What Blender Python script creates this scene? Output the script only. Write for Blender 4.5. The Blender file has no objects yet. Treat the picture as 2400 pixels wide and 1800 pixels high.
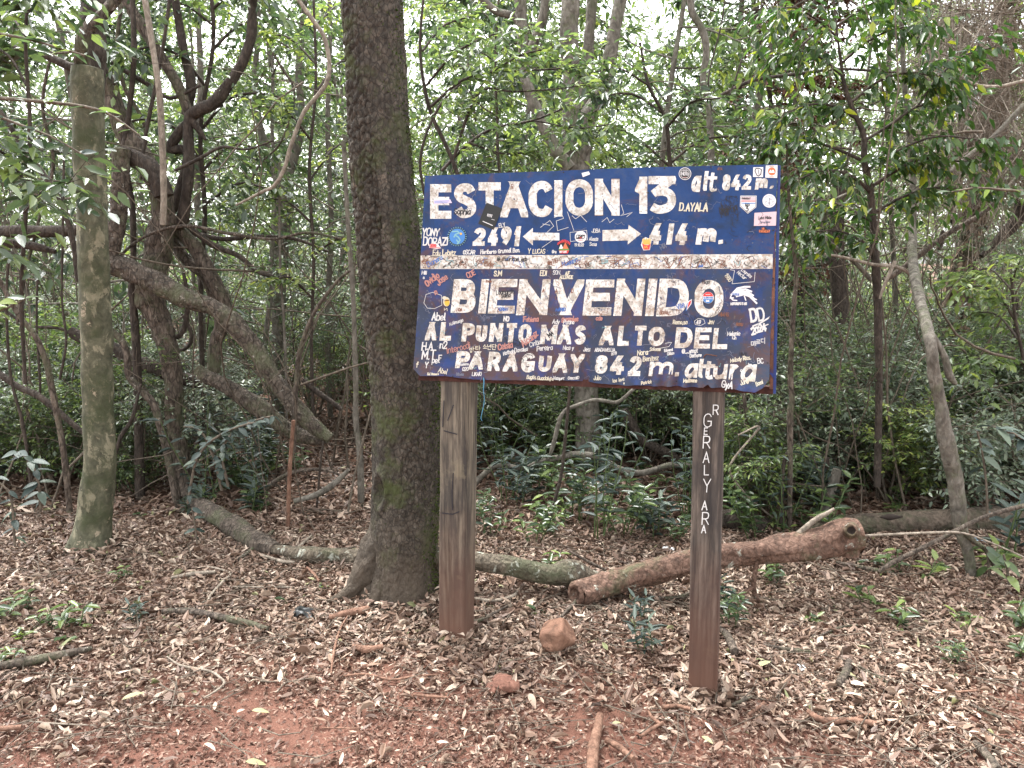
import bpy, math
import numpy as np
from math import radians as R, sin, cos, tan, pi

# ------------------------------------------------------------------ camera, sky, sun, exposure
SC = bpy.context.scene
COL = SC.collection
CAM_H, PITCH, FPX = 1.55, R(9.45), 1803.0
cam_d = bpy.data.cameras.new('camera'); cam = bpy.data.objects.new('camera', cam_d); COL.objects.link(cam)
cam_d.sensor_width = 36.0; cam_d.lens = 36.0 * FPX / 2400.0; cam_d.clip_start = .05; cam_d.clip_end = 600
cam.location = (0, 0, CAM_H); cam.rotation_euler = (pi / 2 - PITCH, 0, 0)
SC.camera = cam
W = bpy.data.worlds.new('World'); SC.world = W; W.use_nodes = True
_n = W.node_tree.nodes; _l = W.node_tree.links; _n.clear()
_sky = _n.new('ShaderNodeTexSky'); _sky.sky_type = 'NISHITA'; _sky.sun_disc = False
_sky.sun_elevation = R(62); _sky.sun_rotation = R(-35); _sky.air_density = 1.0; _sky.dust_density = 3.0; _sky.ozone_density = 1.0
_hs = _n.new('ShaderNodeHueSaturation'); _hs.inputs['Saturation'].default_value = .12; _hs.inputs['Value'].default_value = 1.0
_bg = _n.new('ShaderNodeBackground'); _bg.inputs['Strength'].default_value = .15
_wo = _n.new('ShaderNodeOutputWorld')
_l.new(_sky.outputs[0], _hs.inputs['Color']); _l.new(_hs.outputs[0], _bg.inputs['Color']); _l.new(_bg.outputs[0], _wo.inputs['Surface'])
sun_d = bpy.data.lights.new('sun', 'SUN'); sun_d.energy = 1.5; sun_d.angle = R(25); sun_d.color = (1, .985, .96)
sun = bpy.data.objects.new('sun', sun_d); COL.objects.link(sun)
sun.rotation_euler = (R(28), 0, R(35 + 180))
VS = SC.view_settings; SC.display_settings.display_device = 'sRGB'
VS.view_transform = 'Standard'; VS.look = 'None'; VS.gamma = 1.0; VS.use_curve_mapping = False
VS.exposure = 2.62
SC.render.engine = 'CYCLES'
CY = SC.cycles
CY.max_bounces = 7; CY.diffuse_bounces = 4; CY.glossy_bounces = 2; CY.transmission_bounces = 4; CY.transparent_max_bounces = 4
CY.use_denoising = True; CY.caustics_reflective = False; CY.caustics_refractive = False
CY.sample_clamp_indirect = 8.0
try:
    CY.denoiser = 'OPENIMAGEDENOISE'; CY.denoising_input_passes = 'RGB_ALBEDO_NORMAL'
except Exception: pass

# ------------------------------------------------------------------ geometry helpers
FWD = np.array([0, cos(PITCH), -sin(PITCH)]); UPV = np.array([0, sin(PITCH), cos(PITCH)]); RGT = np.array([1., 0, 0])
CAMP = np.array([0, 0, CAM_H])

def ray(px, py):
    px = np.asarray(px, float)[..., None]; py = np.asarray(py, float)[..., None]
    return FWD + RGT * (px - 1200) / FPX + UPV * (900 - py) / FPX

def PT(px, py, Y):
    d = ray(px, py); Y = np.asarray(Y, float)[..., None]
    return CAMP + d * (Y / d[..., 1:2])

def hash3(i, j, k, seed):
    n = (i.astype(np.int64) * 374761393 + j.astype(np.int64) * 668265263 + k.astype(np.int64) * 2147483647 + seed * 974711) & 0xffffffff
    n = ((n ^ (n >> 13)) * 1274126177) & 0xffffffff
    n = n ^ (n >> 16)
    return (n & 0xffffff) / float(0xffffff)

def vnoise(x, y, z=0., seed=0):
    x, y, z = np.broadcast_arrays(np.asarray(x, float), np.asarray(y, float), np.asarray(z, float))
    i, j, k = np.floor(x), np.floor(y), np.floor(z)
    u, v, w = x - i, y - j, z - k
    u = u * u * (3 - 2 * u); v = v * v * (3 - 2 * v); w = w * w * (3 - 2 * w)
    def h(a, b, c): return hash3(i + a, j + b, k + c, seed)
    x00 = h(0, 0, 0) * (1 - u) + h(1, 0, 0) * u; x10 = h(0, 1, 0) * (1 - u) + h(1, 1, 0) * u
    x01 = h(0, 0, 1) * (1 - u) + h(1, 0, 1) * u; x11 = h(0, 1, 1) * (1 - u) + h(1, 1, 1) * u
    return ((x00 * (1 - v) + x10 * v) * (1 - w) + (x01 * (1 - v) + x11 * v) * w) * 2 - 1

def fbm(x, y, z=0., seed=0, o=3):
    s = 0; a = 1.0
    for q in range(o):
        s = s + a * vnoise(x * 2 ** q, y * 2 ** q, np.asarray(z) * 2 ** q, seed + q); a *= .5
    return s

def ground(x, y):
    x = np.asarray(x, float); y = np.asarray(y, float)
    z = .035 * vnoise(x * .8, y * .8, 0, 3) + .012 * vnoise(x * 3, y * 3, 0, 5)
    z = z * np.clip((y - 1.0) / 2.0, .2, 1) + .03 * np.exp(-((x + .22) ** 2 + (y - 2.85) ** 2) / .2)
    z = z + .25 * vnoise(x * .12, y * .12, 0, 9) * np.clip((y - 7) / 8, 0, 1)
    return z

def G(px, py, up=0.):
    d = ray(px, py); t = -CAM_H / d[..., 2:3]
    for _ in range(12):
        p = CAMP + d * t
        t = t + (ground(p[..., 0], p[..., 1])[..., None] + up - p[..., 2:3]) / d[..., 2:3]
    return CAMP + d * t

def unit(v): return v / np.maximum(np.linalg.norm(v, axis=-1, keepdims=True), 1e-9)

class MB:
    def __init__(s): s.V = []; s.F = []; s.T = []; s.M = []; s.n = 0
    def add(s, v, f, tone=0., mi=0):
        v = np.asarray(v, float).reshape(-1, 3); f = np.asarray(f, int)
        s.V.append(v); s.F.append(f + s.n); s.n += len(v)
        s.T.append(np.broadcast_to(np.asarray(tone, float), (len(v),)).copy())
        s.M.append(np.broadcast_to(np.asarray(mi, int), (len(f),)).copy())
    def mesh(s, name, mats, smooth=True, flatmi=()):
        me = bpy.data.meshes.new(name)
        V = np.concatenate(s.V); me.vertices.add(len(V)); me.vertices.foreach_set('co', V.astype(np.float32).ravel())
        idx = np.concatenate([f.ravel() for f in s.F]); tot = np.concatenate([np.full(len(f), f.shape[1]) for f in s.F])
        st = np.concatenate([[0], np.cumsum(tot)[:-1]])
        me.loops.add(len(idx)); me.loops.foreach_set('vertex_index', idx.astype(np.int32))
        me.polygons.add(len(tot)); me.polygons.foreach_set('loop_start', st.astype(np.int32))
        M = np.concatenate(s.M); me.polygons.foreach_set('material_index', M.astype(np.int32))
        sm = np.full(len(tot), smooth)
        for q in flatmi: sm[M == q] = False
        me.polygons.foreach_set('use_smooth', sm)
        a = me.attributes.new('tone', 'FLOAT', 'POINT'); a.data.foreach_set('value', np.concatenate(s.T).astype(np.float32))
        for m in (mats if isinstance(mats, (list, tuple)) else [mats]): me.materials.append(m)
        me.update(calc_edges=True)
        return me
    def build(s, name, mats, parent=None, smooth=True, flatmi=()):
        return link(name, s.mesh(name, mats, smooth, flatmi), parent)

def link(name, me, parent=None):
    o = bpy.data.objects.new(name, me); COL.objects.link(o)
    if parent is not None:
        o.parent = parent
        o.matrix_parent_inverse = parent_inv(parent)
    return o

def parent_inv(p):
    from mathutils import Matrix
    L = Matrix.Translation(p.location) @ p.rotation_euler.to_matrix().to_4x4() @ Matrix.Diagonal((*p.scale, 1))
    return L.inverted()

def tag(o, label=None, cat=None, group=None, kind=None):
    if label: o['label'] = label
    if cat: o['category'] = cat
    if group: o['group'] = group
    if kind: o['kind'] = kind
    return o

def empty(name, loc, label, cat, group=None, rz=0, sc=1.0):
    o = bpy.data.objects.new(name, None); COL.objects.link(o); o.location = tuple(float(q) for q in loc); o.rotation_euler = (0, 0, rz)
    o.scale = (sc, sc, sc); o.empty_display_size = .05
    return tag(o, label, cat, group)

def copy_tree(src, loc, rz, sc, label, group=None):
    r = src.copy(); COL.objects.link(r); r.location = tuple(float(q) for q in loc); r.rotation_euler = (0, 0, rz); r.scale = (sc, sc, sc)
    r['label'] = label
    if group: r['group'] = group
    for ch in src.children:
        c = ch.copy(); COL.objects.link(c); c.parent = r
    return r

def smooth_path(P, R_, step=.03):
    """Catmull-Rom through points, radii too."""
    P = np.asarray(P, float); R_ = np.asarray(R_, float)
    if len(P) == 2: P = np.array([P[0], (P[0] + P[1]) / 2, P[1]]); R_ = np.array([R_[0], R_.mean(), R_[1]])
    Q = np.vstack([2 * P[0] - P[1], P, 2 * P[-1] - P[-2]]); RR = np.concatenate([[R_[0]], R_, [R_[-1]]])
    op, orr = [], []
    for i in range(1, len(Q) - 2):
        L = np.linalg.norm(Q[i + 1] - Q[i]); n = max(2, int(L / step))
        t = np.linspace(0, 1, n, endpoint=False)[:, None]
        a, b, c, d = Q[i - 1], Q[i], Q[i + 1], Q[i + 2]
        op.append(.5 * (2 * b + (c - a) * t + (2 * a - 5 * b + 4 * c - d) * t ** 2 + (3 * b - a - 3 * c + d) * t ** 3))
        orr.append(RR[i] + (RR[i + 1] - RR[i]) * (t[:, 0] ** 2 * (3 - 2 * t[:, 0])))
    op.append(Q[-2][None]); orr.append([RR[-2]])
    return np.vstack(op), np.concatenate(orr)

def frames(P):
    T = np.gradient(P, axis=0); T = unit(T)
    ref = np.array([0, -1., .02]) if abs(T[0][1]) < .9 else np.array([1., 0, 0])
    A = np.zeros_like(P); a = unit(ref - T[0] * ref.dot(T[0]))
    for i in range(len(P)):
        a = a - T[i] * a.dot(T[i]); a = a / max(np.linalg.norm(a), 1e-9); A[i] = a
    return T, A, np.cross(T, A)

def tube(mb, P, Rr, sides=10, lump=.06, lf=6., seed=0, cap=True, mi=0, tone=0., disp=None):
    P = np.asarray(P, float); Rr = np.asarray(Rr, float)
    T, A, B = frames(P); n = len(P)
    th = np.linspace(0, 2 * pi, sides, endpoint=False)
    s = np.concatenate([[0], np.cumsum(np.linalg.norm(np.diff(P, axis=0), axis=1))])
    r = np.repeat(Rr[:, None], sides, 1)
    if lump:
        C = P[:, None, :] + (A[:, None, :] * np.cos(th)[None, :, None] + B[:, None, :] * np.sin(th)[None, :, None]) * r[..., None]
        r = r * (1 + lump * fbm(C[..., 0] * lf, C[..., 1] * lf, C[..., 2] * lf, seed, 3))
    if disp is not None: r = r + disp(th[None, :], s[:, None], r)
    V = P[:, None, :] + (A[:, None, :] * np.cos(th)[None, :, None] + B[:, None, :] * np.sin(th)[None, :, None]) * r[..., None]
    i = np.arange(n - 1)[:, None]; j = np.arange(sides)[None, :]
    F = np.stack([i * sides + j, i * sides + (j + 1) % sides, (i + 1) * sides + (j + 1) % sides, (i + 1) * sides + j], -1).reshape(-1, 4)
    tn = tone(th[None, :], s[:, None], r).ravel() if callable(tone) else tone
    mb.add(V.reshape(-1, 3), F, tn, mi)
    if cap:
        for e, c in ((0, P[0] - T[0] * Rr[0] * .25), (n - 1, P[-1] + T[-1] * Rr[-1] * .25)):
            ring = V[e]; vv = np.vstack([ring, c[None]]); k = np.arange(sides)
            f = np.stack([k, (k + 1) % sides, np.full(sides, sides)], 1)
            if e == 0: f = f[:, ::-1]
            mb.add(vv, f, 0. if callable(tone) else tone, mi)

def twigs(mb, A, Bm, C, r0, r1, mi=0, tone=0.):
    """batch of three-sided two-segment twigs from A by Bm to C."""
    n = len(A); d = unit(C - A); u = unit(np.cross(d, np.array([.3, .2, 1.]) + 0 * d)); v = np.cross(d, u)
    rings = []
    for P, r in ((A, r0), (Bm, (r0 + r1) / 2), (C, r1)):
        for k in range(3):
            rings.append(P + (u * cos(2 * pi * k / 3) + v * sin(2 * pi * k / 3)) * np.reshape(r, (-1, 1)))
    V = np.stack(rings, 1)
    f = []
    for s in range(2):
        for k in range(3): f.append([s * 3 + k, s * 3 + (k + 1) % 3, (s + 1) * 3 + (k + 1) % 3, (s + 1) * 3 + k])
    F = np.arange(n)[:, None, None] * 9 + np.array(f)[None]
    mb.add(V.reshape(-1, 3), F.reshape(-1, 4), tone, mi)

def leaves(mb, P, D, N, L, Wd, tone, fold=.18, bend=.15, mi=0, curl=None, simple=False):
    n = len(P); D = unit(D); S = unit(np.cross(D, N)); N = np.cross(S, D)
    L = np.broadcast_to(L, (n,)); Wd = np.broadcast_to(Wd, (n,)); bend = np.broadcast_to(bend, (n,)); fold = np.broadcast_to(fold, (n,))
    if simple: tm = [(0, 0, 0, 0), (.42, .5, 1, .2), (1, 0, 0, 1), (.42, -.5, 1, .2)]
    else: tm = [(0, 0, 0, 0), (.3, .5, 1, .1), (.68, .38, 1, .45), (1, 0, 0, 1), (.68, -.38, 1, .45), (.3, -.5, 1, .1)]
    vs = []
    for (a, b, c, e) in tm:
        vs.append(P + D * (a * L)[:, None] + S * (b * Wd)[:, None] + N * (c * fold * Wd - e * bend * L)[:, None])
    V = np.stack(vs, 1); k = len(tm)
    q = [[0, 1, 2, 3]] if simple else [[0, 1, 2, 3], [0, 3, 4, 5]]
    F = np.arange(n)[:, None, None] * k + np.array(q)[None]
    if simple:
        q = [[0, 1, 2], [0, 2, 3]]; F = np.arange(n)[:, None, None] * k + np.array(q)[None]
    mb.add(V.reshape(-1, 3), F.reshape(-1, F.shape[-1]), np.repeat(np.broadcast_to(tone, (n,)), k), mi)

def wander(rng, p0, d0, length, n=8, wig=.18, up=0.):
    P = [np.array(p0, float)]; d = unit(np.array(d0, float)); st = length / n
    for i in range(n):
        d = unit(d + rng.normal(0, wig, 3) + np.array([0, 0, up])); P.append(P[-1] + d * st)
    return np.array(P)

def spray(ml, mw, rng, P, ntw, twl, nl, L, Wr=.4, droop=.2, t0=.25, flat=.6, tone=(0, 1), simple=False, tr=.002, side=1.0, twood=0.):
    """leafy twigs along a branch path."""
    P = np.asarray(P, float); m = len(P) - 1
    t = rng.uniform(t0, 1, ntw); t[: max(1, ntw // 6)] = 1.0
    i = np.minimum((t * m).astype(int), m - 1); f = t * m - i
    p = P[i] * (1 - f[:, None]) + P[i + 1] * f[:, None]; T = unit(P[i + 1] - P[i])
    up = np.array([0, 0, 1.]); S = unit(np.cross(T, up) + 1e-4); U = np.cross(S, T)
    sg = rng.choice([-1, 1], ntw)[:, None]
    d = unit(T * rng.uniform(.3, 1.1, (ntw, 1)) + S * sg * side * rng.uniform(.4, 1.2, (ntw, 1)) + U * rng.normal(0, 1 - flat, (ntw, 1)) + rng.normal(0, .15, (ntw, 3)))
    ln = twl * rng.uniform(.45, 1.15, ntw)[:, None]
    M = p + d * ln * .5 + rng.normal(0, .03, (ntw, 3)) * ln; C = p + d * ln + np.array([0, 0, -1.]) * droop * ln * rng.uniform(.1, .9, (ntw, 1))
    if mw is not None: twigs(mw, p, M, C, np.full(ntw, tr), np.full(ntw, tr * .4), tone=twood)
    k = nl; u = (np.arange(k) + rng.uniform(.2, 1, (ntw, k))) / (k + .2); u[:, -1] = 1.0
    u = u[..., None]
    q = (1 - u) ** 2 * p[:, None] + 2 * u * (1 - u) * M[:, None] + u ** 2 * C[:, None]
    tg = unit(C - p)[:, None] + 0 * q
    s2 = unit(np.cross(tg, up) + 1e-4); alt = np.where((np.arange(k) % 2) == 0, 1., -1.)[None, :, None] * np.ones_like(u)
    alt[:, -1] = 0
    ld = tg * rng.uniform(.35, .9, (ntw, k, 1)) + s2 * alt * rng.uniform(.6, 1.1, (ntw, k, 1)) + rng.normal(0, .28, (ntw, k, 3)) + np.array([0, 0, -1.]) * droop * rng.uniform(.2, 1.6, (ntw, k, 1))
    nn = up + rng.normal(0, .38, (ntw, k, 3))
    LL = L * rng.uniform(.55, 1.2, (ntw, k))
    keep = (rng.uniform(0, 1, (ntw, k)) < .88).ravel()
    tn = (rng.uniform(tone[0], tone[1], (ntw, k)) + rng.normal(0, .12, (ntw, 1))).ravel()
    LL = LL.ravel()[keep]
    leaves(ml, q.reshape(-1, 3)[keep], ld.reshape(-1, 3)[keep], nn.reshape(-1, 3)[keep], LL, LL * Wr * rng.uniform(.85, 1.15, len(LL)), np.clip(tn[keep], 0, 1), fold=rng.uniform(.05, .3, len(LL)), bend=rng.uniform(0, .25, len(LL)), simple=simple)

# ------------------------------------------------------------------ materials
def mat(name):
    m = bpy.data.materials.new(name); m.use_nodes = True; nt = m.node_tree
    b = nt.nodes['Principled BSDF']; return m, nt, b
def N_(nt, t, **k):
    n = nt.nodes.new('ShaderNode' + t)
    for a, v in k.items():
        if a in n.inputs: n.inputs[a].default_value = v
        else: setattr(n, a, v)
    return n
def ramp(nt, fac, stops, interp='LINEAR'):
    r = nt.nodes.new('ShaderNodeValToRGB'); e = r.color_ramp.elements; r.color_ramp.interpolation = interp
    while len(e) < len(stops): e.new(.5)
    for q, (p, c) in zip(e, stops): q.position = p; q.color = (*c, 1) if len(c) == 3 else c
    nt.links.new(fac, r.inputs[0]); return r.outputs[0]
def mixc(nt, fac, a, b, mode='MIX'):
    m = nt.nodes.new('ShaderNodeMix'); m.data_type = 'RGBA'; m.blend_type = mode
    for s, v in ((m.inputs[0], fac), (m.inputs[6], a), (m.inputs[7], b)):
        if hasattr(v, 'links') or hasattr(v, 'is_linked'): nt.links.new(v, s)
        else: s.default_value = v if isinstance(v, float) else (*v, 1)
    return m.outputs[2]
def math_(nt, op, a, b=None, clamp=False):
    m = nt.nodes.new('ShaderNodeMath'); m.operation = op; m.use_clamp = clamp
    for s, v in zip(m.inputs, (a, b)):
        if v is None: continue
        if hasattr(v, 'is_linked'): nt.links.new(v, s)
        else: s.default_value = v
    return m.outputs[0]
def coords(nt, sc=(1, 1, 1), obj=True, rot=(0, 0, 0)):
    c = nt.nodes.new('ShaderNodeTexCoord'); mp = nt.nodes.new('ShaderNodeMapping'); mp.inputs['Scale'].default_value = sc; mp.inputs['Rotation'].default_value = rot
    nt.links.new(c.outputs['Object'], mp.inputs[0]); return mp.outputs[0]
def noise(nt, v, scale, detail=4, rough=.6, dist=0.):
    n = N_(nt, 'TexNoise'); n.inputs['Scale'].default_value = scale; n.inputs['Detail'].default_value = detail; n.inputs['Roughness'].default_value = rough; n.inputs['Distortion'].default_value = dist
    nt.links.new(v, n.inputs['Vector']); return n.outputs['Fac']
def voro(nt, v, scale, feat='F1', out='Distance', rnd=1.0):
    n = N_(nt, 'TexVoronoi'); n.feature = feat; n.inputs['Scale'].default_value = scale; n.inputs['Randomness'].default_value = rnd
    nt.links.new(v, n.inputs['Vector']); return n.outputs[out]
def bump(nt, b, h, strength=.5, dist=.01):
    n = N_(nt, 'Bump'); n.inputs['Strength'].default_value = strength; n.inputs['Distance'].default_value = dist
    nt.links.new(h, n.inputs['Height']); nt.links.new(n.outputs[0], b.inputs['Normal']); return n
def warp(nt, v, sc=22, amt=.022):
    n = N_(nt, 'TexNoise'); n.inputs['Scale'].default_value = sc; n.inputs['Detail'].default_value = 5; nt.links.new(v, n.inputs['Vector'])
    m = N_(nt, 'VectorMath'); m.operation = 'MULTIPLY_ADD'; nt.links.new(n.outputs['Color'], m.inputs[0]); m.inputs[1].default_value = (amt, amt, amt); nt.links.new(v, m.inputs[2]); return m.outputs[0]
def attr(nt, name='tone'):
    a = nt.nodes.new('ShaderNodeAttribute'); a.attribute_name = name; return a.outputs['Fac']
def setr(b, r=.8, s=.3):
    b.inputs['Roughness'].default_value = r; b.inputs['Specular IOR Level'].default_value = s

def leaf_mat(name, stops, trans=.35, rough=.42, spec=.45, vary=.25):
    m, nt, b = mat(name)
    t = attr(nt); oi = nt.nodes.new('ShaderNodeObjectInfo')
    t2 = math_(nt, 'ADD', t, math_(nt, 'MULTIPLY', math_(nt, 'SUBTRACT', oi.outputs['Random'], .5), vary), True)
    c = ramp(nt, t2, stops)
    v = coords(nt); n = noise(nt, v, 60, 2)
    c = mixc(nt, math_(nt, 'MULTIPLY', n, .35), c, tuple(q * .5 for q in stops[1][1]))
    nt.links.new(c, b.inputs['Base Color']); setr(b, rough, spec)
    tr = nt.nodes.new('ShaderNodeBsdfTranslucent')
    hs = N_(nt, 'HueSaturation'); hs.inputs['Saturation'].default_value = 1.1; hs.inputs['Value'].default_value = 1.25
    nt.links.new(c, hs.inputs['Color']); nt.links.new(hs.outputs[0], tr.inputs['Color'])
    mx = nt.nodes.new('ShaderNodeMixShader'); mx.inputs[0].default_value = trans
    nt.links.new(b.outputs[0], mx.inputs[1]); nt.links.new(tr.outputs[0], mx.inputs[2])
    nt.links.new(mx.outputs[0], nt.nodes['Material Output'].inputs['Surface'])
    return m

DARK = [(0, (.03, .052, .028)), (.45, (.055, .088, .04)), (.8, (.09, .135, .05)), (1, (.17, .23, .07))]
MID = [(0, (.045, .075, .038)), (.5, (.085, .13, .05)), (.85, (.145, .205, .065)), (1, (.25, .32, .09))]
LIME = [(0, (.075, .12, .045)), (.5, (.13, .19, .058)), (.85, (.22, .285, .078)), (1, (.34, .39, .1))]
GREY = [(0, (.08, .11, .075)), (.5, (.13, .17, .105)), (.85, (.19, .235, .14)), (1, (.27, .32, .18))]
GREYD = [(0, (.022, .038, .032)), (.5, (.042, .06, .05)), (.85, (.07, .095, .075)), (1, (.11, .14, .1))]
FARL = [(0, (.10, .14, .075)), (.5, (.16, .205, .105)), (.85, (.24, .285, .14)), (1, (.33, .36, .18))]  # pale cool greens: the fading of distance is put into the leaf colour
YEL = [(0, (.028, .06, .018)), (.55, (.055, .11, .026)), (.8, (.12, .19, .04)), (.92, (.33, .36, .05)), (1, (.5, .46, .06))]
RED_ = [(0, (.12, .12, .06)), (.5, (.22, .17, .09)), (1, (.4, .26, .15))]
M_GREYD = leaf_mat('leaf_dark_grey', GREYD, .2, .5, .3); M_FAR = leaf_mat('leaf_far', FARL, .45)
M_DARK = leaf_mat('leaf_dark', DARK, .38, .29, .65); M_MID = leaf_mat('leaf_mid', MID, .42, .3, .65); M_LIME = leaf_mat('leaf_lime', LIME, .48, .34, .55)
M_GREY = leaf_mat('leaf_grey', GREY, .3, .32, .65); M_YEL = leaf_mat('leaf_yellowing', YEL, .42, .38, .5); M_RUST = leaf_mat('leaf_rust', RED_, .4)

def litter_mat():
    m, nt, b = mat('dry_leaf')
    t = attr(nt)
    c = ramp(nt, t, [(0, (.045, .031, .024)), (.25, (.12, .075, .053)), (.5, (.225, .15, .108)), (.72, (.37, .28, .21)), (.93, (.54, .45, .355)), (.955, (.36, .35, .18)), (1, (.17, .2, .09))])
    v = coords(nt); n = noise(nt, v, 90, 3)
    c = mixc(nt, math_(nt, 'MULTIPLY', n, .5), c, (.12, .06, .035))
    nt.links.new(c, b.inputs['Base Color']); setr(b, .55, .4)
    return m
M_LIT = litter_mat()

def bark(name, c1, c2, scale=30, vstretch=.3, bumpd=.006, moss=None, patch=None, rough=.85, dust=None, lichen=None, mossamt=.5, plate=False, crack=None):
    m, nt, b = mat(name)
    v = coords(nt, (1, 1, vstretch)); vi = coords(nt)
    n1 = noise(nt, v, scale, 6, .65, .6); n2 = noise(nt, v, scale * .22, 4)
    vo = voro(nt, v, scale * 1.3, 'DISTANCE_TO_EDGE')
    c = ramp(nt, n1, [(.32, tuple(q * .35 for q in c1)), (.5, c1), (.68, c2)])
    if plate: c = mixc(nt, math_(nt, 'MULTIPLY', attr(nt), 1.0), tuple(q * .3 for q in c1), c)
    c = mixc(nt, math_(nt, 'MULTIPLY', n2, .4), c, tuple(q * .6 for q in c2))
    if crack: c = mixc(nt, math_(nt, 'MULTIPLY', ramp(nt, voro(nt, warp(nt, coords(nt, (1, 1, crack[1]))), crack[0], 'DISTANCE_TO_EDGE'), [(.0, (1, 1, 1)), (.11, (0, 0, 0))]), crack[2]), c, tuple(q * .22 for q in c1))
    if patch:
        n3 = noise(nt, coords(nt, (1, 1, .6)), patch[1], 7, .72, .25)
        c = mixc(nt, ramp(nt, n3, [(patch[2], (0, 0, 0)), (patch[2] + .05, (1, 1, 1))]), c, patch[0])
    if moss:
        n4 = noise(nt, vi, 5, 6, .7)
        c = mixc(nt, ramp(nt, n4, [(.62 - mossamt * .3, (0, 0, 0)), (.78 - mossamt * .3, (.9, .9, .9))]), c, moss)
    if lichen:
        n5 = noise(nt, vi, 16, 6, .7, .5)
        c = mixc(nt, ramp(nt, n5, [(lichen[1], (0, 0, 0)), (lichen[1] + .05, (.85, .85, .85))]), c, lichen[0])
    if dust:
        g = nt.nodes.new('ShaderNodeNewGeometry'); sp = N_(nt, 'SeparateXYZ'); nt.links.new(g.outputs['Position'], sp.inputs[0])
        h = math_(nt, 'ADD', sp.outputs[2], math_(nt, 'MULTIPLY', math_(nt, 'SUBTRACT', noise(nt, vi, 7, 5), .5), dust[2]))
        mr = N_(nt, 'MapRange'); nt.links.new(h, mr.inputs[0]); mr.inputs[1].default_value = dust[1]; mr.inputs[2].default_value = 0.02; mr.inputs[3].default_value = 0; mr.inputs[4].default_value = .85
        c = mixc(nt, mr.outputs[0], c, dust[0])
    nt.links.new(c, b.inputs['Base Color']); setr(b, rough, .25)
    hh = math_(nt, 'ADD', math_(nt, 'MULTIPLY', vo, 1.2), n1)
    bump(nt, b, hh, 1.0, bumpd * 1.8)
    return m
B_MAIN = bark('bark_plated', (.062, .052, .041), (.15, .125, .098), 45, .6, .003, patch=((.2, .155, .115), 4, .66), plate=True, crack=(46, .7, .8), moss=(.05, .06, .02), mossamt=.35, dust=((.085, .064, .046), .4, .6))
B_MOT = bark('bark_mottled', (.085, .085, .055), (.17, .16, .105), 22, .8, .002, moss=(.05, .058, .028), patch=((.22, .2, .135), 13, .55), mossamt=.5, lichen=((.34, .28, .2), .62))
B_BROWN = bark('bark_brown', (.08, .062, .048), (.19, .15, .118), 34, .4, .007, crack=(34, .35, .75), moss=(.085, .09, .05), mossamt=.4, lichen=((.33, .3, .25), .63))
B_DARK = bark('bark_dark', (.045, .035, .028), (.09, .07, .055), 40, .4, .005)
B_GREY = bark('bark_grey', (.12, .105, .085), (.22, .2, .165), 30, .5, .004, moss=(.08, .09, .045), mossamt=.3)
B_RED = bark('bark_reddish', (.17, .09, .06), (.27, .16, .11), 35, .4, .004)
B_PALE = bark('bark_pale', (.22, .18, .14), (.36, .31, .25), 40, .5, .003)
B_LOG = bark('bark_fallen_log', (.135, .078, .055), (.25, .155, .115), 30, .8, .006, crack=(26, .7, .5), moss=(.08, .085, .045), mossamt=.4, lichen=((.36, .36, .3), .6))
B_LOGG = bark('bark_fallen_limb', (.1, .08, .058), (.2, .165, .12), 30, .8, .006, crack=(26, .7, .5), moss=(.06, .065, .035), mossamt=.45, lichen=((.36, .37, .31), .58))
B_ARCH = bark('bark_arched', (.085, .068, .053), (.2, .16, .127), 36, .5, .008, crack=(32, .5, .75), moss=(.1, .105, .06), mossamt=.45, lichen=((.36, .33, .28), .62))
B_LOGM = bark('bark_mossy_log', (.075, .058, .042), (.14, .105, .08), 26, .8, .006, moss=(.045, .052, .026), mossamt=.6)
B_TWIG = bark('twig_bark', (.1, .08, .06), (.18, .145, .11), 60, .5, .001)
B_HERB, _nt, _b = mat('green_stem'); _b.inputs['Base Color'].default_value = (.07, .1, .035, 1); setr(_b, .6)
# ------------------------------------------------------------------ ground and leaf litter
def bare(x, y):
    w = fbm(x * 2.2, y * 2.2, 0, 21, 3) * .25
    return np.clip(1.2 - np.hypot((x + .3) / 2.4, (y - 1.72) / 1.12) + w, 0, 1)

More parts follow.
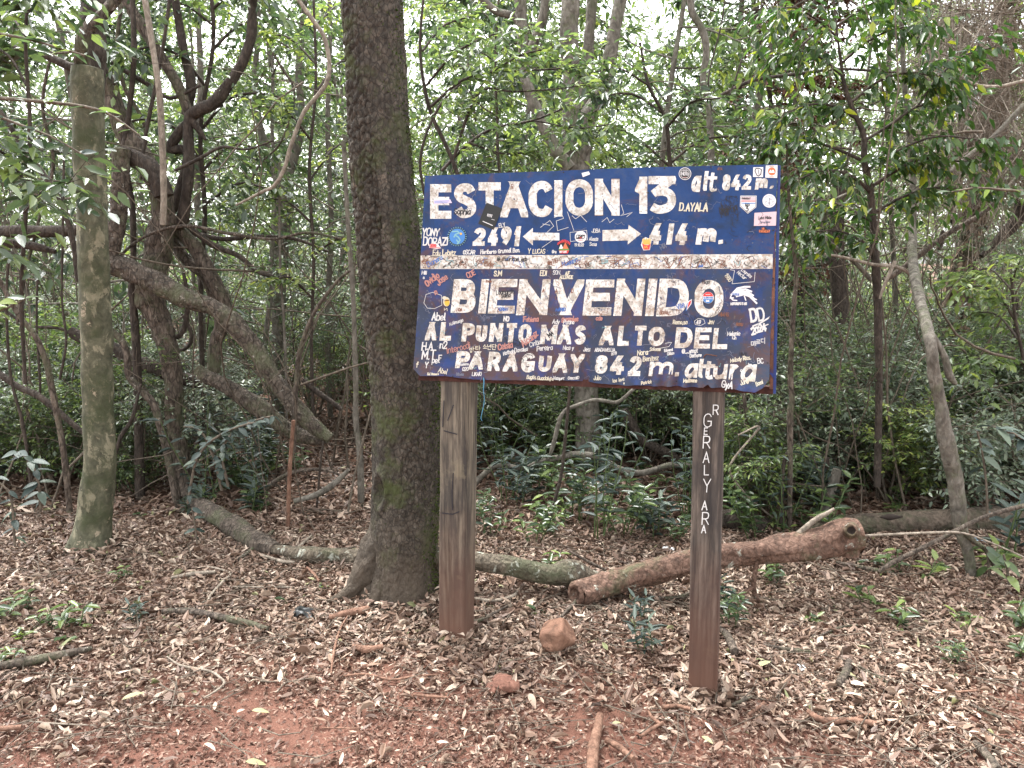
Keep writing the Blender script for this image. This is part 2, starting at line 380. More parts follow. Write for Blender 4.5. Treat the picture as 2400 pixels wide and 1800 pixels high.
def make_ground():
    def ax(a, b, fa, fb, s):
        core = np.arange(fa, fb, s); out1 = []; v = fa; st = s
        while v > a: st *= 1.16; v -= st; out1.append(v)
        out2 = []; v = core[-1]; st = s
        while v < b: st *= 1.16; v += st; out2.append(v)
        return np.concatenate([out1[::-1], core, out2])
    X = ax(-90, 90, -2.4, 2.4, .018); Y = ax(-20, 130, 1.4, 4.2, .018)
    gx, gy = np.meshgrid(X, Y); z = ground(gx, gy)
    near = np.clip((5 - gy) / 2, 0, 1) * np.clip(3 - abs(gx), 0, 1)
    z = z + near * (.004 * fbm(gx * 14, gy * 14, 0, 31, 3) + .006 * vnoise(gx * 5, gy * 5, 0, 33))
    V = np.stack([gx, gy, z], -1).reshape(-1, 3); nx = len(X)
    i = np.arange(len(Y) - 1)[:, None]; j = np.arange(nx - 1)[None]
    F = np.stack([i * nx + j, i * nx + j + 1, (i + 1) * nx + j + 1, (i + 1) * nx + j], -1).reshape(-1, 4)
    mb = MB(); mb.add(V, F, bare(V[:, 0], V[:, 1]))
    m, nt, b = mat('red_soil')
    v = coords(nt); t = attr(nt)
    n1 = noise(nt, v, 9, 8, .7); n2 = noise(nt, v, 130, 4, .7)
    red = ramp(nt, n1, [(.3, (.105, .048, .033)), (.55, (.16, .074, .051)), (.75, (.205, .104, .074))])
    red = mixc(nt, math_(nt, 'MULTIPLY', n2, .6), red, (.08, .038, .028))
    hum = ramp(nt, n1, [(.3, (.05, .028, .018)), (.7, (.13, .07, .045))])
    g = nt.nodes.new('ShaderNodeNewGeometry'); sp = N_(nt, 'SeparateXYZ'); nt.links.new(g.outputs['Position'], sp.inputs[0])
    mr = N_(nt, 'MapRange'); nt.links.new(sp.outputs[1], mr.inputs[0]); mr.inputs[1].default_value = 3.6; mr.inputs[2].default_value = 2.2; mr.inputs[3].default_value = .15; mr.inputs[4].default_value = 1
    c = mixc(nt, mr.outputs[0], hum, red)
    nt.links.new(c, b.inputs['Base Color']); setr(b, .9, .2)
    bump(nt, b, math_(nt, 'ADD', n2, n1), .8, .006)
    tag(mb.build('ground', m), 'red earth floor of the forest', kind='structure')
make_ground()

def make_litter():
    rng = np.random.default_rng(5)
    def batch(n, xr, yr, l0, l1, wr, dens, zmax, tone, simple=False):
        x = rng.uniform(*xr, n); y = rng.uniform(*yr, n)
        k = rng.uniform(0, 1, n) < dens(x, y); k &= abs(x) < (y * .74 + .45)
        x, y = x[k], y[k]; n = len(x)
        z = ground(x, y) + rng.uniform(.002, zmax, n) + .004 * vnoise(x * 14, y * 14, 0, 31)
        a = rng.uniform(0, 2 * pi, n); D = np.stack([np.cos(a), np.sin(a), rng.normal(0, .15, n)], 1)
        N = np.stack([rng.normal(0, .26, n), rng.normal(0, .26, n), np.ones(n)], 1)
        L = rng.uniform(l0, l1, n) * rng.choice([.6, 1, 1, 1.35], n); Wd = L * rng.uniform(wr[0], wr[1], n)
        tn = tone(n, x, y)
        leaves(mb, np.stack([x, y, z], 1), D, N, L, Wd, tn, fold=np.where(rng.uniform(0, 1, n) < .22, rng.uniform(.5, 1.1, n), rng.normal(.12, .25, n)), bend=rng.normal(.05, .3, n), simple=simple)
    mb = MB()
    def tone(n, x, y):
        t = np.clip(rng.beta(1.5, 1.6, n) + .10 * vnoise(x * 1.5, y * 1.5, 0, 77) - np.clip((y - 3.2) * .1, 0, .22), 0, .93)  # tone drops with distance: shade at the back painted into the leaves
        t[rng.uniform(0, 1, n) < .008] = .97; t[rng.uniform(0, 1, n) < .002] = 1.0; return t
    dn = lambda x, y: np.clip(1.02 - 1.75 * bare(x, y), .025, 1) * np.clip(.75 + .5 * vnoise(x * 2.3, y * 2.3, 0, 12), .35, 1)
    batch(135000, (-3.2, 3.2), (1.7, 4.2), .016, .048, (.22, .46), dn, .026, tone)
    batch(130000, (-3.2, 3.2), (1.7, 4.4), .008, .022, (.25, .6), lambda x, y: np.clip(1 - 1.25 * bare(x, y), .12, 1), .030, lambda n, x, y: rng.beta(1.8, 2.4, n) * .93, True)
    batch(75000, (-5.5, 5.5), (4.2, 7.5), .028, .062, (.28, .5), lambda x, y: .95 + 0 * x, .03, tone, True)
    batch(45000, (-11, 11), (7.5, 15), .045, .09, (.35, .55), lambda x, y: .95 + 0 * x, .05, tone, True)
    for (px, py, r0, r1, n, zm) in [(1058, 1512, .055, .15, 420, .05), (1646, 1640, .055, .15, 380, .045), (945, 1410, .17, .34, 900, .05), (210, 1300, .1, .24, 600, .05), (1302, 1524, .06, .12, 260, .03), (1172, 1622, .05, .09, 120, .02)]:
        c = G(float(px), float(py)); c = c + np.array([0, .05, 0]); a = rng.uniform(0, 2 * pi, n); r = r0 + (r1 - r0) * rng.uniform(0, 1, n) ** 1.5; x = c[0] + r * np.cos(a); y = c[1] + r * np.sin(a)
        z = ground(x, y) + rng.uniform(.01, 1, n) * zm * (1 - (r - r0) / (r1 - r0)) + .015; b = rng.uniform(0, 2 * pi, n); L = rng.uniform(.02, .055, n)
        leaves(mb, np.stack([x, y, z], 1), np.stack([np.cos(b), np.sin(b), rng.normal(0, .35, n)], 1), np.stack([np.cos(a) * .5 + rng.normal(0, .3, n), np.sin(a) * .5 + rng.normal(0, .3, n), np.ones(n)], 1), L, L * rng.uniform(.25, .45, n), tone(n, x, y), fold=rng.normal(.15, .25, n), bend=rng.normal(.05, .3, n))
    tag(mb.build('leaf_litter', M_LIT, smooth=False), 'carpet of fallen brown and tan leaves', kind='stuff')
    # crumbled fragments on the trodden earth
    mb = MB(); M_FR, nt, b = mat('crumbled_leaf')
    c = ramp(nt, attr(nt), [(0, (.07, .036, .026)), (.45, (.15, .085, .06)), (.8, (.27, .17, .125)), (1, (.5, .38, .29))]); nt.links.new(c, b.inputs['Base Color']); setr(b, .7, .3)
    batch(150000, (-2.6, 2.6), (1.65, 3.3), .007, .022, (.25, .6), lambda x, y: np.clip(.3 + .55 * bare(x, y) - .15 * (y > 2.9), 0, .95) * np.clip(.6 + .9 * vnoise(x * 3, y * 3, 0, 45), .12, 1), .009, lambda n, x, y: rng.beta(1.6, 2.2, n), True)
    tag(mb.build('leaf_crumbs', M_FR, smooth=False), 'crumbled leaf and bark bits on red earth', kind='stuff')
    # fine twigs
    mb = MB(); n = 4200
    y = rng.uniform(1.9, 9, n) ** 1.0; x = rng.uniform(-1, 1, n) * (y * .72 + .3); k = rng.uniform(0, 1, n) < np.clip(1.1 - bare(x, y), 0, 1); x, y = x[k], y[k]; n = len(x)
    a = rng.normal(0, .9, n); L = rng.uniform(.05, .26, n) * (1 + .25 * (y > 3.5)); d = np.stack([np.cos(a), np.sin(a), rng.normal(0, .08, n)], 1)
    A = np.stack([x, y, ground(x, y) + rng.uniform(.018, .045, n)], 1); C = A + d * L[:, None]; C[:, 2] = ground(C[:, 0], C[:, 1]) + rng.uniform(.008, .05, n)
    Mm = (A + C) / 2 + rng.normal(0, .08, (n, 3)) * L[:, None] * np.array([1, 1, .25]); r = rng.uniform(.0010, .0034, n)
    twigs(mb, A, Mm, C, r, r * .6)
    tag(mb.build('twig_litter', B_TWIG), 'fine fallen twigs strewn over the leaves', kind='stuff')
make_litter()

# ------------------------------------------------------------------ the sign
base_r = G(1647, 1645); YAW = R(19.4)
UH = np.array([cos(YAW), -sin(YAW), 0.]); NRM = np.array([-sin(YAW), -cos(YAW), 0.])
PL0 = base_r + NRM * .0

def pl(px, py, off=0.):
    d = ray(px, py); t = ((PL0 - CAMP) @ NRM) / (d @ NRM)
    off = np.asarray(off, float)
    return CAMP + d * t[..., None] + NRM * off[..., None]
PXM = np.linalg.norm(pl(1401., 600.) - pl(1400., 600.))       # metres per source pixel on the sign

_bx = np.array([965, 971, 988, 1047, 1112, 1231, 1307, 1372, 1400, 1473, 1498, 1529, 1587, 1608, 1650, 1662, 1665, 1712, 1770, 1790, 1803, 1830.])
_by = np.array([861, 863, 880, 881, 889, 891, 890, 894, 897, 903, 901, 905, 904, 907, 906, 898, 907, 909, 917, 905, 886, 880.])
def sheet_l(y): return np.interp(y, [412, 875], [998, 971])
def sheet_r(y): return np.interp(y, [385, 700, 925], [1823, 1809, 1803])
def sheet_t(x): return np.interp(x, [998, 1100, 1500, 1827], [412, 408.5, 393, 385])
def bend(px, py):
    """how far the thin sheet stands off its frame"""
    t = np.clip((np.asarray(py, float) - 760) / 150, 0, 1)
    u = np.asarray(px, float)
    w = .5 + .5 * np.sin(u / 31 + 1.3 * np.sin(u / 83)) * .6 + .35 * np.sin(u / 13.)
    dent = np.exp(-((u - 1372) / 16) ** 2) * -.9 + np.exp(-((u - 1585) / 12) ** 2) * -.8 + np.exp(-((u - 1655) / 14) ** 2) * 1.3
    flap = np.clip((u - 1665) / 120, 0, 1) * 1.6 + np.clip((1010 - u) / 40, 0, 1) * 1.3
    return .0015 * fbm(u / 90, np.asarray(py, float) / 90, 0, 4, 2) + .013 * t ** 2.2 * (w + dent + flap) + .008 * t ** 3 * np.sin(u / 5.5 + np.asarray(py) / 30) * np.exp(-((u - 1600) / 150) ** 2)

SIGN = empty('signboard', base_r + np.array([-.42, .15, 0]), 'blue painted metal welcome sign on two wooden posts, white lettering, covered in graffiti and stickers', 'sign')

def steel_mat():
    m, nt, b = mat('blue_painted_sheet')
    v = coords(nt); vs = coords(nt, (1, 1, 1))
    sp = N_(nt, 'SeparateXYZ'); nt.links.new(v, sp.inputs[0])
    n1 = noise(nt, v, 7, 8, .72, .4); n2 = noise(nt, v, 42, 5, .7); n3 = noise(nt, v, 3.2, 4, .6)
    blue = ramp(nt, n1, [(.32, (.006, .022, .06)), (.5, (.005, .036, .135)), (.7, (.01, .058, .21))])
    # lower half is rubbed and grey
    low = N_(nt, 'MapRange'); nt.links.new(sp.outputs[2], low.inputs[0]); low.inputs[1].default_value = .1; low.inputs[2].default_value = -.12; low.inputs[3].default_value = 0; low.inputs[4].default_value = 1
    lo = low.outputs[0]
    wear = ramp(nt, math_(nt, 'ADD', n1, math_(nt, 'MULTIPLY', lo, .22)), [(.52, (0, 0, 0)), (.68, (1, 1, 1))])
    c = mixc(nt, math_(nt, 'MULTIPLY', wear, .8), blue, (.036, .044, .06))
    rustm = ramp(nt, math_(nt, 'ADD', noise(nt, v, 5.5, 8, .75, .6), math_(nt, 'MULTIPLY', lo, .07)), [(.55, (0, 0, 0)), (.66, (1, 1, 1))])
    c = mixc(nt, math_(nt, 'MULTIPLY', rustm, .65), c, (.095, .045, .03))
    sc = ramp(nt, math_(nt, 'ADD', n2, math_(nt, 'MULTIPLY', lo, .06)), [(.66, (0, 0, 0)), (.72, (1, 1, 1))])
    c = mixc(nt, math_(nt, 'MULTIPLY', sc, .35), c, (.2, .21, .27))
    vo = voro(nt, v, 55); dots = ramp(nt, vo, [(.1, (1, 1, 1)), (.16, (0, 0, 0))])
    dm = ramp(nt, noise(nt, v, 14, 3), [(.55, (0, 0, 0)), (.62, (1, 1, 1))])
    c = mixc(nt, math_(nt, 'MULTIPLY', math_(nt, 'MULTIPLY', dots, dm), .6), c, (.13, .13, .12))
    bb = ramp(nt, noise(nt, v, 9, 6, .7), [(.5, (0, 0, 0)), (.66, (1, 1, 1))])
    c = mixc(nt, math_(nt, 'MULTIPLY', math_(nt, 'MULTIPLY', bb, lo), .55), c, (.015, .055, .24))
    nt.links.new(c, b.inputs['Base Color']); b.inputs['Specular IOR Level'].default_value = .3
    rr = ramp(nt, n2, [(.3, (.32, .32, .32)), (.7, (.6, .6, .6))]); nt.links.new(rr, b.inputs['Roughness'])
    bump(nt, b, n1, .12, .003)
    return m
M_SHEET = steel_mat()
def paint_mat(name, base, spots=.8, brown=.45, sc=1.0):
    m, nt, b = mat(name)
    v = coords(nt)
    n1 = noise(nt, v, 34 * sc, 6, .75, .5); n2 = noise(nt, v, 11, 5, .7); n3 = noise(nt, v, 120, 3, .6)
    c = mixc(nt, math_(nt, 'MULTIPLY', ramp(nt, n1, [(.46, (0, 0, 0)), (.6, (1, 1, 1))]), spots), base, (.27, .24, .19))
    c = mixc(nt, math_(nt, 'MULTIPLY', ramp(nt, math_(nt, 'ADD', math_(nt, 'MULTIPLY', n2, .6), math_(nt, 'MULTIPLY', n3, .4)), [(.5, (0, 0, 0)), (.6, (1, 1, 1))]), brown), c, (.26, .17, .1))
    vo = voro(nt, v, 75, 'F1'); c = mixc(nt, math_(nt, 'MULTIPLY', ramp(nt, vo, [(.18, (1, 1, 1)), (.3, (0, 0, 0))]), .6), c, (.16, .14, .11))
    nt.links.new(c, b.inputs['Base Color']); setr(b, .5, .4); return m
M_WHITE = paint_mat('white_sign_paint', (.66, .66, .63))
M_WHITE2 = paint_mat('white_sign_paint_scribbled', (.66, .645, .6), .75, .65)
def flat(name, c, r=.5, n=.15):
    m, nt, b = mat(name); v = coords(nt); k = noise(nt, v, 60, 3)
    nt.links.new(mixc(nt, math_(nt, 'MULTIPLY', k, n * 2), c, tuple(q * .45 for q in c)), b.inputs['Base Color']); setr(b, r, .4); return m
M_BLK = flat('black_marker', (.015, .015, .02)); M_GW = flat('white_marker', (.62, .62, .6)); M_CRM = flat('cream_correction_fluid', (.62, .58, .45))
M_PINK = flat('salmon_paint', (.42, .2, .17)); M_BRN = flat('brown_scratch', (.2, .085, .05)); M_BLU = flat('blue_marker', (.05, .14, .42)); M_TEAL = flat('teal_marker', (.2, .42, .45))
M_SW = flat('sticker_white', (.72, .72, .72), .35, .08); M_SR = flat('sticker_red', (.6, .05, .05), .35, .08); M_SB = flat('sticker_blue', (.05, .2, .5), .35, .08); M_SK = flat('sticker_black', (.012, .014, .014), .45, .05)
M_SP = flat('sticker_pink', (.62, .47, .5), .4, .08); M_SY = flat('sticker_yellow', (.75, .42, .06), .35, .08); M_SG = flat('sticker_green', (.12, .25, .06), .4, .1); M_SL = flat('sticker_lilac', (.6, .52, .68), .4, .08); M_SO = flat('sticker_orange', (.6, .17, .07), .4)
M_FAINT = flat('faint_scratch', (.14, .15, .2)); M_RED = M_SR

def grid_px(mb, x0, x1, ftop, fbot, nx, ny, off, tone=0, mi=0, back=None):
    s = np.linspace(0, 1, nx)[None, :]; t = np.linspace(0, 1, ny)[:, None]
    X = x0(t) * (1 - s) + x1(t) * s; Y = ftop(X) * (1 - t) + fbot(X) * t
    P = pl(X, Y, off + bend(X, Y)); i = np.arange(ny - 1)[:, None]; j = np.arange(nx - 1)[None]
    F = np.stack([i * nx + j, (i + 1) * nx + j, (i + 1) * nx + j + 1, i * nx + j + 1], -1).reshape(-1, 4)
    mb.add(P.reshape(-1, 3), F, tone, mi)

# the sheet: front, back and rim in one mesh
mb = MB(); nx, ny = 240, 90
s = np.linspace(0, 1, nx)[None, :]; t = np.linspace(0, 1, ny)[:, None]
XL = sheet_l(412 + t * 463); XR = sheet_r(385 + t * 530)
X = XL * (1 - s) + XR * s; Yb = np.interp(X, _bx, _by); Y = sheet_t(X) * (1 - t) + Yb * t
OFFS = .004
Pf = pl(X, Y, OFFS + bend(X, Y)); Pb = pl(X, Y, OFFS - .0012 + bend(X, Y))
ctr = Pf.reshape(-1, 3).mean(0)
i = np.arange(ny - 1)[:, None]; j = np.arange(nx - 1)[None]
F = np.stack([i * nx + j, (i + 1) * nx + j, (i + 1) * nx + j + 1, i * nx + j + 1], -1).reshape(-1, 4)
mb.add(Pf.reshape(-1, 3) - ctr, F); mb.add(Pb.reshape(-1, 3) - ctr, F[:, ::-1])
ring = np.concatenate([np.arange(nx), (np.arange(1, ny)) * nx + nx - 1, (ny - 1) * nx + np.arange(nx - 2, -1, -1), np.arange(ny - 2, 0, -1) * nx])
k = np.arange(len(ring)); kk = (k + 1) % len(ring); M = len(ring)
mb.add(np.vstack([Pf.reshape(-1, 3)[ring], Pb.reshape(-1, 3)[ring]]) - ctr, np.stack([k, kk, kk + M, k + M], 1))
sheet = bpy.data.objects.new('panel', mb.mesh('panel', M_SHEET)); COL.objects.link(sheet); sheet.parent = SIGN; sheet.matrix_parent_inverse = parent_inv(SIGN); sheet.location = ctr

# font of pen strokes; '~' marks a curve.  cap height 10, x-height 6.5
FONT = {
'A': (6, '0,0 3,10 6,0;1.1,3.4 4.9,3.4'), 'B': (6, '0,0 0,10;~0,10 2.4,10 4.6,9.6 5.3,7.7 4.6,5.7 2.4,5.3 0,5.3;~0,5.3 2.8,5.3 5.2,4.8 6,2.6 5.2,.5 2.8,0 0,0'),
'C': (6, '~5.8,7.9 4.8,9.5 3.1,10 1.2,9.2 .1,7.2 0,5 .1,2.8 1.2,.8 3.1,0 4.8,.5 5.8,2.1'), 'D': (6, '0,0 0,10;~0,10 2.6,10 4.9,9 6,5 4.9,1 2.6,0 0,0'),
'E': (5.2, '5.2,10 0,10 0,0 5.2,0;0,5.2 4.4,5.2'), 'F': (5.2, '5.2,10 0,10 0,0;0,5.2 4.2,5.2'), 'G': (6, '~5.8,8 4.8,9.5 3.1,10 1.2,9.2 .1,7.2 0,5 .1,2.8 1.2,.8 3.1,0 4.8,.4 6,1.6;6,1.2 6,4.4 3.4,4.4'),
'H': (6, '0,0 0,10;6,0 6,10;0,5.2 6,5.2'), 'I': (1.2, '.6,0 .6,10'), 'J': (5, '~4.6,10 4.6,3 4,.6 2.2,0 .4,1 0,2.8'), 'K': (6, '0,0 0,10;5.6,10 0,4.4;1.8,5.8 6,0'), 'L': (5, '0,10 0,0 5,0'),
'M': (7.6, '0,0 0,10 3.8,2.6 7.6,10 7.6,0'), 'N': (6.2, '0,0 0,10 6.2,0 6.2,10'), 'O': (6, '~3,10 1.1,9.2 .1,7.2 0,5 .1,2.8 1.1,.8 3,0 4.9,.8 5.9,2.8 6,5 5.9,7.2 4.9,9.2 3,10'),
'P': (5.8, '0,0 0,10;~0,10 2.6,10 5,9.4 5.8,7.2 5,5 2.6,4.4 0,4.4'), 'Q': (6, '~3,10 1.1,9.2 0,5 1.1,.8 3,0 4.9,.8 6,5 4.9,9.2 3,10;3.6,2.6 6.2,-.6'), 'R': (5.9, '0,0 0,10;~0,10 2.6,10 4.9,9.5 5.6,7.4 4.9,5.2 2.6,4.6 0,4.6;2.9,4.6 5.9,0'),
'S': (5.6, '~5.3,8.2 4.4,9.6 2.8,10 1,9.4 .2,7.7 1,6.1 2.8,5.2 4.7,4.2 5.5,2.6 4.8,.8 2.8,0 1,.5 0,2'), 'T': (6, '0,10 6,10;3,10 3,0'), 'U': (6, '~0,10 0,6 .1,2.4 1,.6 3,0 5,.6 5.9,2.4 6,6 6,10'),
'V': (6, '0,10 3,0 6,10'), 'W': (8, '0,10 2,0 4,8 6,0 8,10'), 'X': (6, '0,0 6,10;0,10 6,0'), 'Y': (6, '0,10 3,4.8 6,10;3,4.8 3,0'), 'Z': (6, '0,10 6,10 0,0 6,0'),
'0': (5.6, '~2.8,10 .9,9 0,5 .9,1 2.8,0 4.7,1 5.6,5 4.7,9 2.8,10'), '1': (3.6, '0,6.8 2.9,10 2.9,0'), '2': (5.6, '~.2,7.6 1,9.4 2.8,10 4.8,9.3 5.4,7.4 4.6,5.2 2.6,2.8 0,0;0,0 5.6,0'),
'3': (5.8, '.2,10 5.6,10 1.2,6;~1.2,6 3.4,6.1 5.2,5.2 5.8,3.1 5,1 3,0 1.4,.1 0,1'), '4': (6, '4.4,0 4.4,5.6;3.6,10 0,2.6 6,2.6'), '5': (5.4, '5.2,10 .6,10 .4,5.6;~.4,5.6 2.6,6.2 5,5 5.4,3 4.4,.8 2.4,0 0,1'),
'6': (5.6, '~4.8,10 2,8.2 .3,5 .2,2.2 1.4,.2 3,0 5,1 5.4,3.2 4.4,5.2 2.6,5.6 .6,4.4'), '7': (5.2, '0,10 5.2,10 1.6,0'), '8': (5.6, '~2.8,10 1,9.4 .4,7.7 1,6.1 2.8,5.3 4.8,4.5 5.6,2.6 4.7,.6 2.8,0 .9,.6 0,2.6 .8,4.5 2.8,5.3 4.6,6.1 5.2,7.7 4.6,9.4 2.8,10'),
'9': (5.6, '~5,6 3.4,4.4 1.3,4.6 .2,6.6 .6,9 2.6,10 4.6,9.3 5.4,7.2 4.6,3.6 2,0'), '.': (1.4, '.5,0 .9,.3'), ',': (1.4, '.9,.5 .3,-1.4'), '-': (4, '0,4.5 4,4.5'), '_': (5, '0,-.5 5,-.5'), ' ': (3.4, ''), "'": (1, '.5,10 .3,8'),
'a': (5.2, '~4.8,5.2 3.4,6.5 1.5,6 .1,3.6 .2,1.2 1.6,0 3.3,.8 4.8,3;5,6.5 5,0'), 'b': (5, '0,10 0,0;~0,5 2.4,6.5 4.8,5.2 4.8,1.4 2.6,0 0,1.2'), 'c': (4.6, '~4.6,5.4 3,6.5 .8,5.4 0,3.2 .8,.8 2.8,0 4.6,1'), 'd': (5, '5,10 5,0;~5,5 2.8,6.5 .4,5.2 .2,1.6 2.2,0 5,1.2'),
'e': (5, '~.2,3.2 5,3.6 4.4,5.8 2.6,6.5 .6,5.4 0,3.2 .8,.8 2.8,0 4.8,1'), 'f': (3.8, '~3.8,9.4 2.4,10 1.4,8.6 1.2,0;0,6.2 3.2,6.2'), 'g': (5, '~4.8,5.8 2.4,6.5 .2,4.8 .4,1.4 2.4,.2 4.8,2;~4.9,6.3 5,0 4,-2.8 1.8,-3 .2,-2'), 'h': (4.8, '0,10 0,0;~0,4.4 2.4,6.5 4.4,5.6 4.8,3.6 4.8,0'),
'i': (1.2, '.6,6.2 .6,0;.4,8.4 .8,8.8'), 'j': (2.4, '~2,6.2 2,-1.8 .2,-3;1.8,8.4 2.2,8.8'), 'k': (4.8, '0,10 0,0;4.4,6.2 0,2.8;1.4,3.8 4.8,0'), 'l': (1.6, '.5,10 .5,.6 1.6,0'), 'm': (7.8, '0,6.4 0,0;~0,4.2 1.8,6.4 3.4,6 3.9,4.4 3.9,0;~3.9,4.2 5.6,6.4 7.3,6 7.8,4.4 7.8,0'),
'n': (4.8, '0,6.4 0,0;~0,4.2 2.2,6.4 4.2,6 4.8,4.2 4.8,0'), 'o': (4.8, '~2.4,6.5 .6,5.4 0,3.2 .6,1 2.4,0 4.2,1 4.8,3.2 4.2,5.4 2.4,6.5'), 'p': (5, '0,6.4 0,-3;~0,5 2.4,6.5 4.8,5.2 4.8,1.4 2.6,0 0,1.2'), 'q': (5, '5,6.4 5,-3;~5,5 2.8,6.5 .4,5.2 .2,1.6 2.2,0 5,1.2'),
'r': (4.2, '0,6.4 0,0;~0,3 1.2,5.4 3,6.5 4.6,5.6'), 's': (4.2, '~4,5.6 2.2,6.5 .4,5.4 1.4,3.8 3.4,2.8 4,1.2 2.2,0 0,.8'), 't': (3.8, '~1.6,9 1.5,2 2.2,.2 3.8,.4;0,6.3 3.6,6.3'), 'u': (4.8, '~0,6.4 0,2.6 .6,.5 2.2,0 4,1 4.8,2.8;4.8,6.4 4.8,0'), 'v': (4.6, '0,6.4 2.3,0 4.6,6.4'),
'w': (6.6, '0,6.4 1.7,0 3.3,5 4.9,0 6.6,6.4'), 'x': (4.6, '0,0 4.6,6.4;0,6.4 4.6,0'), 'y': (4.8, '0,6.4 2.5,.4;4.8,6.4 1.2,-3'), 'z': (4.6, '0,6.4 4.6,6.4 0,0 4.6,0'),
'@': (8, '~5.6,5.8 4,6.6 2.4,5 2.6,3 4,2.4 5.6,4 5.8,6 6,3 7.2,2.6 8,5 7,8.6 4,9.6 1,8 0,4.6 1.2,1.2 4,0 6.6,.6'), '!': (1.2, '.6,10 .6,3;.6,.2 .6,.6'), '*': (4, '0,5 4,9;0,9 4,5;2,4.6 2,9.4'), '<': (5, '~2.5,0 0,4.6 .8,6.2 2.5,5 4.2,6.2 5,4.6 2.5,0'),
')': (6, '~0,2 1.5,.4 3,0 4.5,.4 6,2;1.6,6 1.6,4.4;4.2,6 4.2,4.4'),
}
def strokes(ch):
    adv, st = FONT[ch]; out = []
    for q in st.split(';'):
        if not q: continue
        sm = q[0] == '~'; p = np.array([[float(v) for v in a.split(',')] for a in q.lstrip('~').split()])
        if sm:
            Q = np.vstack([2 * p[0] - p[1], p, 2 * p[-1] - p[-2]])
            if np.allclose(p[0], p[-1]): Q[0] = p[-2]; Q[-1] = p[1]
            pts = []
            for i in range(1, len(Q) - 2):
                t = np.linspace(0, 1, 5, endpoint=False)[:, None]; a, b, c, d = Q[i - 1:i + 3]
                pts.append(.5 * (2 * b + (c - a) * t + (2 * a - 5 * b + 4 * c - d) * t ** 2 + (3 * b - a - 3 * c + d) * t ** 3))
            p = np.vstack(pts + [p[-1:]])
        out.append((p, sm))
    return adv, out
_LAY = [0]
_CLIP = [None]
def ribbon(mb, p, w, surf=None, mi=0, cap=True, off=.0, sub=7.0, ragged=.0, taper=False):
    """a painted stroke along p (source pixels on the sign, y down), w wide, laid on the surface"""
    surf = surf or on_sheet
    p = np.asarray(p, float); k = np.concatenate([[True], np.linalg.norm(np.diff(p, axis=0), axis=1) > .05]); p = p[k]
    if len(p) < 2: return
    closed = np.linalg.norm(p[0] - p[-1]) < .1 and len(p) > 4
    if cap and not closed:
        p = p.copy(); a = p[0] - p[1]; b = p[-1] - p[-2]
        p[0] += a / max(np.linalg.norm(a), 1e-6) * w / 2; p[-1] += b / max(np.linalg.norm(b), 1e-6) * w / 2
    out = []
    for a, b in zip(p[:-1], p[1:]):
        n = max(1, int(np.linalg.norm(b - a) / sub)); out.append(a + (b - a) * np.linspace(0, 1, n, endpoint=False)[:, None])
    # mitred normals at the true corners only
    q = np.vstack(out + [p[-1:]])
    d = np.diff(q, axis=0); d = d / np.maximum(np.linalg.norm(d, axis=1, keepdims=True), 1e-9); nn = np.stack([-d[:, 1], d[:, 0]], 1)
    if closed: n0 = np.vstack([nn[-1:], nn]); n1 = np.vstack([nn, nn[:1]])
    else: n0 = np.vstack([nn[:1], nn]); n1 = np.vstack([nn, nn[-1:]])
    m = n0 + n1; m = m / np.maximum(np.linalg.norm(m, axis=1, keepdims=True), 1e-6); cs = np.clip((m * n0).sum(1), .3 if _CLIP[0] else .5, 1)
    h = (w / 2 / cs)[:, None]
    if ragged: h = h * (1 + ragged * np.random.default_rng(int(abs(p[0].sum() * 7)) % 9999).normal(0, 1, (len(q), 1)))
    A = q + m * h; B = q - m * h; _LAY[0] = (_LAY[0] + 1) % 16
    if _CLIP[0]:
        y0, y1, xa, xb, sh = _CLIP[0]
        for Q in (A, B):
            Q[:, 1] = np.clip(Q[:, 1], y0, y1); k_ = (y1 - Q[:, 1]) / (y1 - y0) * sh; Q[:, 0] = np.clip(Q[:, 0], xa + k_, xb - sh + k_)
    V = surf(np.vstack([A, B]), off + .00005 * _LAY[0]); n = len(q); i = np.arange(n - 1)
    mb.add(V, np.stack([i, i + n, i + n + 1, i + 1], 1)[:, ::-1], 0, mi)
def on_sheet(q, off): return pl(q[:, 0], q[:, 1], OFFS + .0006 + off + bend(q[:, 0], q[:, 1]))
def fill(mb, pts, mi=0, off=0., surf=None):
    surf = surf or on_sheet
    c = np.mean(pts, 0)[None]; pts = np.asarray(pts, float); n = len(pts); V = surf(np.vstack([pts, c]), off); k = np.arange(n)
    mb.add(V, np.stack([k, (k + 1) % n, np.full(n, n)], 1), 0, mi)
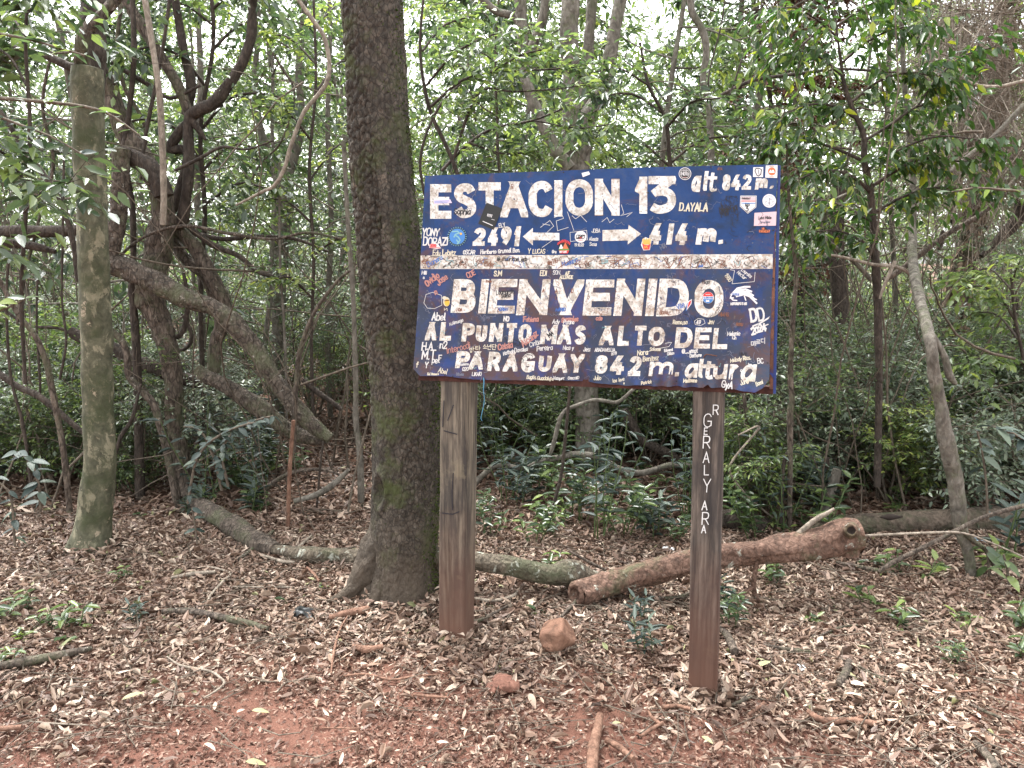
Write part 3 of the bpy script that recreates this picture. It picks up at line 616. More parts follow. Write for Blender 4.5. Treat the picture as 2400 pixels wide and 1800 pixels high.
def glyph_box(mb, ch, x0, x1, y0, y1, w, slant=0., mi=0, off=0., caph=None):
    adv, st = strokes(ch); allp = np.vstack([p for p, _ in st])
    lo, hi = allp.min(0), allp.max(0); W_ = max(hi[0] - lo[0], .01); H_ = max(hi[1] - lo[1], .01)
    sh = slant * (y1 - y0)
    rg = np.random.default_rng(int(x0 * 13 + y0))
    for p, sm in st:
        x = x0 + w / 2 + (p[:, 0] - lo[0]) / W_ * max(x1 - x0 - w - abs(sh), .01) if W_ > .3 else np.full(len(p), (x0 + x1 - sh) / 2)
        y = y1 - w / 2 - (p[:, 1] - lo[1]) / H_ * (y1 - y0 - w)
        x = x + (y1 - y) / (y1 - y0) * sh
        q = np.stack([x, y], 1)
        box = (y0 + rg.uniform(-.4, .4), y1 + rg.uniform(-.4, .4), x0, x1, sh)
        if sm:
            _CLIP[0] = box; ribbon(mb, q, w * rg.uniform(.95, 1.05), mi=mi, off=off, cap=False, sub=6., ragged=.012); _CLIP[0] = None; continue
        for k in range(len(q) - 1):
            a_, b_ = q[k].copy(), q[k + 1].copy(); d = b_ - a_; ln = max(np.linalg.norm(d), 1e-6); d = d / ln; hor = abs(d[1]) < .12
            for e, sgn in ((0, -1), (1, 1)):
                end = a_ if e == 0 else b_; edge = abs(end[1] - y0 - w / 2) < .8 or abs(end[1] - y1 + w / 2) < .8
                ext = .5 if hor else .95 if edge else .45
                if hor and ch == 'A': ext = 0
                if e == 0: a_ = a_ - d * w * ext
                else: b_ = b_ + d * w * ext
            _CLIP[0] = box; ribbon(mb, np.array([a_, b_]), w * rg.uniform(.96, 1.04), mi=mi, off=off, cap=False, sub=6., ragged=.012); _CLIP[0] = None
def write(mb, txt, x, y, h, w=1.3, ang=0., slant=.1, mi=0, rng=None, sp=1.4, surf=None, off=.0008, wob=.35, xs=.62):
    rng = rng or np.random.default_rng(abs(hash(len(txt) * 31 + int(x))) % 9999)
    k = h / 10; cx = 0; ca, sa = cos(R(ang)), sin(R(ang))
    for ch in txt:
        if ch not in FONT: cx += 4 * k; continue
        adv, st = strokes(ch); oy = rng.normal(0, wob) * k; sc = rng.uniform(.9, 1.12)
        for p, sm in st:
            lx = cx + p[:, 0] * k * xs / .62 * .8 * sc + p[:, 1] * k * slant + rng.normal(0, wob * .3, len(p)) * k * (not sm); ly = p[:, 1] * k * sc + oy
            q = np.stack([x + lx * ca + ly * sa, y - ly * ca + lx * sa], 1)
            ribbon(mb, q, w * rng.uniform(.85, 1.2), surf=surf, mi=mi, off=off, cap=True, sub=4., ragged=.05)
        cx += (adv * .8 * xs / .62 * sc + sp) * k

def letter(ch, x0, x1, y0, y1, w, slant=0., m=None, name='letter'):
    mb = MB(); glyph_box(mb, ch, x0, x1, y0, y1, w, slant); return mb.build(name, m or M_WHITE, SIGN)

# white stripe
mb = MB(); ftop = lambda X: np.interp(X, [985, 1813], [599, 595.5]) + 0 * X; fbot = lambda X: np.interp(X, [985, 1813], [630.4, 630]) + 0 * X
grid_px(mb, lambda t: 987 + 0 * t, lambda t: 1811 + 0 * t, ftop, fbot, 120, 6, OFFS + .0005)
mb.build('stripe', M_WHITE2, SIGN)

EST = [('E', 1009.5, 1059, 432, 513), ('S', 1065, 1117, 430, 511), ('T', 1123, 1175, 427.5, 507), ('A', 1174, 1239, 426, 510), ('C', 1240, 1297, 424, 509), ('I', 1300, 1319, 423, 508), ('O', 1326, 1391, 420, 506), ('N', 1395, 1453, 419, 506), ('1', 1489, 1518, 414, 501), ('3', 1519, 1585, 413, 501)]
for c, a, b, y0, y1 in EST: letter(c, a, b, y0, y1, 19)
for c, a, b, y0, y1, w, sl in [('a', 1619, 1645, 412, 450, 8, .12), ('l', 1647, 1662, 401, 447, 8, .12), ('t', 1656, 1684, 401, 450, 7, .12), ('.', 1674, 1681, 442, 449, 5, 0), ('8', 1692, 1714, 409, 447, 7.5, .08), ('4', 1713, 1738, 409, 446, 7, .08), ('2', 1738, 1763, 409, 445, 7.5, .08), ('m', 1769, 1801, 418, 445, 7.5, .12), ('.', 1804, 1813, 435, 443, 6, 0),
        ('2', 1108, 1142, 534, 576.5, 9, .12), ('4', 1143, 1172, 533, 576.5, 9, .12), ('9', 1172, 1202, 531, 577, 9, .12), ('1', 1203, 1223, 530.5, 577, 9, .12),
        ('4', 1520, 1555, 523, 573.5, 10, .14), ('1', 1562, 1581, 524, 573, 10, .14), ('4', 1581, 1616, 524, 574, 10, .14), ('m', 1630, 1682, 535, 573, 11, .16), ('.', 1684, 1695, 562, 572, 8, 0)]:
    letter(c, a, b, y0, y1, w * (1.22 if y0 > 500 else 1.12), sl)
mb = MB(); fill(mb, [(1226.5, 554.5), (1250, 534), (1250, 575)]); fill(mb, [(1249.5, 545), (1312, 546), (1312, 563.5), (1249.5, 563)]); mb.build('arrow', M_WHITE, SIGN)
mb = MB(); fill(mb, [(1503, 548), (1472, 573), (1474, 527)]); fill(mb, [(1474, 563.5), (1413, 565), (1413, 539.5), (1474, 537.5)]); mb.build('arrow', M_WHITE2, SIGN)
for c, a, b, y0, y1, w in [('B', 1057, 1121, 654, 733, 17), ('I', 1121.5, 1148, 654, 735, 17), ('E', 1144, 1215, 654, 735, 16.5), ('N', 1210, 1292, 654, 738, 17), ('V', 1290, 1371, 655, 738, 18), ('E', 1366, 1442, 655, 739, 16.5), ('N', 1438, 1514, 653, 740, 17), ('I', 1512, 1542.5, 653, 740, 18), ('D', 1538, 1619, 653, 740.6, 18)]:
    letter(c, a, b, y0, y1, w * 1.13, .105, M_WHITE2)
letter('O', 1627, 1697, 656, 744, 20.5, .02, M_WHITE2)
for c, a, b, y0, y1 in [('A', 997, 1028, 754, 797), ('L', 1031, 1062, 755, 798), ('P', 1082, 1116, 757, 800), ('U', 1114.5, 1145, 757, 801), ('N', 1146.5, 1182, 757, 801), ('T', 1185, 1214, 757, 802), ('O', 1214, 1249, 759, 804.5), ('M', 1266, 1309, 760.6, 806), ('A', 1306, 1344, 761, 806.6), ('S', 1346, 1376, 762, 807),
        ('A', 1404, 1443, 763.5, 809), ('L', 1447, 1478.5, 763, 810), ('T', 1485, 1517, 763, 809.6), ('O', 1518.5, 1560.5, 765.6, 810.5), ('D', 1581, 1626, 766.6, 815.5), ('E', 1626, 1669, 767, 816.5), ('L', 1669, 1709, 768.7, 817.5)]:
    letter(c, a, b, y0, y1, 11.2, .1, M_WHITE2)
for c, a, b, y0, y1 in [('P', 1068, 1105, 822, 862), ('A', 1099, 1138, 823, 866), ('R', 1143, 1178, 824, 868.5), ('A', 1180, 1219, 826, 870), ('G', 1221, 1258, 827, 872), ('U', 1261, 1296, 828, 871), ('A', 1295, 1336, 828, 873), ('Y', 1334, 1372, 829, 873), ('8', 1394, 1428, 832, 874.5), ('4', 1429, 1467, 833, 878), ('2', 1472, 1507, 834, 880),
        ('m', 1520, 1581, 847, 881), ('.', 1582, 1592, 872, 881), ('a', 1604, 1638, 851, 885), ('l', 1636, 1653, 840, 884), ('t', 1645, 1680, 841, 888), ('u', 1670, 1707, 853, 888), ('r', 1708, 1734, 853, 888), ('a', 1735, 1775, 853, 892)]:
    letter(c, a, b, y0, y1, 9.2 if c in 'maltur.' else 11.2, .12, M_WHITE2)

# graffiti: every inscription its own part
def gr(txt, x, y, h, m, w=1.5, ang=0., slant=.1, **k):
    mb = MB(); write(mb, txt, x, y, h, w * 1.15, ang, slant, **k); mb.build('inscription', m, SIGN)
for a in [('YONY', 991, 552, 16, M_GW, 2.4, 0, .15), ('DORAZI', 994, 575, 17, M_GW, 2.4, -1, .1), ('Edu Lobitz', 1016, 598, 11, M_CRM, 1.7), ('OSCAR', 1087, 596, 9, M_GW, 1.5, -1), ('Heriberto', 1128, 595, 8.5, M_GW, 1.5, -2), ('Grunedl Bon.', 1169, 593, 9, M_GW, 1.5, -3), ('Y LUCAS', 1239, 594, 10, M_CRM, 1.5, 0), ('Gru', 1295, 593, 6, M_GW, 1.3),
          ('Sophia', 1066, 502, 13, M_BLK, 1.8, 0, .1), ('ELY', 1172, 534, 9, M_GW, 1.2, -15), ('R', 1199, 443, 10, M_BRN, 1.2), ('Alexis', 1382, 564, 8, M_GW, 1.1), ('Sosa', 1383, 576, 8, M_GW, 1.1), ('19.10.22', 1347, 577, 6, M_GW, 1.), ('JDBA', 1388, 545, 8, M_GW, 1.0), ('D.AYALA', 1593, 494, 17, M_CRM, 2.8, 0, .12, ),
          ('Milena', 1688, 500, 15, M_BLK, 1.3, -15), ('Martin', 1692, 510, 14, M_BLK, 1.1, -25), ('ANA', 1682, 399, 6, M_BRN, 1.), ('C.B.', 992, 618, 9, M_BRN, 1.4), ('Dianara', 1006, 626, 11, M_BLU, 1.2, -30), ('Elder', 1136, 623, 11, M_BRN, 1.2, 4), ('@_mauricae_gtz', 1166, 611, 9, M_BLK, 1.2, 1), ('@iiTiU', 1286, 622, 9, M_BRN, 1.3, -20), ('Elit', 1285, 630, 6, M_BLK, 1.),
          ('Maidana', 1320, 624, 10, M_BLU, 1.3, -18), ('Ana', 1638, 626, 6, M_BLU, 1.1, -5), ('Eda', 1412, 617, 9, M_TEAL, 1.1, -10), ('Mili', 990, 643, 8, M_GW, 1.4), (')', 993, 653, 7, M_GW, 1.3), ('Ovidio', 1003, 671, 14, M_PINK, 2.4, -38), ('Jose', 1030, 669, 14, M_PINK, 2.2, -38), ('CDE', 1098, 652, 12, M_PINK, 2.0, -28), ('n', 1022, 690, 12, M_PINK, 2.2, -20),
          ('S.M', 1159, 647, 12, M_CRM, 1.9), ('EDI', 1267, 646, 11, M_CRM, 1.9), ('SON.', 1297, 643, 9, M_GW, 1.2), ('A.F', 1326, 644, 7, M_CRM, 1.6), ('ALLENDE', 1313, 653, 7.5, M_CRM, 1.5), ('Abel', 1014, 750, 16, M_GW, 2.3), ('M.Almuaga', 1056, 763, 7, M_GW, 1.0, -18), ('NO', 1182, 752, 10, M_GW, 2.), ('Fabiana', 1228, 753, 10, M_PINK, 2.0), ('gonzales', 1318, 752, 10, M_PINK, 2.0), ('cde', 1398, 750, 9, M_PINK, 1.9),
          ('Ady', 1296, 758, 10, M_GW, 1.4, 4), ('Patino', 1322, 759, 9, M_GW, 1.4), ('H.A', 991, 819, 19, M_GW, 2.3), ('n2', 1033, 816, 15, M_GW, 2.3), ('M.T', 992, 841, 19, M_GW, 2.3), ('F', 1030, 846, 13, M_GW, 2), ('Y', 999, 860, 14, M_GW, 2), ('pet', 1015, 850, 12, M_GW, 1.6), ('f', 979, 859, 12, M_CRM, 1.6), ('Interocdi', 1050, 828, 14, M_PINK, 1.5, -14), ('Celsia', 1170, 820, 13, M_PINK, 2.3, -12), ('Alcaniz', 1228, 812, 14, M_PINK, 2.1, -36),
          ('Nathaly', 1182, 832, 8, M_GW, 1.3, -14), ('Davalos', 1208, 825, 9, M_GW, 1.3, -7), ('Cintia', 1244, 813, 11, M_GW, 1.3, -16), ('Pereira', 1260, 822, 11, M_GW, 1.4, -4), ('MA', 1289, 791, 10, M_BLK, 1.9, -38), ('Nica y', 1321, 819, 9, M_GW, 1.3), ('Jesi', 1368, 823, 9, M_GW, 1.3), ('ABADAWELLIA', 1395, 823, 7.5, M_GW, 1.2), ('2019', 1434, 832, 6, M_GW, 1.1, -8), ('020', 1086, 868, 8, M_GW, 1.3), ('Romero', 1080, 857, 6, M_GW, 1.1, -6),
          ('Abel', 1029, 872, 11, M_CRM, 1.2, 12), ('Sol Romero', 1005, 878, 5, M_CRM, 1., 0), ('LIKAIO', 1108, 880, 8, M_GW, 1.3), ('Dibeta', 1072, 879, 6, M_FAINT, 1.2), ('Euglis,', 1237, 886, 8, M_CRM, 1.3, 3), ('Guadalupe', 1261, 889, 8, M_CRM, 1.2, 3), ('Vazquez', 1298, 889, 7, M_GW, 1.1), ('CancaiD', 1333, 888, 7, M_GW, 1.1), ('Julio', 1393, 889, 9, M_CRM, 1.2), ('los love', 1438, 895, 8, M_CRM, 1.1, -8), ('<', 1463, 899, 6, M_CRM, 1.1),
          ('Patrick', 1505, 900, 7, M_CRM, 1.3, -6), ('Melisane', 1603, 895, 8, M_CRM, 1.8), ('GyA', 1691, 906, 15, M_GW, 2.5, 6), ('Junghan', 1738, 900, 9, M_CRM, 1.3, -24), ('Bomi', 1774, 902, 8, M_CRM, 1.2, -24), ('Remo,sa', 1578, 759, 9, M_CRM, 1.4), ('49', 1633, 759, 9, M_GW, 1.5), ('JnV', 1660, 759, 9, M_CRM, 1.3), ('Nora', 1495, 832, 12, M_CRM, 1.5, -4), ('Benitez', 1508, 846, 11, M_CRM, 1.4, -4),
          ('Salome', 1524, 822, 8, M_CRM, 1.2, -2), ('Edward', 1558, 824, 6, M_GW, 1.4, -8), ('Gillian', 1565, 832, 6, M_GW, 1., -8), ('@_..smgt', 1599, 828, 9, M_GW, 1.6, -4), ('Demon<', 1618, 838, 8, M_GW, 1.4, -8), ('Amu', 1725, 763, 9, M_BRN, 1.4), ('Melanie', 1705, 786, 9, M_GW, 1.4, -1), ('Ch', 1717, 794, 8, M_GW, 1.4), ('Melody Rios.', 1713, 848, 8.5, M_CRM, 1.4, -9), ('lin', 1755, 859, 8, M_GW, 1.4, -10), ('BC', 1777, 852, 12, M_GW, 1.5, -14), ('c', 1736, 869, 7, M_GW, 1.2),
          ('DD', 1762, 755, 27, M_GW, 4.2, -14), ('2024', 1763, 783, 15, M_GW, 3.2, -14), ('MOTOREPU S OS', 1713, 714, 5, M_GW, 1.5, 0, 0), ('MIX', 1551, 586, 9, M_FAINT, 1.2, -35), ('NIANI', 1733, 832, 7, M_BLK, 1.), ('HIANG', 1685, 741, 9, M_BRN, 1.2), ('Lourdes', 1737, 634, 8, M_GW, 1.0, 40), ('Hector', 1727, 640, 8, M_GW, 1.0, 40), ('1980', 1698, 645, 9, M_CRM, 1.2, 55),
          ('Leonardo', 1164, 690, 10, M_BLK, 1.3, -4), ('Saina', 1176, 697, 9, M_BLK, 1.3, -4), ('MARIO', 1304, 729, 8, M_BLU, 1.5), ('ADRIAN', 1168, 728, 7, M_BLU, 1.2), ('A', 1272, 685, 9, M_BRN, 1.6), ('A', 1302, 687, 10, M_BRN, 1.6), ('D', 1340, 686, 9, M_BRN, 1.6), ('Gomi', 1547, 736, 9, M_BRN, 1.4), ('Vile', 1590, 726, 12, M_BLU, 1.6, -30), ('IVANA', 1140, 662, 5, M_BRN, 1.2), ('NOA', 1072, 729, 7, M_BRN, 1.3), ('Hugo', 1646, 664, 8, M_BLK, 1.2)]:
    gr(*a)
mb = MB(); ribbon(mb, np.array([(1765., 764.), (1782., 757.), (1803., 744.)]), 3.6, off=.0008); ribbon(mb, np.array([(1760., 770.), (1780., 768.), (1800., 760.)]), 2.6, off=.0008); mb.build('inscription', M_GW, SIGN)
# Korean inscriptions, stroke by stroke
def hang(x, y, k, segs, m, w=1.4):
    mb = MB()
    for s in segs.split(';'):
        p = np.array([[float(v) for v in a.split(',')] for a in s.split()]); ribbon(mb, np.stack([x + p[:, 0] * k, y - p[:, 1] * k], 1), w, off=.0008, sub=4)
    mb.build('inscription', m, SIGN)
hang(1102, 826, 1.25, '0,10 0,5 4,5 4,10;0,7.6 4,7.6;6.5,11 6.5,4;6.5,7.5 8.4,7.5;2.4,3 1,1.6 2.4,0 4.4,1.4 2.4,3', M_CRM)
hang(1116, 824, 1.25, '4,10 0,10 0,4.5 4,4.5;0,7.3 3.6,7.3;6.5,11 6.5,3;6.5,7 8.4,7', M_CRM)
hang(1134, 820, 1.25, '3,10 0,6;3,8 6,6;3,5.5 3,3.5;0,3.2 6.4,3.2', M_CRM)
hang(1144, 820, 1.25, '0,10 0,6.4 3.6,6.6;6.5,11 6.5,4;4.4,8.6 6.5,8.6;4.4,7 6.5,7;1,4 1,1 6,1', M_CRM)
hang(1155, 820, 1.25, '4,10 0,10 0,6 4,6;6.5,11 6.5,4;6.5,8 8.4,8;1,4 1,1 6,1', M_CRM)
hang(1761, 812, 1.3, '0,9 0,3 4,3 4,9 0,9;6,10 6,2;4.6,6 6,6;8,10 8,2', M_GW)
hang(1774, 809, 1.3, '0,10 5,10 5,7.6 0,7.6 0,5.4 5,5.4;-1,3 6,3.6', M_GW)
hang(1784, 807, 1.3, '4,10 0,10 0,4.5 4,4.5;6.5,12 6.5,2', M_GW)
# scratched lines, scribbles on the stripe and inside the letters
rg = np.random.default_rng(8)
def scribble(name, boxes, n, mats_, w, ln):
    for mi, m in enumerate(mats_):
        mb = MB()
        for (x0, x1, y0, y1, dens) in boxes:
            for _ in range(int(n * dens)):
                p = [np.array([rg.uniform(x0, x1), rg.uniform(y0, y1)])]; a = rg.uniform(0, 2 * pi)
                for q in range(rg.integers(3, 8)): a += rg.normal(0, 1.1); p.append(np.clip(p[-1] + np.array([cos(a), sin(a)]) * rg.uniform(.3, 1) * ln, (x0, y0), (x1, y1)))
                ribbon(mb, np.array(p), w * rg.uniform(.6, 1.3), off=.0007, sub=6)
        o = mb.build(name, m, SIGN); o['kind'] = 'stuff'
bx = [(x + 3, x + 13, 660, 733, .5) for x in (1058, 1124, 1150, 1214, 1275, 1300, 1370, 1440, 1495, 1516, 1545, 1640, 1680)] + [(1160, 1205, 720, 733, .8), (1385, 1435, 722, 737, 1), (1385, 1435, 658, 668, .8), (1560, 1600, 724, 738, 1), (1170, 1210, 658, 668, .6), (1545, 1600, 657, 668, .6)]
bx2 = [(x, x + 11, 766, 800, .35) for x in (1000, 1016, 1036, 1086, 1120, 1150, 1168, 1196, 1218, 1270, 1292, 1315, 1412, 1450, 1498, 1524, 1590, 1632, 1676)] + [(x, x + 10, 832, 868, .35) for x in (1075, 1110, 1150, 1190, 1226, 1266, 1305, 1350, 1405, 1445, 1490, 1530, 1560, 1610, 1680, 1745)]
scribble('scribbles', bx, 6, [M_BRN, M_FAINT], .8, 5)
scribble('scribbles', bx, 2, [M_BLK], .8, 4)
scribble('scribbles', bx2, 5, [M_BRN, M_FAINT, M_TEAL], .7, 4)
scribble('scribbles', [(990, 1150, 601, 628, 1), (1150, 1400, 601, 628, 1.2), (1400, 1805, 600, 628, 2.6)], 17, [M_BRN, M_BLK], 1.1, 9)
scribble('scribbles', [(990, 1805, 601, 628, 1)], 18, [M_TEAL, M_BLU], 1.0, 8)
scribble('scratches', [(1000, 1800, 420, 590, 1), (990, 1790, 640, 895, 3.2)], 34, [M_FAINT], .9, 8)
scribble('scratches', [(1690, 1730, 460, 520, 1), (1700, 1790, 470, 590, .3), (1180, 1260, 790, 850, .6), (1600, 1700, 720, 760, .5)], 30, [M_BLK], .9, 8)
for y, x0, x1, mm in [(0, 1532, 1812, M_BRN)]:
    mb = MB()
    for p in [[(1475, 627), (1480, 606), (1487, 627)], [(1480, 605), (1492, 605)], [(1495, 606), (1508, 606)], [(1501, 606), (1501, 627)], [(1555, 603), (1570, 628)], [(1587, 603), (1570, 628)], [(1622, 603), (1618, 629)], [(1632, 628), (1645, 604), (1650, 620), (1658, 604), (1668, 629)], [(1685, 608), (1700, 612), (1690, 620), (1704, 624)], [(1405, 612), (1450, 610), (1452, 628)], [(1340, 608), (1310, 628)], [(1085, 610), (1078, 618), (1090, 619)], [(1430, 622), (1463, 604), (1445, 604)]]:
        ribbon(mb, np.array(p, float), 1.6, off=.0009)
    mb.build('inscription', mm, SIGN)
# large thin outlines scratched under ESTACION
mb = MB()
for p in [[(1268, 533), (1290, 517), (1299, 530), (1283, 545)], [(1273, 525), (1290, 528)], [(1300, 510), (1318, 503), (1322, 512), (1305, 518), (1308, 541), (1333, 533)], [(1331, 497), (1346, 540)], [(1342, 506), (1350, 513), (1362, 505), (1376, 520)], [(1337, 545), (1376, 540), (1378, 562), (1338, 566), (1337, 545)], [(1272, 580), (1295, 564)], [(1457, 480), (1463, 500), (1455, 506), (1483, 498), (1470, 508)], [(1412, 520), (1424, 510), (1430, 522), (1440, 514)], [(1712, 632), (1722, 634), (1716, 665), (1768, 660), (1770, 638)], [(1000, 690), (1015, 685), (1036, 692), (1037, 715), (1020, 723), (1003, 722), (995, 710), (1000, 690)], [(1513, 826), (1535, 818), (1568, 812), (1575, 802), (1560, 804)], [(1628, 752), (1637, 746), (1650, 748), (1653, 757), (1642, 763), (1630, 760), (1628, 752)]]:
    ribbon(mb, np.array(p, float), 1.0, off=.0008)
mb.build('inscription', M_GW, SIGN)

# stickers
def disc(mb, x, y, rx, ry=None, mi=0, off=.001, n=28): 
    ry = ry or rx; a = np.linspace(0, 2 * pi, n, endpoint=False); fill(mb, np.stack([x + rx * np.cos(a), y - ry * np.sin(a)], 1), mi, off)
def circ(mb, x, y, r, w, mi, off=.0016, a0=0, a1=2 * pi, ry=None):
    a = np.linspace(a0, a1, 25); ribbon(mb, np.stack([x + r * np.cos(a), y - (ry or r) * np.sin(a)], 1), w, mi=mi, off=off, cap=False, sub=9)
def sticker(f, mats_, label=None):
    mb = MB(); f(mb); o = mb.build('sticker', mats_, SIGN)
    if label: o['label'] = label
def s_card(mb):
    fill(mb, [(1142, 475), (1179, 489), (1158.6, 539), (1122.8, 524)], 0, .0022)
    for k in range(4): ribbon(mb, np.array([(1145.5 + k * 3, 502 + k * .9), (1144.5 + k * 3, 506.5 + k * .9)]), 1.5, mi=1, off=.0028); 
    ribbon(mb, np.array([(1146, 502), (1156, 504)]), .8, mi=1, off=.0029)
    ribbon(mb, np.array([(1134, 519), (1156, 528.5)]), 1.6, mi=1, off=.0029); ribbon(mb, np.array([(1154, 514), (1161, 516)]), .8, mi=1, off=.0029)
sticker(s_card, [M_SK, M_SW], 'black card stuck over the letter T')
def s_globe(mb):
    disc(mb, 1073, 554.5, 21.5, mi=1); disc(mb, 1073, 554.5, 18.5, mi=0, off=.0014)
    for p in [[(1062, 543), (1074, 542), (1078, 546), (1070, 549), (1066, 555)], [(1068, 551), (1076, 556), (1080, 563), (1074, 571)], [(1072, 563), (1077, 569)]]: ribbon(mb, np.array(p, float), 3, mi=3, off=.002)
    disc(mb, 1082, 548, 2.6, mi=2, off=.0022)
    for k in range(26):
        a = k * 2 * pi / 26; ribbon(mb, np.array([(1073 + 20.5 * cos(a), 554.5 + 20.5 * sin(a)), (1073 + 22 * cos(a), 554.5 + 22 * sin(a))]), 1.4, mi=3, off=.002)
sticker(s_globe, [M_SB, M_SK, M_SY, M_TEAL], 'round blue globe sticker')
def s_diego(mb):
    fill(mb, [(1008, 574), (1019, 567), (1028, 572), (1035, 582), (1026, 584), (1008, 581)], 0, .001); write(mb, 'DIEGO', 1010, 578, 5.5, 1.6, mi=1, off=.0018, slant=0); ribbon(mb, np.array([(1010, 580.5), (1032, 581)]), 1.6, mi=1, off=.0018)
sticker(s_diego, [M_SW, M_SR])
def s_scr(mb):
    disc(mb, 1362, 555, 13.8); [circ(mb, 1362 + a, 555, 4.5, 1.4, 1) for a in (-6, -1, 5)]; ribbon(mb, np.array([(1352, 559), (1372, 551)]), 1.8, mi=1, off=.0018); disc(mb, 1362, 556.5, 2.4, mi=2, off=.0022); ribbon(mb, np.array([(1356, 563), (1368, 563)]), 1, mi=2, off=.002)
sticker(s_scr, [M_SW, M_SK, M_SR])
def s_house(mb):
    fill(mb, [(1310, 574), (1318, 566), (1330, 566), (1337, 574), (1335, 592), (1312, 592)], 3, .001); fill(mb, [(1311, 583), (1316, 572), (1322, 583)], 0, .0015); fill(mb, [(1319, 584), (1326, 568), (1334, 584)], 4, .0017)
    fill(mb, [(1311, 583), (1335, 583), (1335, 587), (1311, 587)], 2, .0018); fill(mb, [(1311, 587), (1335, 587), (1332, 594), (1314, 594)], 1, .0019)
    for k in range(9): ribbon(mb, np.array([(1309 + k * 3.4, 573 - 6 * sin(k / 8 * pi)), (1310 + k * 3.4, 568.5 - 6 * sin(k / 8 * pi))]), 2.2, mi=1, off=.002)
    write(mb, 'SAN JOSE', 1313, 592, 3.6, 1., mi=0, off=.0026, slant=0)
sticker(s_house, [M_SW, M_SR, M_SG, M_SK, M_SO], 'sticker of an orange house before hills')
sticker(lambda mb: fill(mb, [(1364, 406), (1381, 402), (1384, 409), (1367, 415.5)], 0, .0012), [M_SW], 'small white sticker scrap')
def s_lil(mb): fill(mb, [(1018.6, 469), (1057, 467.5), (1061, 476), (1019, 478)], 0, .0012); ribbon(mb, np.array([(1021, 472), (1054, 471)]), 1.1, mi=1, off=.0018); ribbon(mb, np.array([(1021, 475), (1050, 474.5)]), .9, mi=1, off=.0018)
sticker(s_lil, [M_SL, M_SB], 'torn lilac strip across the letter E')
def s_r3(mb):
    S = lambda k: [(1754.5 + (x - 1754.5) * k, 477 + (y - 477) * k) for x, y in [(1735.5, 459), (1773.5, 459), (1772.5, 486), (1753, 501), (1734.5, 484)]]
    fill(mb, S(1), 0, .001); fill(mb, S(.93), 1, .0014); fill(mb, S(.88), 0, .0018)
    fill(mb, [(1738.5, 462), (1770.5, 462), (1770.5, 469), (1738.5, 469)], 4, .0021); ribbon(mb, np.array([(1738.5, 471.5), (1770.5, 471.5)]), 2, mi=2, off=.0023, cap=False); ribbon(mb, np.array([(1738.5, 476.5), (1770.5, 476.5)]), 2, mi=3, off=.0023, cap=False)
    write(mb, 'PARAGUAY', 1740, 467.5, 4, .8, mi=1, off=.0026, slant=0, wob=.1); write(mb, 'RUTA', 1747, 482.5, 4.5, 1., mi=1, off=.0024, slant=0, wob=.1); write(mb, '3', 1748.5, 495, 11, 2.2, mi=1, off=.0024, slant=0, wob=0)
sticker(s_r3, [M_SW, M_SK, M_SR, M_SB, M_SP], 'white road shield sticker reading RUTA 3')
def s_wr(mb):
    disc(mb, 1803, 471, 15.8); circ(mb, 1803, 471, 12, .7, 1, a0=.6, a1=2.6); circ(mb, 1803, 471, 12, .7, 1, a0=3.6, a1=5.8)
    for p in [[(1793, 474), (1797, 473)], [(1809, 474), (1813, 473)], [(1803, 465), (1803, 480)], [(1800, 476), (1806, 476)], [(1804, 466), (1808, 468)]]: ribbon(mb, np.array(p, float), 1.3, mi=1, off=.0016)
sticker(s_wr, [M_SW, M_FAINT], 'round white sticker with a fine compass')
def s_pk(mb):
    fill(mb, [(1768.5, 499), (1820, 496), (1818.5, 529), (1767, 529.5)], 0, .001); write(mb, 'Levi Hilde', 1779, 514, 6.6, 1.1, -2, 0, mi=1, off=.0018, wob=.1); write(mb, 'Photographer', 1781, 523, 4, .7, -2, 0, mi=2, off=.0018, wob=.1)
sticker(s_pk, [M_SP, M_SK, M_FAINT], 'pale pink card sticker with a name')
def s_mp(mb):
    disc(mb, 1791, 542, 13, 4, 0); disc(mb, 1791, 537, 6, 4.5, 0, .0012); write(mb, 'PARAGUAY', 1780, 544.5, 5, 1.1, mi=1, off=.002, slant=0); write(mb, 'MG', 1786, 538, 4, 1.1, mi=1, off=.002, slant=0)
sticker(s_mp, [M_SK, M_SO])
def s_rb(mb):
    disc(mb, 1606, 407.5, 14.6, mi=1); disc(mb, 1606, 407.5, 13.2, mi=0, off=.0014); circ(mb, 1606, 407.5, 10.5, .7, 1); write(mb, 'MOTO', 1597.5, 411, 6.5, 1.3, mi=1, off=.002, slant=0); ribbon(mb, np.array([(1601, 401), (1611, 401)]), 1.4, mi=1, off=.002); ribbon(mb, np.array([(1600, 416), (1612, 416)]), 1.2, mi=2, off=.002)
sticker(s_rb, [M_SK, M_SW, M_PINK], 'round black badge sticker')
def s_cb(mb):
    fill(mb, [(1765.5, 392.5), (1789, 392), (1788.5, 415.5), (1765, 415)], 0, .001); ribbon(mb, np.array([(1772, 395), (1769.5, 401), (1774, 411), (1778, 413), (1783, 409), (1785, 398), (1780, 395), (1772, 395)], float), 1.8, mi=1, off=.0018); ribbon(mb, np.array([(1777, 398), (1779, 409)]), 1.2, mi=1, off=.0018)
sticker(s_cb, [M_SW, M_SK], 'white square sticker with a carabiner')
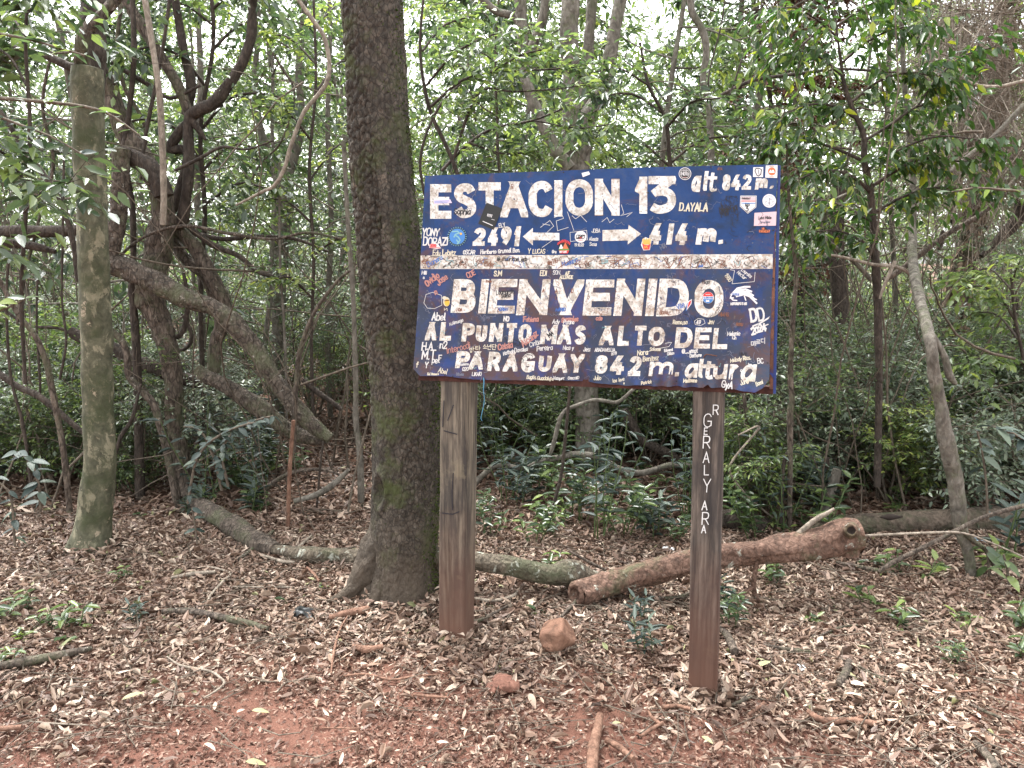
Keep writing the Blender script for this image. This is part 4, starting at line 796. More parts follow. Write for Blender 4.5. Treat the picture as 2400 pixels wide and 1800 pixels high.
def s_or(mb):
    fill(mb, [(1795, 388.5), (1822.5, 387.5), (1821.5, 417.5), (1793.5, 416.5)], 0, .001); disc(mb, 1809, 402, 9, 9.5, 1, .0016); fill(mb, [(1802, 405), (1806, 398), (1809, 403), (1812, 398), (1816, 405)], 0, .002); ribbon(mb, np.array([(1803, 390.5), (1814, 390.5)]), 1.2, mi=1, off=.0018); ribbon(mb, np.array([(1804, 414.5), (1813, 414.5)]), 1.2, mi=1, off=.0018)
sticker(s_or, [M_SW, M_SO], 'white square sticker with an orange emblem')
def s_fr(mb):
    fill(mb, [(1504, 571), (1507, 560), (1514, 556), (1521, 559), (1528, 563), (1524, 586), (1509, 587), (1503, 574)], 0, .001)
    for k in range(7): ribbon(mb, np.array([(1508 + k * 2.7, 572), (1507.5 + k * 2.9, 562 - (k % 2) * 2.5)]), 2.3, mi=2, off=.0014)
    fill(mb, [(1505.5, 570), (1511, 574), (1520, 574.5), (1526, 571.5), (1522.5, 585), (1509.5, 585)], 1, .0022)
    ribbon(mb, np.array([(1511, 582), (1512.5, 576.5), (1514.5, 581), (1516.8, 576.8), (1518.5, 582)]), 1.3, mi=2, off=.0028)
sticker(s_fr, [M_SW, M_SR, M_SY], 'sticker of a red carton of fries')
def s_pp(mb):
    disc(mb, 1660, 697.4, 13.5, mi=0); a = np.linspace(.15, pi - .15, 14); fill(mb, np.stack([1660 + 12 * np.cos(a), 696 - 12 * np.sin(a)], 1), 1, .0016); fill(mb, np.stack([1660 + 12 * np.cos(a), 699 + 11.5 * np.sin(a)], 1), 2, .0016)
    write(mb, 'NO ADVENTURE', 1649, 699, 3.2, .7, mi=2, off=.0022, slant=0); write(mb, '4x4', 1655, 707, 5, 1.1, mi=0, off=.0024, slant=0); ribbon(mb, np.array([(1655, 690), (1665, 690)]), 1, mi=0, off=.0024)
sticker(s_pp, [M_SW, M_SR, M_SB], 'round red white and blue sticker in the letter O')
def s_ps(mb):
    fill(mb, [(1609, 728), (1613, 706), (1622, 701), (1621, 712), (1613, 723)], 0, .001); fill(mb, [(1611, 723), (1615, 707), (1621, 703), (1619, 712)], 1, .0016); ribbon(mb, np.array([(1609, 727), (1611, 712)]), 1.6, mi=2, off=.0018)
sticker(s_ps, [M_SW, M_SR, M_SB])
def s_bee(mb):
    disc(mb, 1048, 707, 8, 11, 0); disc(mb, 1049, 709, 6, 8, 1, .0016); disc(mb, 1043, 698, 5, 4, 0, .0018); ribbon(mb, np.array([(1044, 705), (1054, 703)]), 2, mi=2, off=.002); ribbon(mb, np.array([(1043, 722), (1043, 727), (1049, 722), (1050, 728)]), 1.2, mi=0, off=.002)
sticker(s_bee, [M_CRM, M_SY, M_SK])
def s_hd(mb):
    for k in range(5):
        x1 = 1757 + k * 4.0; y1 = 671 + k * 9.0 - (k < 1) * 2; ribbon(mb, np.array([(1715 + k * 3, 690 - k * 2.6 + k * k * .9), (1728 + k * 4, 676 + k * 3.4), (1745 + k * 3, 672 + k * 5.6), (x1, y1 + 3)]), 4.2, mi=0, off=.001)
    for p in [[(1714, 692), (1712, 698), (1719, 698)], [(1714, 699), (1718, 703), (1727, 704)], [(1745, 694), (1748, 703)], [(1714, 690), (1728, 686), (1744, 690), (1762, 697), (1773, 702)]]: ribbon(mb, np.array(p, float), 2.6, mi=0, off=.0012)
    write(mb, 'CACIQUE', 1716, 691, 4.5, .9, 4, 0, mi=1, off=.002, wob=.1)
sticker(s_hd, [M_SW, M_BLU], 'white emblem of a head with feather headdress')

# screw heads and holes, bent wire, string
M_HOLE = flat('dark_screw', (.02, .015, .012), .6)
mb = MB()
for x, y in [(1121, 405), (1273, 400), (1322, 404.5), (1558, 395), (1667, 392), (1520, 452), (1812, 540), (1812, 653), (1804, 745), (1799, 849), (1045, 878), (1064, 881), (1232, 890), (1321, 889), (1394, 892), (1586, 893), (1675, 884), (1000, 600)]:
    disc(mb, x, y, 1.9 if y < 870 else 1.7, mi=0, off=.0025, n=10)
mb.build('screws', M_HOLE, SIGN)['kind'] = 'stuff'
M_RUST = flat('rust', (.14, .06, .035), .8, .4)
mb = MB(); P = np.array([pl(np.array(x), np.array(y), o) for x, y, o in [(1650., 838., .008), (1652., 833., .016), (1658., 829., .02), (1668., 830., .022), (1682., 833., .018)]]); P, q = smooth_path(P, [.0018] * 5, .01); tube(mb, P, q, 6, 0); mb.build('bent_wire', M_RUST, SIGN)
M_STR = flat('blue_string', (.08, .25, .38), .7, .3)
mb = MB(); P = np.array([pl(np.array(x), np.array(y), .012) for x, y in [(1136., 884.), (1137., 893.), (1136., 915.), (1138., 935.), (1134., 960.), (1130., 978.), (1133., 985.)]]); P, q = smooth_path(P, [.0022, .003, .0016, .0014, .0016, .0014, .001], .008); tube(mb, P, q, 6, .2, 200); mb.build('string', M_STR, SIGN)

# frame rails
def rail_mat():
    m, nt, b = mat('rusty_blue_steel'); v = coords(nt); n1 = noise(nt, v, 14, 7, .7, .5)
    c = ramp(nt, n1, [(.42, (.02, .045, .2)), (.5, (.08, .035, .025)), (.62, (.17, .075, .045)), (.75, (.09, .035, .025))]); nt.links.new(c, b.inputs['Base Color']); setr(b, .7, .3); bump(nt, b, n1, .4, .002); return m
M_RAIL = rail_mat(); M_RAILD = bark('rusty_dark_steel', (.05, .02, .016), (.09, .036, .026), 20, 1, .001)
def bar(name, a, b, wpx, depth, m, off=0.):
    """a box between two sign pixels, wpx high, its front at off"""
    a, b = np.array(a, float), np.array(b, float); d = (b - a) / np.linalg.norm(b - a); n = np.array([-d[1], d[0]]) * wpx / 2
    q = np.array([a - n, b - n, b + n, a + n]); fr = pl(q[:, 0], q[:, 1], off); bk = fr - NRM * depth
    mb = MB(); mb.add(np.vstack([fr, bk]), [[0, 3, 2, 1], [4, 5, 6, 7], [0, 1, 5, 4], [2, 3, 7, 6], [1, 2, 6, 5], [3, 0, 4, 7]])
    o = mb.build(name, m, SIGN, smooth=False); return o
bar('rail', (980, 883), (1812, 916), 17, .03, M_RAILD, -.003)
bar('rail', (1001, 420), (1814, 394), 14, .03, M_RAIL, -.004)
bar('rail', (1816.5, 392), (1807.5, 912), 8.5, .012, M_RAIL, .003)
bar('rail', (1826, 387), (1815, 923), 7, .03, flat('blue_painted_rail', (.018, .045, .19), .5, .3), -.004)
bar('rail', (1003, 428), (985, 868), 14, .03, M_RAIL, -.006)

# posts
def wood_mat(name, c1, c2, c3):
    m, nt, b = mat(name); v = coords(nt, (1, 1, .045)); vi = coords(nt)
    n1 = noise(nt, v, 70, 7, .7, .3); n2 = noise(nt, coords(nt, (1, 1, .2)), 14, 5, .65); n3 = noise(nt, vi, 6, 6, .7)
    c = ramp(nt, n1, [(.36, tuple(q * .6 for q in c1)), (.5, c2), (.64, c3)]); c = mixc(nt, math_(nt, 'MULTIPLY', ramp(nt, n2, [(.44, (0, 0, 0)), (.58, (1, 1, 1))]), .75), c, (.028, .025, .024))
    c = mixc(nt, math_(nt, 'MULTIPLY', ramp(nt, n3, [(.58, (0, 0, 0)), (.66, (1, 1, 1))]), .4), c, (.2, .17, .11))
    g = nt.nodes.new('ShaderNodeNewGeometry'); sp = N_(nt, 'SeparateXYZ'); nt.links.new(g.outputs['Position'], sp.inputs[0])
    h = math_(nt, 'ADD', sp.outputs[2], math_(nt, 'MULTIPLY', math_(nt, 'SUBTRACT', noise(nt, vi, 9, 5), .5), .3))
    mr = N_(nt, 'MapRange'); nt.links.new(h, mr.inputs[0]); mr.inputs[1].default_value = .6; mr.inputs[2].default_value = .05; mr.inputs[3].default_value = 0; mr.inputs[4].default_value = .9
    c = mixc(nt, mr.outputs[0], c, (.11, .054, .036)); nt.links.new(c, b.inputs['Base Color']); setr(b, .8, .3); bump(nt, b, n1, .6, .002); return m
W_L = wood_mat('weathered_wood_grey', (.06, .05, .038), (.12, .1, .075), (.21, .175, .13)); W_R = wood_mat('weathered_wood_dark', (.04, .033, .028), (.085, .068, .055), (.16, .13, .105))
def post(xb, yb, xt, yt, wpx, m, seed, label):
    A = pl(np.array(float(xb)), np.array(float(yb)), -.006); Bt = pl(np.array(float(xt)), np.array(float(yt)), -.006)
    d = unit(Bt - A); wd = wpx * np.linalg.norm(pl(np.array(xb + 1.), np.array(float(yb))) - pl(np.array(float(xb)), np.array(float(yb))))
    A = A - NRM * wd / 2; L = np.linalg.norm(Bt - A); A = A - d * .25; Tp = Bt - NRM * wd / 2
    n = 150; ns = 96; hs = np.linspace(0, 1, n)[:, None]; C = A + (Tp - A) * hs; S = unit(np.cross(d, -NRM)); S = S if S @ UH > 0 else -S
    th = np.linspace(0, 2 * pi, ns, endpoint=False) + pi / 4; e = 14.; rr = (np.abs(np.cos(th)) ** e + np.abs(np.sin(th)) ** e) ** (-1 / e)
    z = hs * L; groove = 0
    rng = np.random.default_rng(seed)
    for k in range(16):
        t0 = rng.uniform(0, 2 * pi); z0 = rng.uniform(0, L); ln = rng.uniform(.2, .8); dv = t0 + .05 * vnoise(z * 3, 0 * z, 0, seed + k); dist = np.abs((th[None] - dv + pi) % (2 * pi) - pi)
        groove = groove + rng.uniform(.003, .009) * np.clip(1 - dist / .035, 0, 1) * np.clip(1 - np.abs(z - z0) / ln, 0, 1) ** .4
    r = wd / 2 * rr[None] - groove + .0006 * fbm(th[None] * 9, z * 3, 0, seed, 3) + .0015 * vnoise(th[None] * 2, z * 9, 0, seed + 5)
    V = C[:, None] + (S * np.cos(th)[None, :, None] - NRM * np.sin(th)[None, :, None]) * r[..., None]
    i = np.arange(n - 1)[:, None]; j = np.arange(ns)[None]; F = np.stack([i * ns + j, i * ns + (j + 1) % ns, (i + 1) * ns + (j + 1) % ns, (i + 1) * ns + j], -1).reshape(-1, 4)
    mb = MB(); mb.add(V.reshape(-1, 3), F); mb.add(np.vstack([V[-1], Tp]), np.stack([np.arange(ns), (np.arange(ns) + 1) % ns, np.full(ns, ns)], 1))
    o = mb.build('post', m, SIGN); o['label'] = label; return o
post(1055, 1515, 1066, 440, 60, W_L, 3, 'grey weathered post with rust-red foot')
pr = post(1645, 1645, 1668, 425, 66, W_R, 9, 'dark weathered post chalked with a name')
on_post = lambda q, off: pl(q[:, 0], q[:, 1], -.0035 + off)
mb = MB()
for ch, x, y, h in [('R', 1671, 971, 24), ('G', 1649, 1000, 32), ('E', 1650, 1019, 15), ('R', 1648, 1051, 27), ('A', 1648, 1085, 24), ('L', 1650, 1114, 22), ('Y', 1648, 1154, 29), ('A', 1645, 1194, 22), ('R', 1645, 1228, 30), ('A', 1644, 1250, 19)]:
    mb = MB(); write(mb, ch, x, y, h, 2.3, surf=on_post, off=.001, slant=.05, xs=.72); mb.build('chalk_letter', M_GW, SIGN)
mb = MB()
for p in [[(1060, 1195), (1059, 1150), (1062, 1110)], [(1036, 1203), (1060, 1206), (1075, 1200)], [(1040, 1010), (1070, 1018)], [(1037, 1000), (1040, 940)], [(1049, 985), (1062, 950)]]: ribbon(mb, np.array(p, float), 2.5, surf=on_post, off=.001)
mb.build('pen_marks', M_BLK, SIGN)
# ------------------------------------------------------------------ trees traced near the camera
def pxpath(pts, Y):
    """(x, y, w[, dY]) in source pixels at distance Y -> points, radii"""
    P, r = [], []
    for q in pts:
        y = Y + (q[3] if len(q) > 3 else 0); p = PT(float(q[0]), float(q[1]), y); P.append(p); r.append(q[2] / 2 * ((p - CAMP) @ FWD) / FPX)
    return np.array(P), np.array(r)

def limb(name, pts, Y, m, parent, sides=14, lump=.08, lf=8., seed=1, step=.03, extra=None, disp=None, tone=0.):
    P, r = pxpath(pts, Y); P, r = smooth_path(P, r, step); mb = MB()
    if sides >= 16 and disp is None:
        disp = lambda th, s, rr: rr * (.09 * fbm(np.cos(th) * 2.5 + np.sin(th) * 1.3, np.sin(th) * 2.5, s * 14, seed + 3, 3) + .10 * np.clip(vnoise(np.cos(th) * 2, np.sin(th) * 2, s * 9, seed + 9) - .35, 0, 1))
        sides = int(sides * 1.6); P, r = smooth_path(P[::2], r[::2], .008)
    tube(mb, P, r, sides, lump, lf, seed, disp=disp, tone=tone)
    if extra: extra(mb)
    return mb.build(name, m, parent), P, r

def base_of(px, py): return G(float(px), float(py))

def gy(x, y): return float(G(float(x), float(y))[1])
def lie(pts, Y): return [(x, y, w, gy(x, y + w * .42) - Y) for x, y, w in pts]
# -- large trunk left of the sign
bt = base_of(940, 1418); YT = bt[1] + .12
T_MAIN = empty('plated_bark_tree', (bt[0], YT, bt[2]), 'thick brown tree trunk with cracked plate bark standing just behind the left post', 'tree')
def plates(th, s, r):
    a = th * .135; x = a / .025 + .5 * vnoise(a * 30, s * 22, 0, 2); col = np.floor(x); fx = x - col
    hh = .034 * (1 + .5 * hash3(col, col * 0, col * 0, 5)); y = s / hh + hash3(col, col * 0 + 1, col * 0, 6) * 5 + .5 * vnoise(a * 40, s * 30, 0, 7); row = np.floor(y); fy = y - row
    e = np.minimum(np.minimum(fx, 1 - fx) * 1.25, np.minimum(fy, 1 - fy)); g = np.clip(e / .28, 0, 1); g = g * g * (3 - 2 * g)
    pk = hash3(col, row, col * 0, 11)
    worn = np.clip(.5 + 1.2 * vnoise(a * 3, s * 1.2, 0, 13), .25, 1)
    flute = .010 * np.sin(th * 3 + .8 * np.sin(s * 1.5) + 1) * np.clip(1.2 - s / .9, 0, 1)
    root = np.clip(1 - s / .34, 0, 1) ** 2.0 * (.085 * np.exp(-((th - 5.15 + pi) % (2 * pi) - pi) ** 2 / .12) + .07 * np.exp(-((th - 4.55) % (2 * pi) - 0) ** 2 / .01) * 0 + .05 * np.exp(-(((th - .4 + pi) % (2 * pi)) - pi) ** 2 / .08) + .06 * np.exp(-(((th - 1.9 + pi) % (2 * pi)) - pi) ** 2 / .1) + .03)
    hollow = -.035 * np.exp(-(((th - 5.55 + pi) % (2 * pi) - pi) / .17) ** 2 - ((s - .62) / .05) ** 2) + .014 * np.exp(-((np.hypot(((th - 5.55 + pi) % (2 * pi) - pi) / .28, (s - .62) / .085) - 1) / .3) ** 2)
    return (.0125 * g - .0095 + .006 * (pk - .5) * g) * worn + flute + root + hollow + .004 * fbm(a * 25, s * 8, 0, 3, 3)
def ptone(th, s, r):
    a = th * .135; x = a / .025 + .5 * vnoise(a * 30, s * 22, 0, 2); col = np.floor(x); fx = x - col
    hh = .034 * (1 + .5 * hash3(col, col * 0, col * 0, 5)); y = s / hh + hash3(col, col * 0 + 1, col * 0, 6) * 5 + .5 * vnoise(a * 40, s * 30, 0, 7); row = np.floor(y)
    return .35 + .3 * vnoise(a * 9, s * 2.5, 0, 88) + .6 * hash3(col, row, col * 0, 23) + .2 * vnoise(a * 60, s * 20, 0, 8)
tp = [(942, 1440, 176), (943, 1400, 170), (945, 1300, 158), (949, 1193, 158), (953, 1085, 155), (950, 960, 158), (946, 868, 160), (932, 740, 157), (922, 651, 154), (909, 540, 148), (898, 434, 146), (890, 320, 143), (883, 217, 142), (878, 100, 143), (872, 0, 144), (862, -160, 140), (850, -400, 134)]
P, r = pxpath(tp, YT); P, r = smooth_path(P, r, .0065)
mb = MB(); tube(mb, P, r, 260, .03, 3., 4, disp=plates, tone=ptone); mb.build('trunk', B_MAIN, T_MAIN)
M_MOSS = leaf_mat('moss', [(0, (.02, .035, .008)), (.5, (.05, .075, .014)), (1, (.09, .12, .03))], .2, .8, .1)
rng = np.random.default_rng(3); n = 3500                     # moss tufts down the right flank
k = rng.integers(0, len(P) - 1, n); T0, A0, B0 = frames(P); th = rng.normal(0, .5, n) + rng.choice([0, .25], n)
sd = np.stack([np.cos(th) * .9, -np.abs(np.sin(th)) * .75, 0 * th], 1); sd = unit(sd)
dens = vnoise(P[k][:, 2] * 5, th * 3, 0, 7) > -.25; sd, k = sd[dens], k[dens]; n = len(k)
mb = MB(); leaves(mb, P[k] + sd * (r[k] * 1.0 - .003)[:, None], sd * .6 + rng.normal(0, .6, (n, 3)), rng.normal(0, 1, (n, 3)), rng.uniform(.008, .022, n), rng.uniform(.003, .007, n), rng.uniform(0, 1, n), simple=True)
o = mb.build('moss', M_MOSS, T_MAIN); o['kind'] = 'stuff'
for q, pts in enumerate([[(905, 1230, 70, .02), (882, 1290, 76, -.01), (858, 1340, 66, -.04), (835, 1375, 46, -.06), (812, 1393, 30, -.07), (788, 1403, 16, -.08), (765, 1410, 7, -.08)], [(915, 1310, 50, -.05), (896, 1370, 50, -.09), (882, 1408, 38, -.12), (872, 1436, 24, -.13)]]):
    mb = MB(); P2, r2 = pxpath(pts, YT); P2, r2 = smooth_path(P2, r2, .01); tube(mb, P2, r2, 40, .12, 12, 8 + q, disp=lambda th, s, rr: rr * .12 * fbm(np.cos(th) * 3, np.sin(th) * 3, s * 20, 5), tone=.6); mb.build('root', B_MAIN, T_MAIN)

# -- mottled trunk at left
b0 = base_of(205, 1305); YM = b0[1] + .08
T_MOT = empty('mottled_tree', (b0[0], YM, b0[2]), 'straight green and tan mottled trunk at the left with a forked top', 'tree')
def mroot(th, s, r): return np.clip(1 - s / .3, 0, 1) ** 2 * (.05 * np.exp(-((th - 5.3 + pi) % (2 * pi) - pi) ** 2 / .15) + .035 * np.exp(-((th - .9 + pi) % (2 * pi) - pi) ** 2 / .15) + .02) + .004 * vnoise(th * 2, s * 9, 0, 4)
limb('trunk', [(206, 1330, 90), (212, 1290, 84), (224, 1190, 76), (234, 1085, 69), (231, 975, 68), (225, 760, 69), (217, 540, 66), (207, 325, 70), (205, 200, 74), (205, 160, 70)], YM, B_MOT, T_MOT, 60, .04, 7, 2, .012, disp=mroot)
limb('branch', [(206, 215, 40, .10), (195, 160, 36, .05), (191, 105, 30), (206, 70, 28), (235, 40, 26), (270, 0, 24), (320, -60, 22)], YM - .05, B_BROWN, T_MOT, 16, .08)
limb('branch', [(214, 235, 50, .0), (216, 165, 58), (218, 80, 56), (217, 0, 56), (218, -160, 50)], YM + .12, B_DARK, T_MOT, 20, .08)
limb('branch', [(200, 165, 26), (160, 155, 20), (120, 135, 18), (76, 122, 16), (0, 105, 14), (-80, 90, 12)], YM + .1, B_DARK, T_MOT, 12, .1)

# -- twisted tree with the arched limb
YA = base_of(430, 1165)[1]
T_ARC = empty('twisted_tree', G(435., 1170.), 'twisted brown tree whose thick limb arches down to the right beside the mottled trunk', 'tree')
limb('arched_limb', [(283, 350, 42), (284, 400, 38), (279, 470, 38), (270, 545, 38), (256, 590, 44), (262, 615, 50), (304, 634, 50), (367, 663, 52), (443, 701, 46), (500, 722, 40), (544, 756, 45), (599, 819, 40), (641, 887, 39), (692, 954, 39), (738, 1001, 36), (774, 1028, 24)], YA - .25, B_ARCH, T_ARC, 30, .10, 11, 5, .012)
limb('elbow', [(268, 372, 24), (285, 362, 36), (315, 372, 40), (345, 392, 44), (372, 425, 46), (384, 460, 44)], YA - .18, B_DARK, T_ARC, 20, .12, 12, 6, .015)
limb('trunk', [(215, 90, 40), (222, 150, 44), (250, 200, 44), (275, 260, 40), (300, 320, 46), (340, 380, 50), (372, 440, 48), (385, 500, 52), (376, 555, 60), (366, 610, 62), (352, 670, 68), (352, 700, 66), (371, 745, 52), (392, 811, 46), (407, 895, 42), (408, 980, 38), (424, 1064, 38), (437, 1140, 36), (448, 1200, 30)], YA, B_BROWN, T_ARC, 30, .12, 12, 7, .015)
limb('lower_trunk', [(424, 1060, 30), (438, 1150, 40)] + lie([(470, 1187, 42), (505, 1207, 46), (549, 1233, 52), (599, 1267, 46), (650, 1292, 34)], YA), YA, B_BROWN, T_ARC, 24, .1, 10, 8, .015)
limb('branch', [(392, 519, 40), (425, 520, 30), (438, 450, 24), (443, 380, 24), (441, 287, 24), (450, 268, 28), (475, 255, 28), (506, 236, 27), (561, 160, 24), (587, 95, 24), (591, 40, 22), (592, -80, 20)], YA + .05, B_DARK, T_ARC, 14, .12, 12, 9)
limb('branch', [(446, 275, 24), (422, 211, 26), (400, 170, 24), (380, 139, 26), (350, 90, 24), (329, 55, 26), (295, 0, 24), (270, -60, 22)], YA + .08, B_BROWN, T_ARC, 14, .12, 12, 10)
limb('branch', [(448, 280, 20), (470, 310, 14), (482, 328, 6)], YA + .05, B_DARK, T_ARC, 8)
limb('branch', [(435, 270, 20), (448, 200, 24), (430, 120, 20), (424, 80, 20), (410, 0, 18), (400, -60, 18)], YA + .2, B_DARK, T_ARC, 12, .1)
limb('branch', [(392, 519, 36), (425, 548, 32), (456, 578, 34), (498, 654, 34), (520, 700, 34), (528, 735, 36)], YA + .1, B_BROWN, T_ARC, 16, .1, 12, 12)
limb('branch', [(405, 561, 24), (422, 590, 26), (440, 612, 26), (477, 642, 28), (495, 676, 26), (512, 730, 30), (519, 765, 30), (506, 800, 30), (503, 850, 30), (500, 872, 34)], YA + .16, B_BROWN, T_ARC, 16, .1, 12, 13)
limb('branch', [(462, 862, 22), (480, 880, 30), (527, 904, 34), (575, 935, 40), (612, 958, 44), (650, 990, 38), (690, 1015, 34), (735, 1030, 26), (770, 1033, 18)], YA - .14, B_ARCH, T_ARC, 20, .1, 12, 14)
limb('branch', [(165, 777, 26), (200, 795, 28), (253, 811, 32), (300, 835, 34), (359, 862, 34), (400, 880, 30), (443, 891, 30), (506, 904, 26), (540, 920, 20)], YA + .3, B_DARK, T_ARC, 16, .1, 12, 15)
limb('branch', [(384, 500, 30), (410, 480, 24), (440, 360, 20), (400, 350, 24), (425, 305, 22), (446, 285, 20)], YA + .2, B_DARK, T_ARC, 10, .1)
# -- poles, vines and slim stems round it
def stem(name, pts, Y, m, label, cat, group=None, sides=9, lump=.07, part='stem', **k):
    P, r = pxpath(pts, Y); P, r = smooth_path(P, r, .03); b = P[-1] if P[-1][2] < P[0][2] else P[0]
    mb = MB(); c = np.array(b); tube(mb, P - c, r, sides, lump, 14., int(abs(P[0][0] * 100)) % 97)
    o = bpy.data.objects.new(name, mb.mesh(name, m)); COL.objects.link(o); o.location = c; return tag(o, label, cat, group), P
stem('liana', [(338, -10, 14), (350, 60, 14), (359, 118, 14), (370, 190, 14), (376, 253, 15), (382, 380, 15), (384, 460, 15), (382, 527, 15)], YA - .32, B_PALE, 'light brown straight vine running down in front of the twisted trunk', 'vine')
stem('dead_pole', [(310, -10, 12), (314, 127, 13), (304, 253, 12), (291, 359, 12), (310, 485, 14), (312, 633, 14), (308, 676, 16), (312, 710, 18), (321, 853, 20), (325, 1022, 21), (329, 1199, 23)], YA - .05, B_DARK, 'dark thin upright pole between mottled trunk and twisted trunk', 'sapling')
stem('liana', [(253, 769, 16), (278, 790, 15), (295, 819, 16), (299, 850, 16), (302, 882, 17), (330, 915, 16), (359, 946, 18), (376, 1000, 18), (388, 1043, 18), (400, 1100, 18), (413, 1161, 20), (426, 1245, 18)], YA - .22, B_BROWN, 'crooked brown vine hanging in front of the twisted tree', 'vine')
stem('slender_tree', [(-10, 640, 9), (13, 684, 11), (45, 740, 12), (84, 790, 13), (105, 840, 13), (118, 895, 14), (143, 1022, 14), (155, 1110, 14), (163, 1200, 14)], 3.7, B_BROWN, 'crooked slender stem left of the mottled trunk', 'sapling')
stem('fallen_branch', [(-20, 868, 14), (0, 878, 15), (40, 905, 15), (84, 925, 16), (120, 950, 15), (160, 985, 14), (200, 1018, 12)], 4.3, B_DARK, 'black sloping dead branch at the left edge behind the mottled trunk', 'branch')
stem('leaning_sapling', [(-10, 245, 10), (20, 290, 12), (63, 359, 14), (110, 420, 14), (139, 464, 15), (160, 520, 14), (175, 590, 12), (182, 660, 10)], 4.2, B_DARK, 'dark leaning stem crossing behind the mottled trunk from the upper left', 'sapling')
stem('hung_log', [(-60, 548, 30), (40, 542, 30), (100, 543, 28), (180, 540, 26), (230, 535, 22)], 4.8, B_DARK, 'dark level trunk hung across behind the mottled tree, upper of two', 'trunk')
stem('hung_log', [(-60, 572, 22), (20, 570, 22), (84, 578, 20), (130, 590, 12)], 4.9, B_DARK, 'shorter dark level trunk hung just under the upper one', 'trunk')
stem('liana', [(690, -20, 9), (700, 0, 9), (735, 50, 10), (759, 84, 10), (770, 130, 10), (772, 165, 10), (764, 198, 10), (735, 235, 10), (713, 262, 10), (695, 305, 10), (679, 350, 10), (670, 385, 9), (658, 413, 9), (640, 438, 9), (620, 447, 8), (553, 481, 5)], 4.6, B_PALE, 'light brown hanging vine with a loop left of the thick trunk', 'vine')
stem('stake', [(688, 985, 9), (679, 1106, 10), (675, 1240, 10)], base_of(675, 1240)[1], B_RED, 'thin straight orange-brown stick standing under the arched limb tip', 'stick')
stem('dead_twig', [(757, 1035, 5), (750, 1100, 5), (742, 1200, 5)], base_of(742, 1200)[1], B_DARK, 'thin black upright twig right of the orange-brown stick', 'stick')
stem('slender_tree', [(820, 634, 7), (790, 660, 8), (743, 722, 9), (718, 775, 10), (700, 836, 11), (695, 890, 11), (692, 960, 10), (690, 1060, 9)], 4.4, B_BROWN, 'thin stem leaning right towards the thick trunk above the arched limb', 'sapling')
stem('slender_tree', [(655, 380, 5), (656, 600, 6), (665, 750, 6), (671, 895, 6), (672, 1010, 6)], 4.9, B_GREY, 'very thin pale upright stem behind the arched limb', 'sapling')
stem('slender_tree', [(805, 330, 10), (818, 560, 11), (828, 700, 12), (834, 900, 13), (834, 983, 14), (842, 1045, 15), (846, 1120, 16), (846, 1187, 16)], base_of(846, 1187)[1], B_GREY, 'slender grey sapling close against the left side of the thick trunk', 'sapling')
stem('bent_branch', [(590, 1190, 12), (620, 1150, 12), (660, 1118, 10), (700, 1104, 9), (750, 1100, 8), (790, 1110, 6), (812, 1125, 4)], 4.6, B_BROWN, 'thin bowed branch arching over the leaves left of the thick trunk', 'branch')
stem('fallen_branch', [(690, 1175, 12), (740, 1160, 15), (775, 1140, 16), (800, 1118, 12), (818, 1100, 8)], 4.5, B_GREY, 'short mossy grey branch lying behind the thick trunk', 'branch')
stem('dark_branch', [(710, 890, 12), (745, 920, 14), (775, 940, 12), (800, 960, 10)], 5.0, B_DARK, 'short dark broken branch behind the arched limb', 'branch')
for q, (pts, Y, lab) in enumerate([
    ([(150, 350, 5), (147, 560, 6), (145, 700, 5), (155, 800, 6), (140, 890, 6)], 4.4, 'wiry dark stem left of the mottled trunk, bent near its foot'),
    ([(20, 600, 6), (15, 720, 6), (25, 880, 7), (55, 1000, 7), (70, 1120, 7), (75, 1180, 7)], 3.9, 'wiry stem nearest the left edge standing in the herbs'),
    ([(88, 640, 5), (86, 760, 5), (94, 900, 6), (92, 925, 6)], 4.5, 'short wiry dark stem above the black sloping branch'),
    ([(430, 640, 8), (440, 700, 9), (432, 770, 12), (415, 790, 12), (402, 788, 8)], 4.9, 'dark hooked stem behind the arched limb'),
    ([(330, 900, 6), (310, 980, 9), (285, 1020, 10), (272, 1060, 8)], 4.6, 'dark splintered stem slanting beside the twisted trunk')]):
    stem('wiry_stem', pts, Y, B_DARK, lab, 'sapling', 'wiry stems at the left')

# -- forked tree behind the sign
bf = base_of(1379, 1108); YF = bf[1] + .1
T_FRK = empty('forked_tree', (bf[0], YF, bf[2]), 'grey-brown tree directly behind the sign that forks into several upright limbs above it', 'tree')
limb('trunk', [(1379, 1120, 60), (1378, 1000, 56), (1372, 880, 56), (1365, 700, 60), (1355, 500, 62), (1348, 396, 66), (1352, 330, 76), (1356, 290, 66)], YF, B_GREY, T_FRK, 30, .07, 8, 3, .03)
limb('branch', [(1352, 335, 50), (1380, 270, 42), (1403, 231, 36), (1426, 154, 32), (1442, 60, 30), (1455, 0, 29), (1475, -90, 27)], YF, B_GREY, T_FRK, 18)
limb('branch', [(1356, 340, 44), (1372, 230, 30), (1378, 140, 27), (1382, 77, 26), (1388, 0, 23), (1394, -80, 22)], YF + .15, B_GREY, T_FRK, 16)
limb('branch', [(1340, 340, 44), (1338, 260, 40), (1340, 180, 40), (1335, 120, 42), (1334, 60, 44), (1338, 0, 42), (1340, -90, 40)], YF - .1, B_GREY, T_FRK, 18)
limb('branch', [(1335, 396, 34), (1300, 350, 30), (1282, 310, 28), (1262, 270, 27), (1245, 225, 25), (1230, 173, 24), (1224, 77, 25), (1219, 0, 26), (1214, -80, 25)], YF - .25, B_GREY, T_FRK, 16, .12)
limb('branch', [(1229, 90, 20), (1207, 42, 18), (1165, 27, 17), (1134, 0, 17), (1110, -40, 16)], YF - .2, B_GREY, T_FRK, 14)
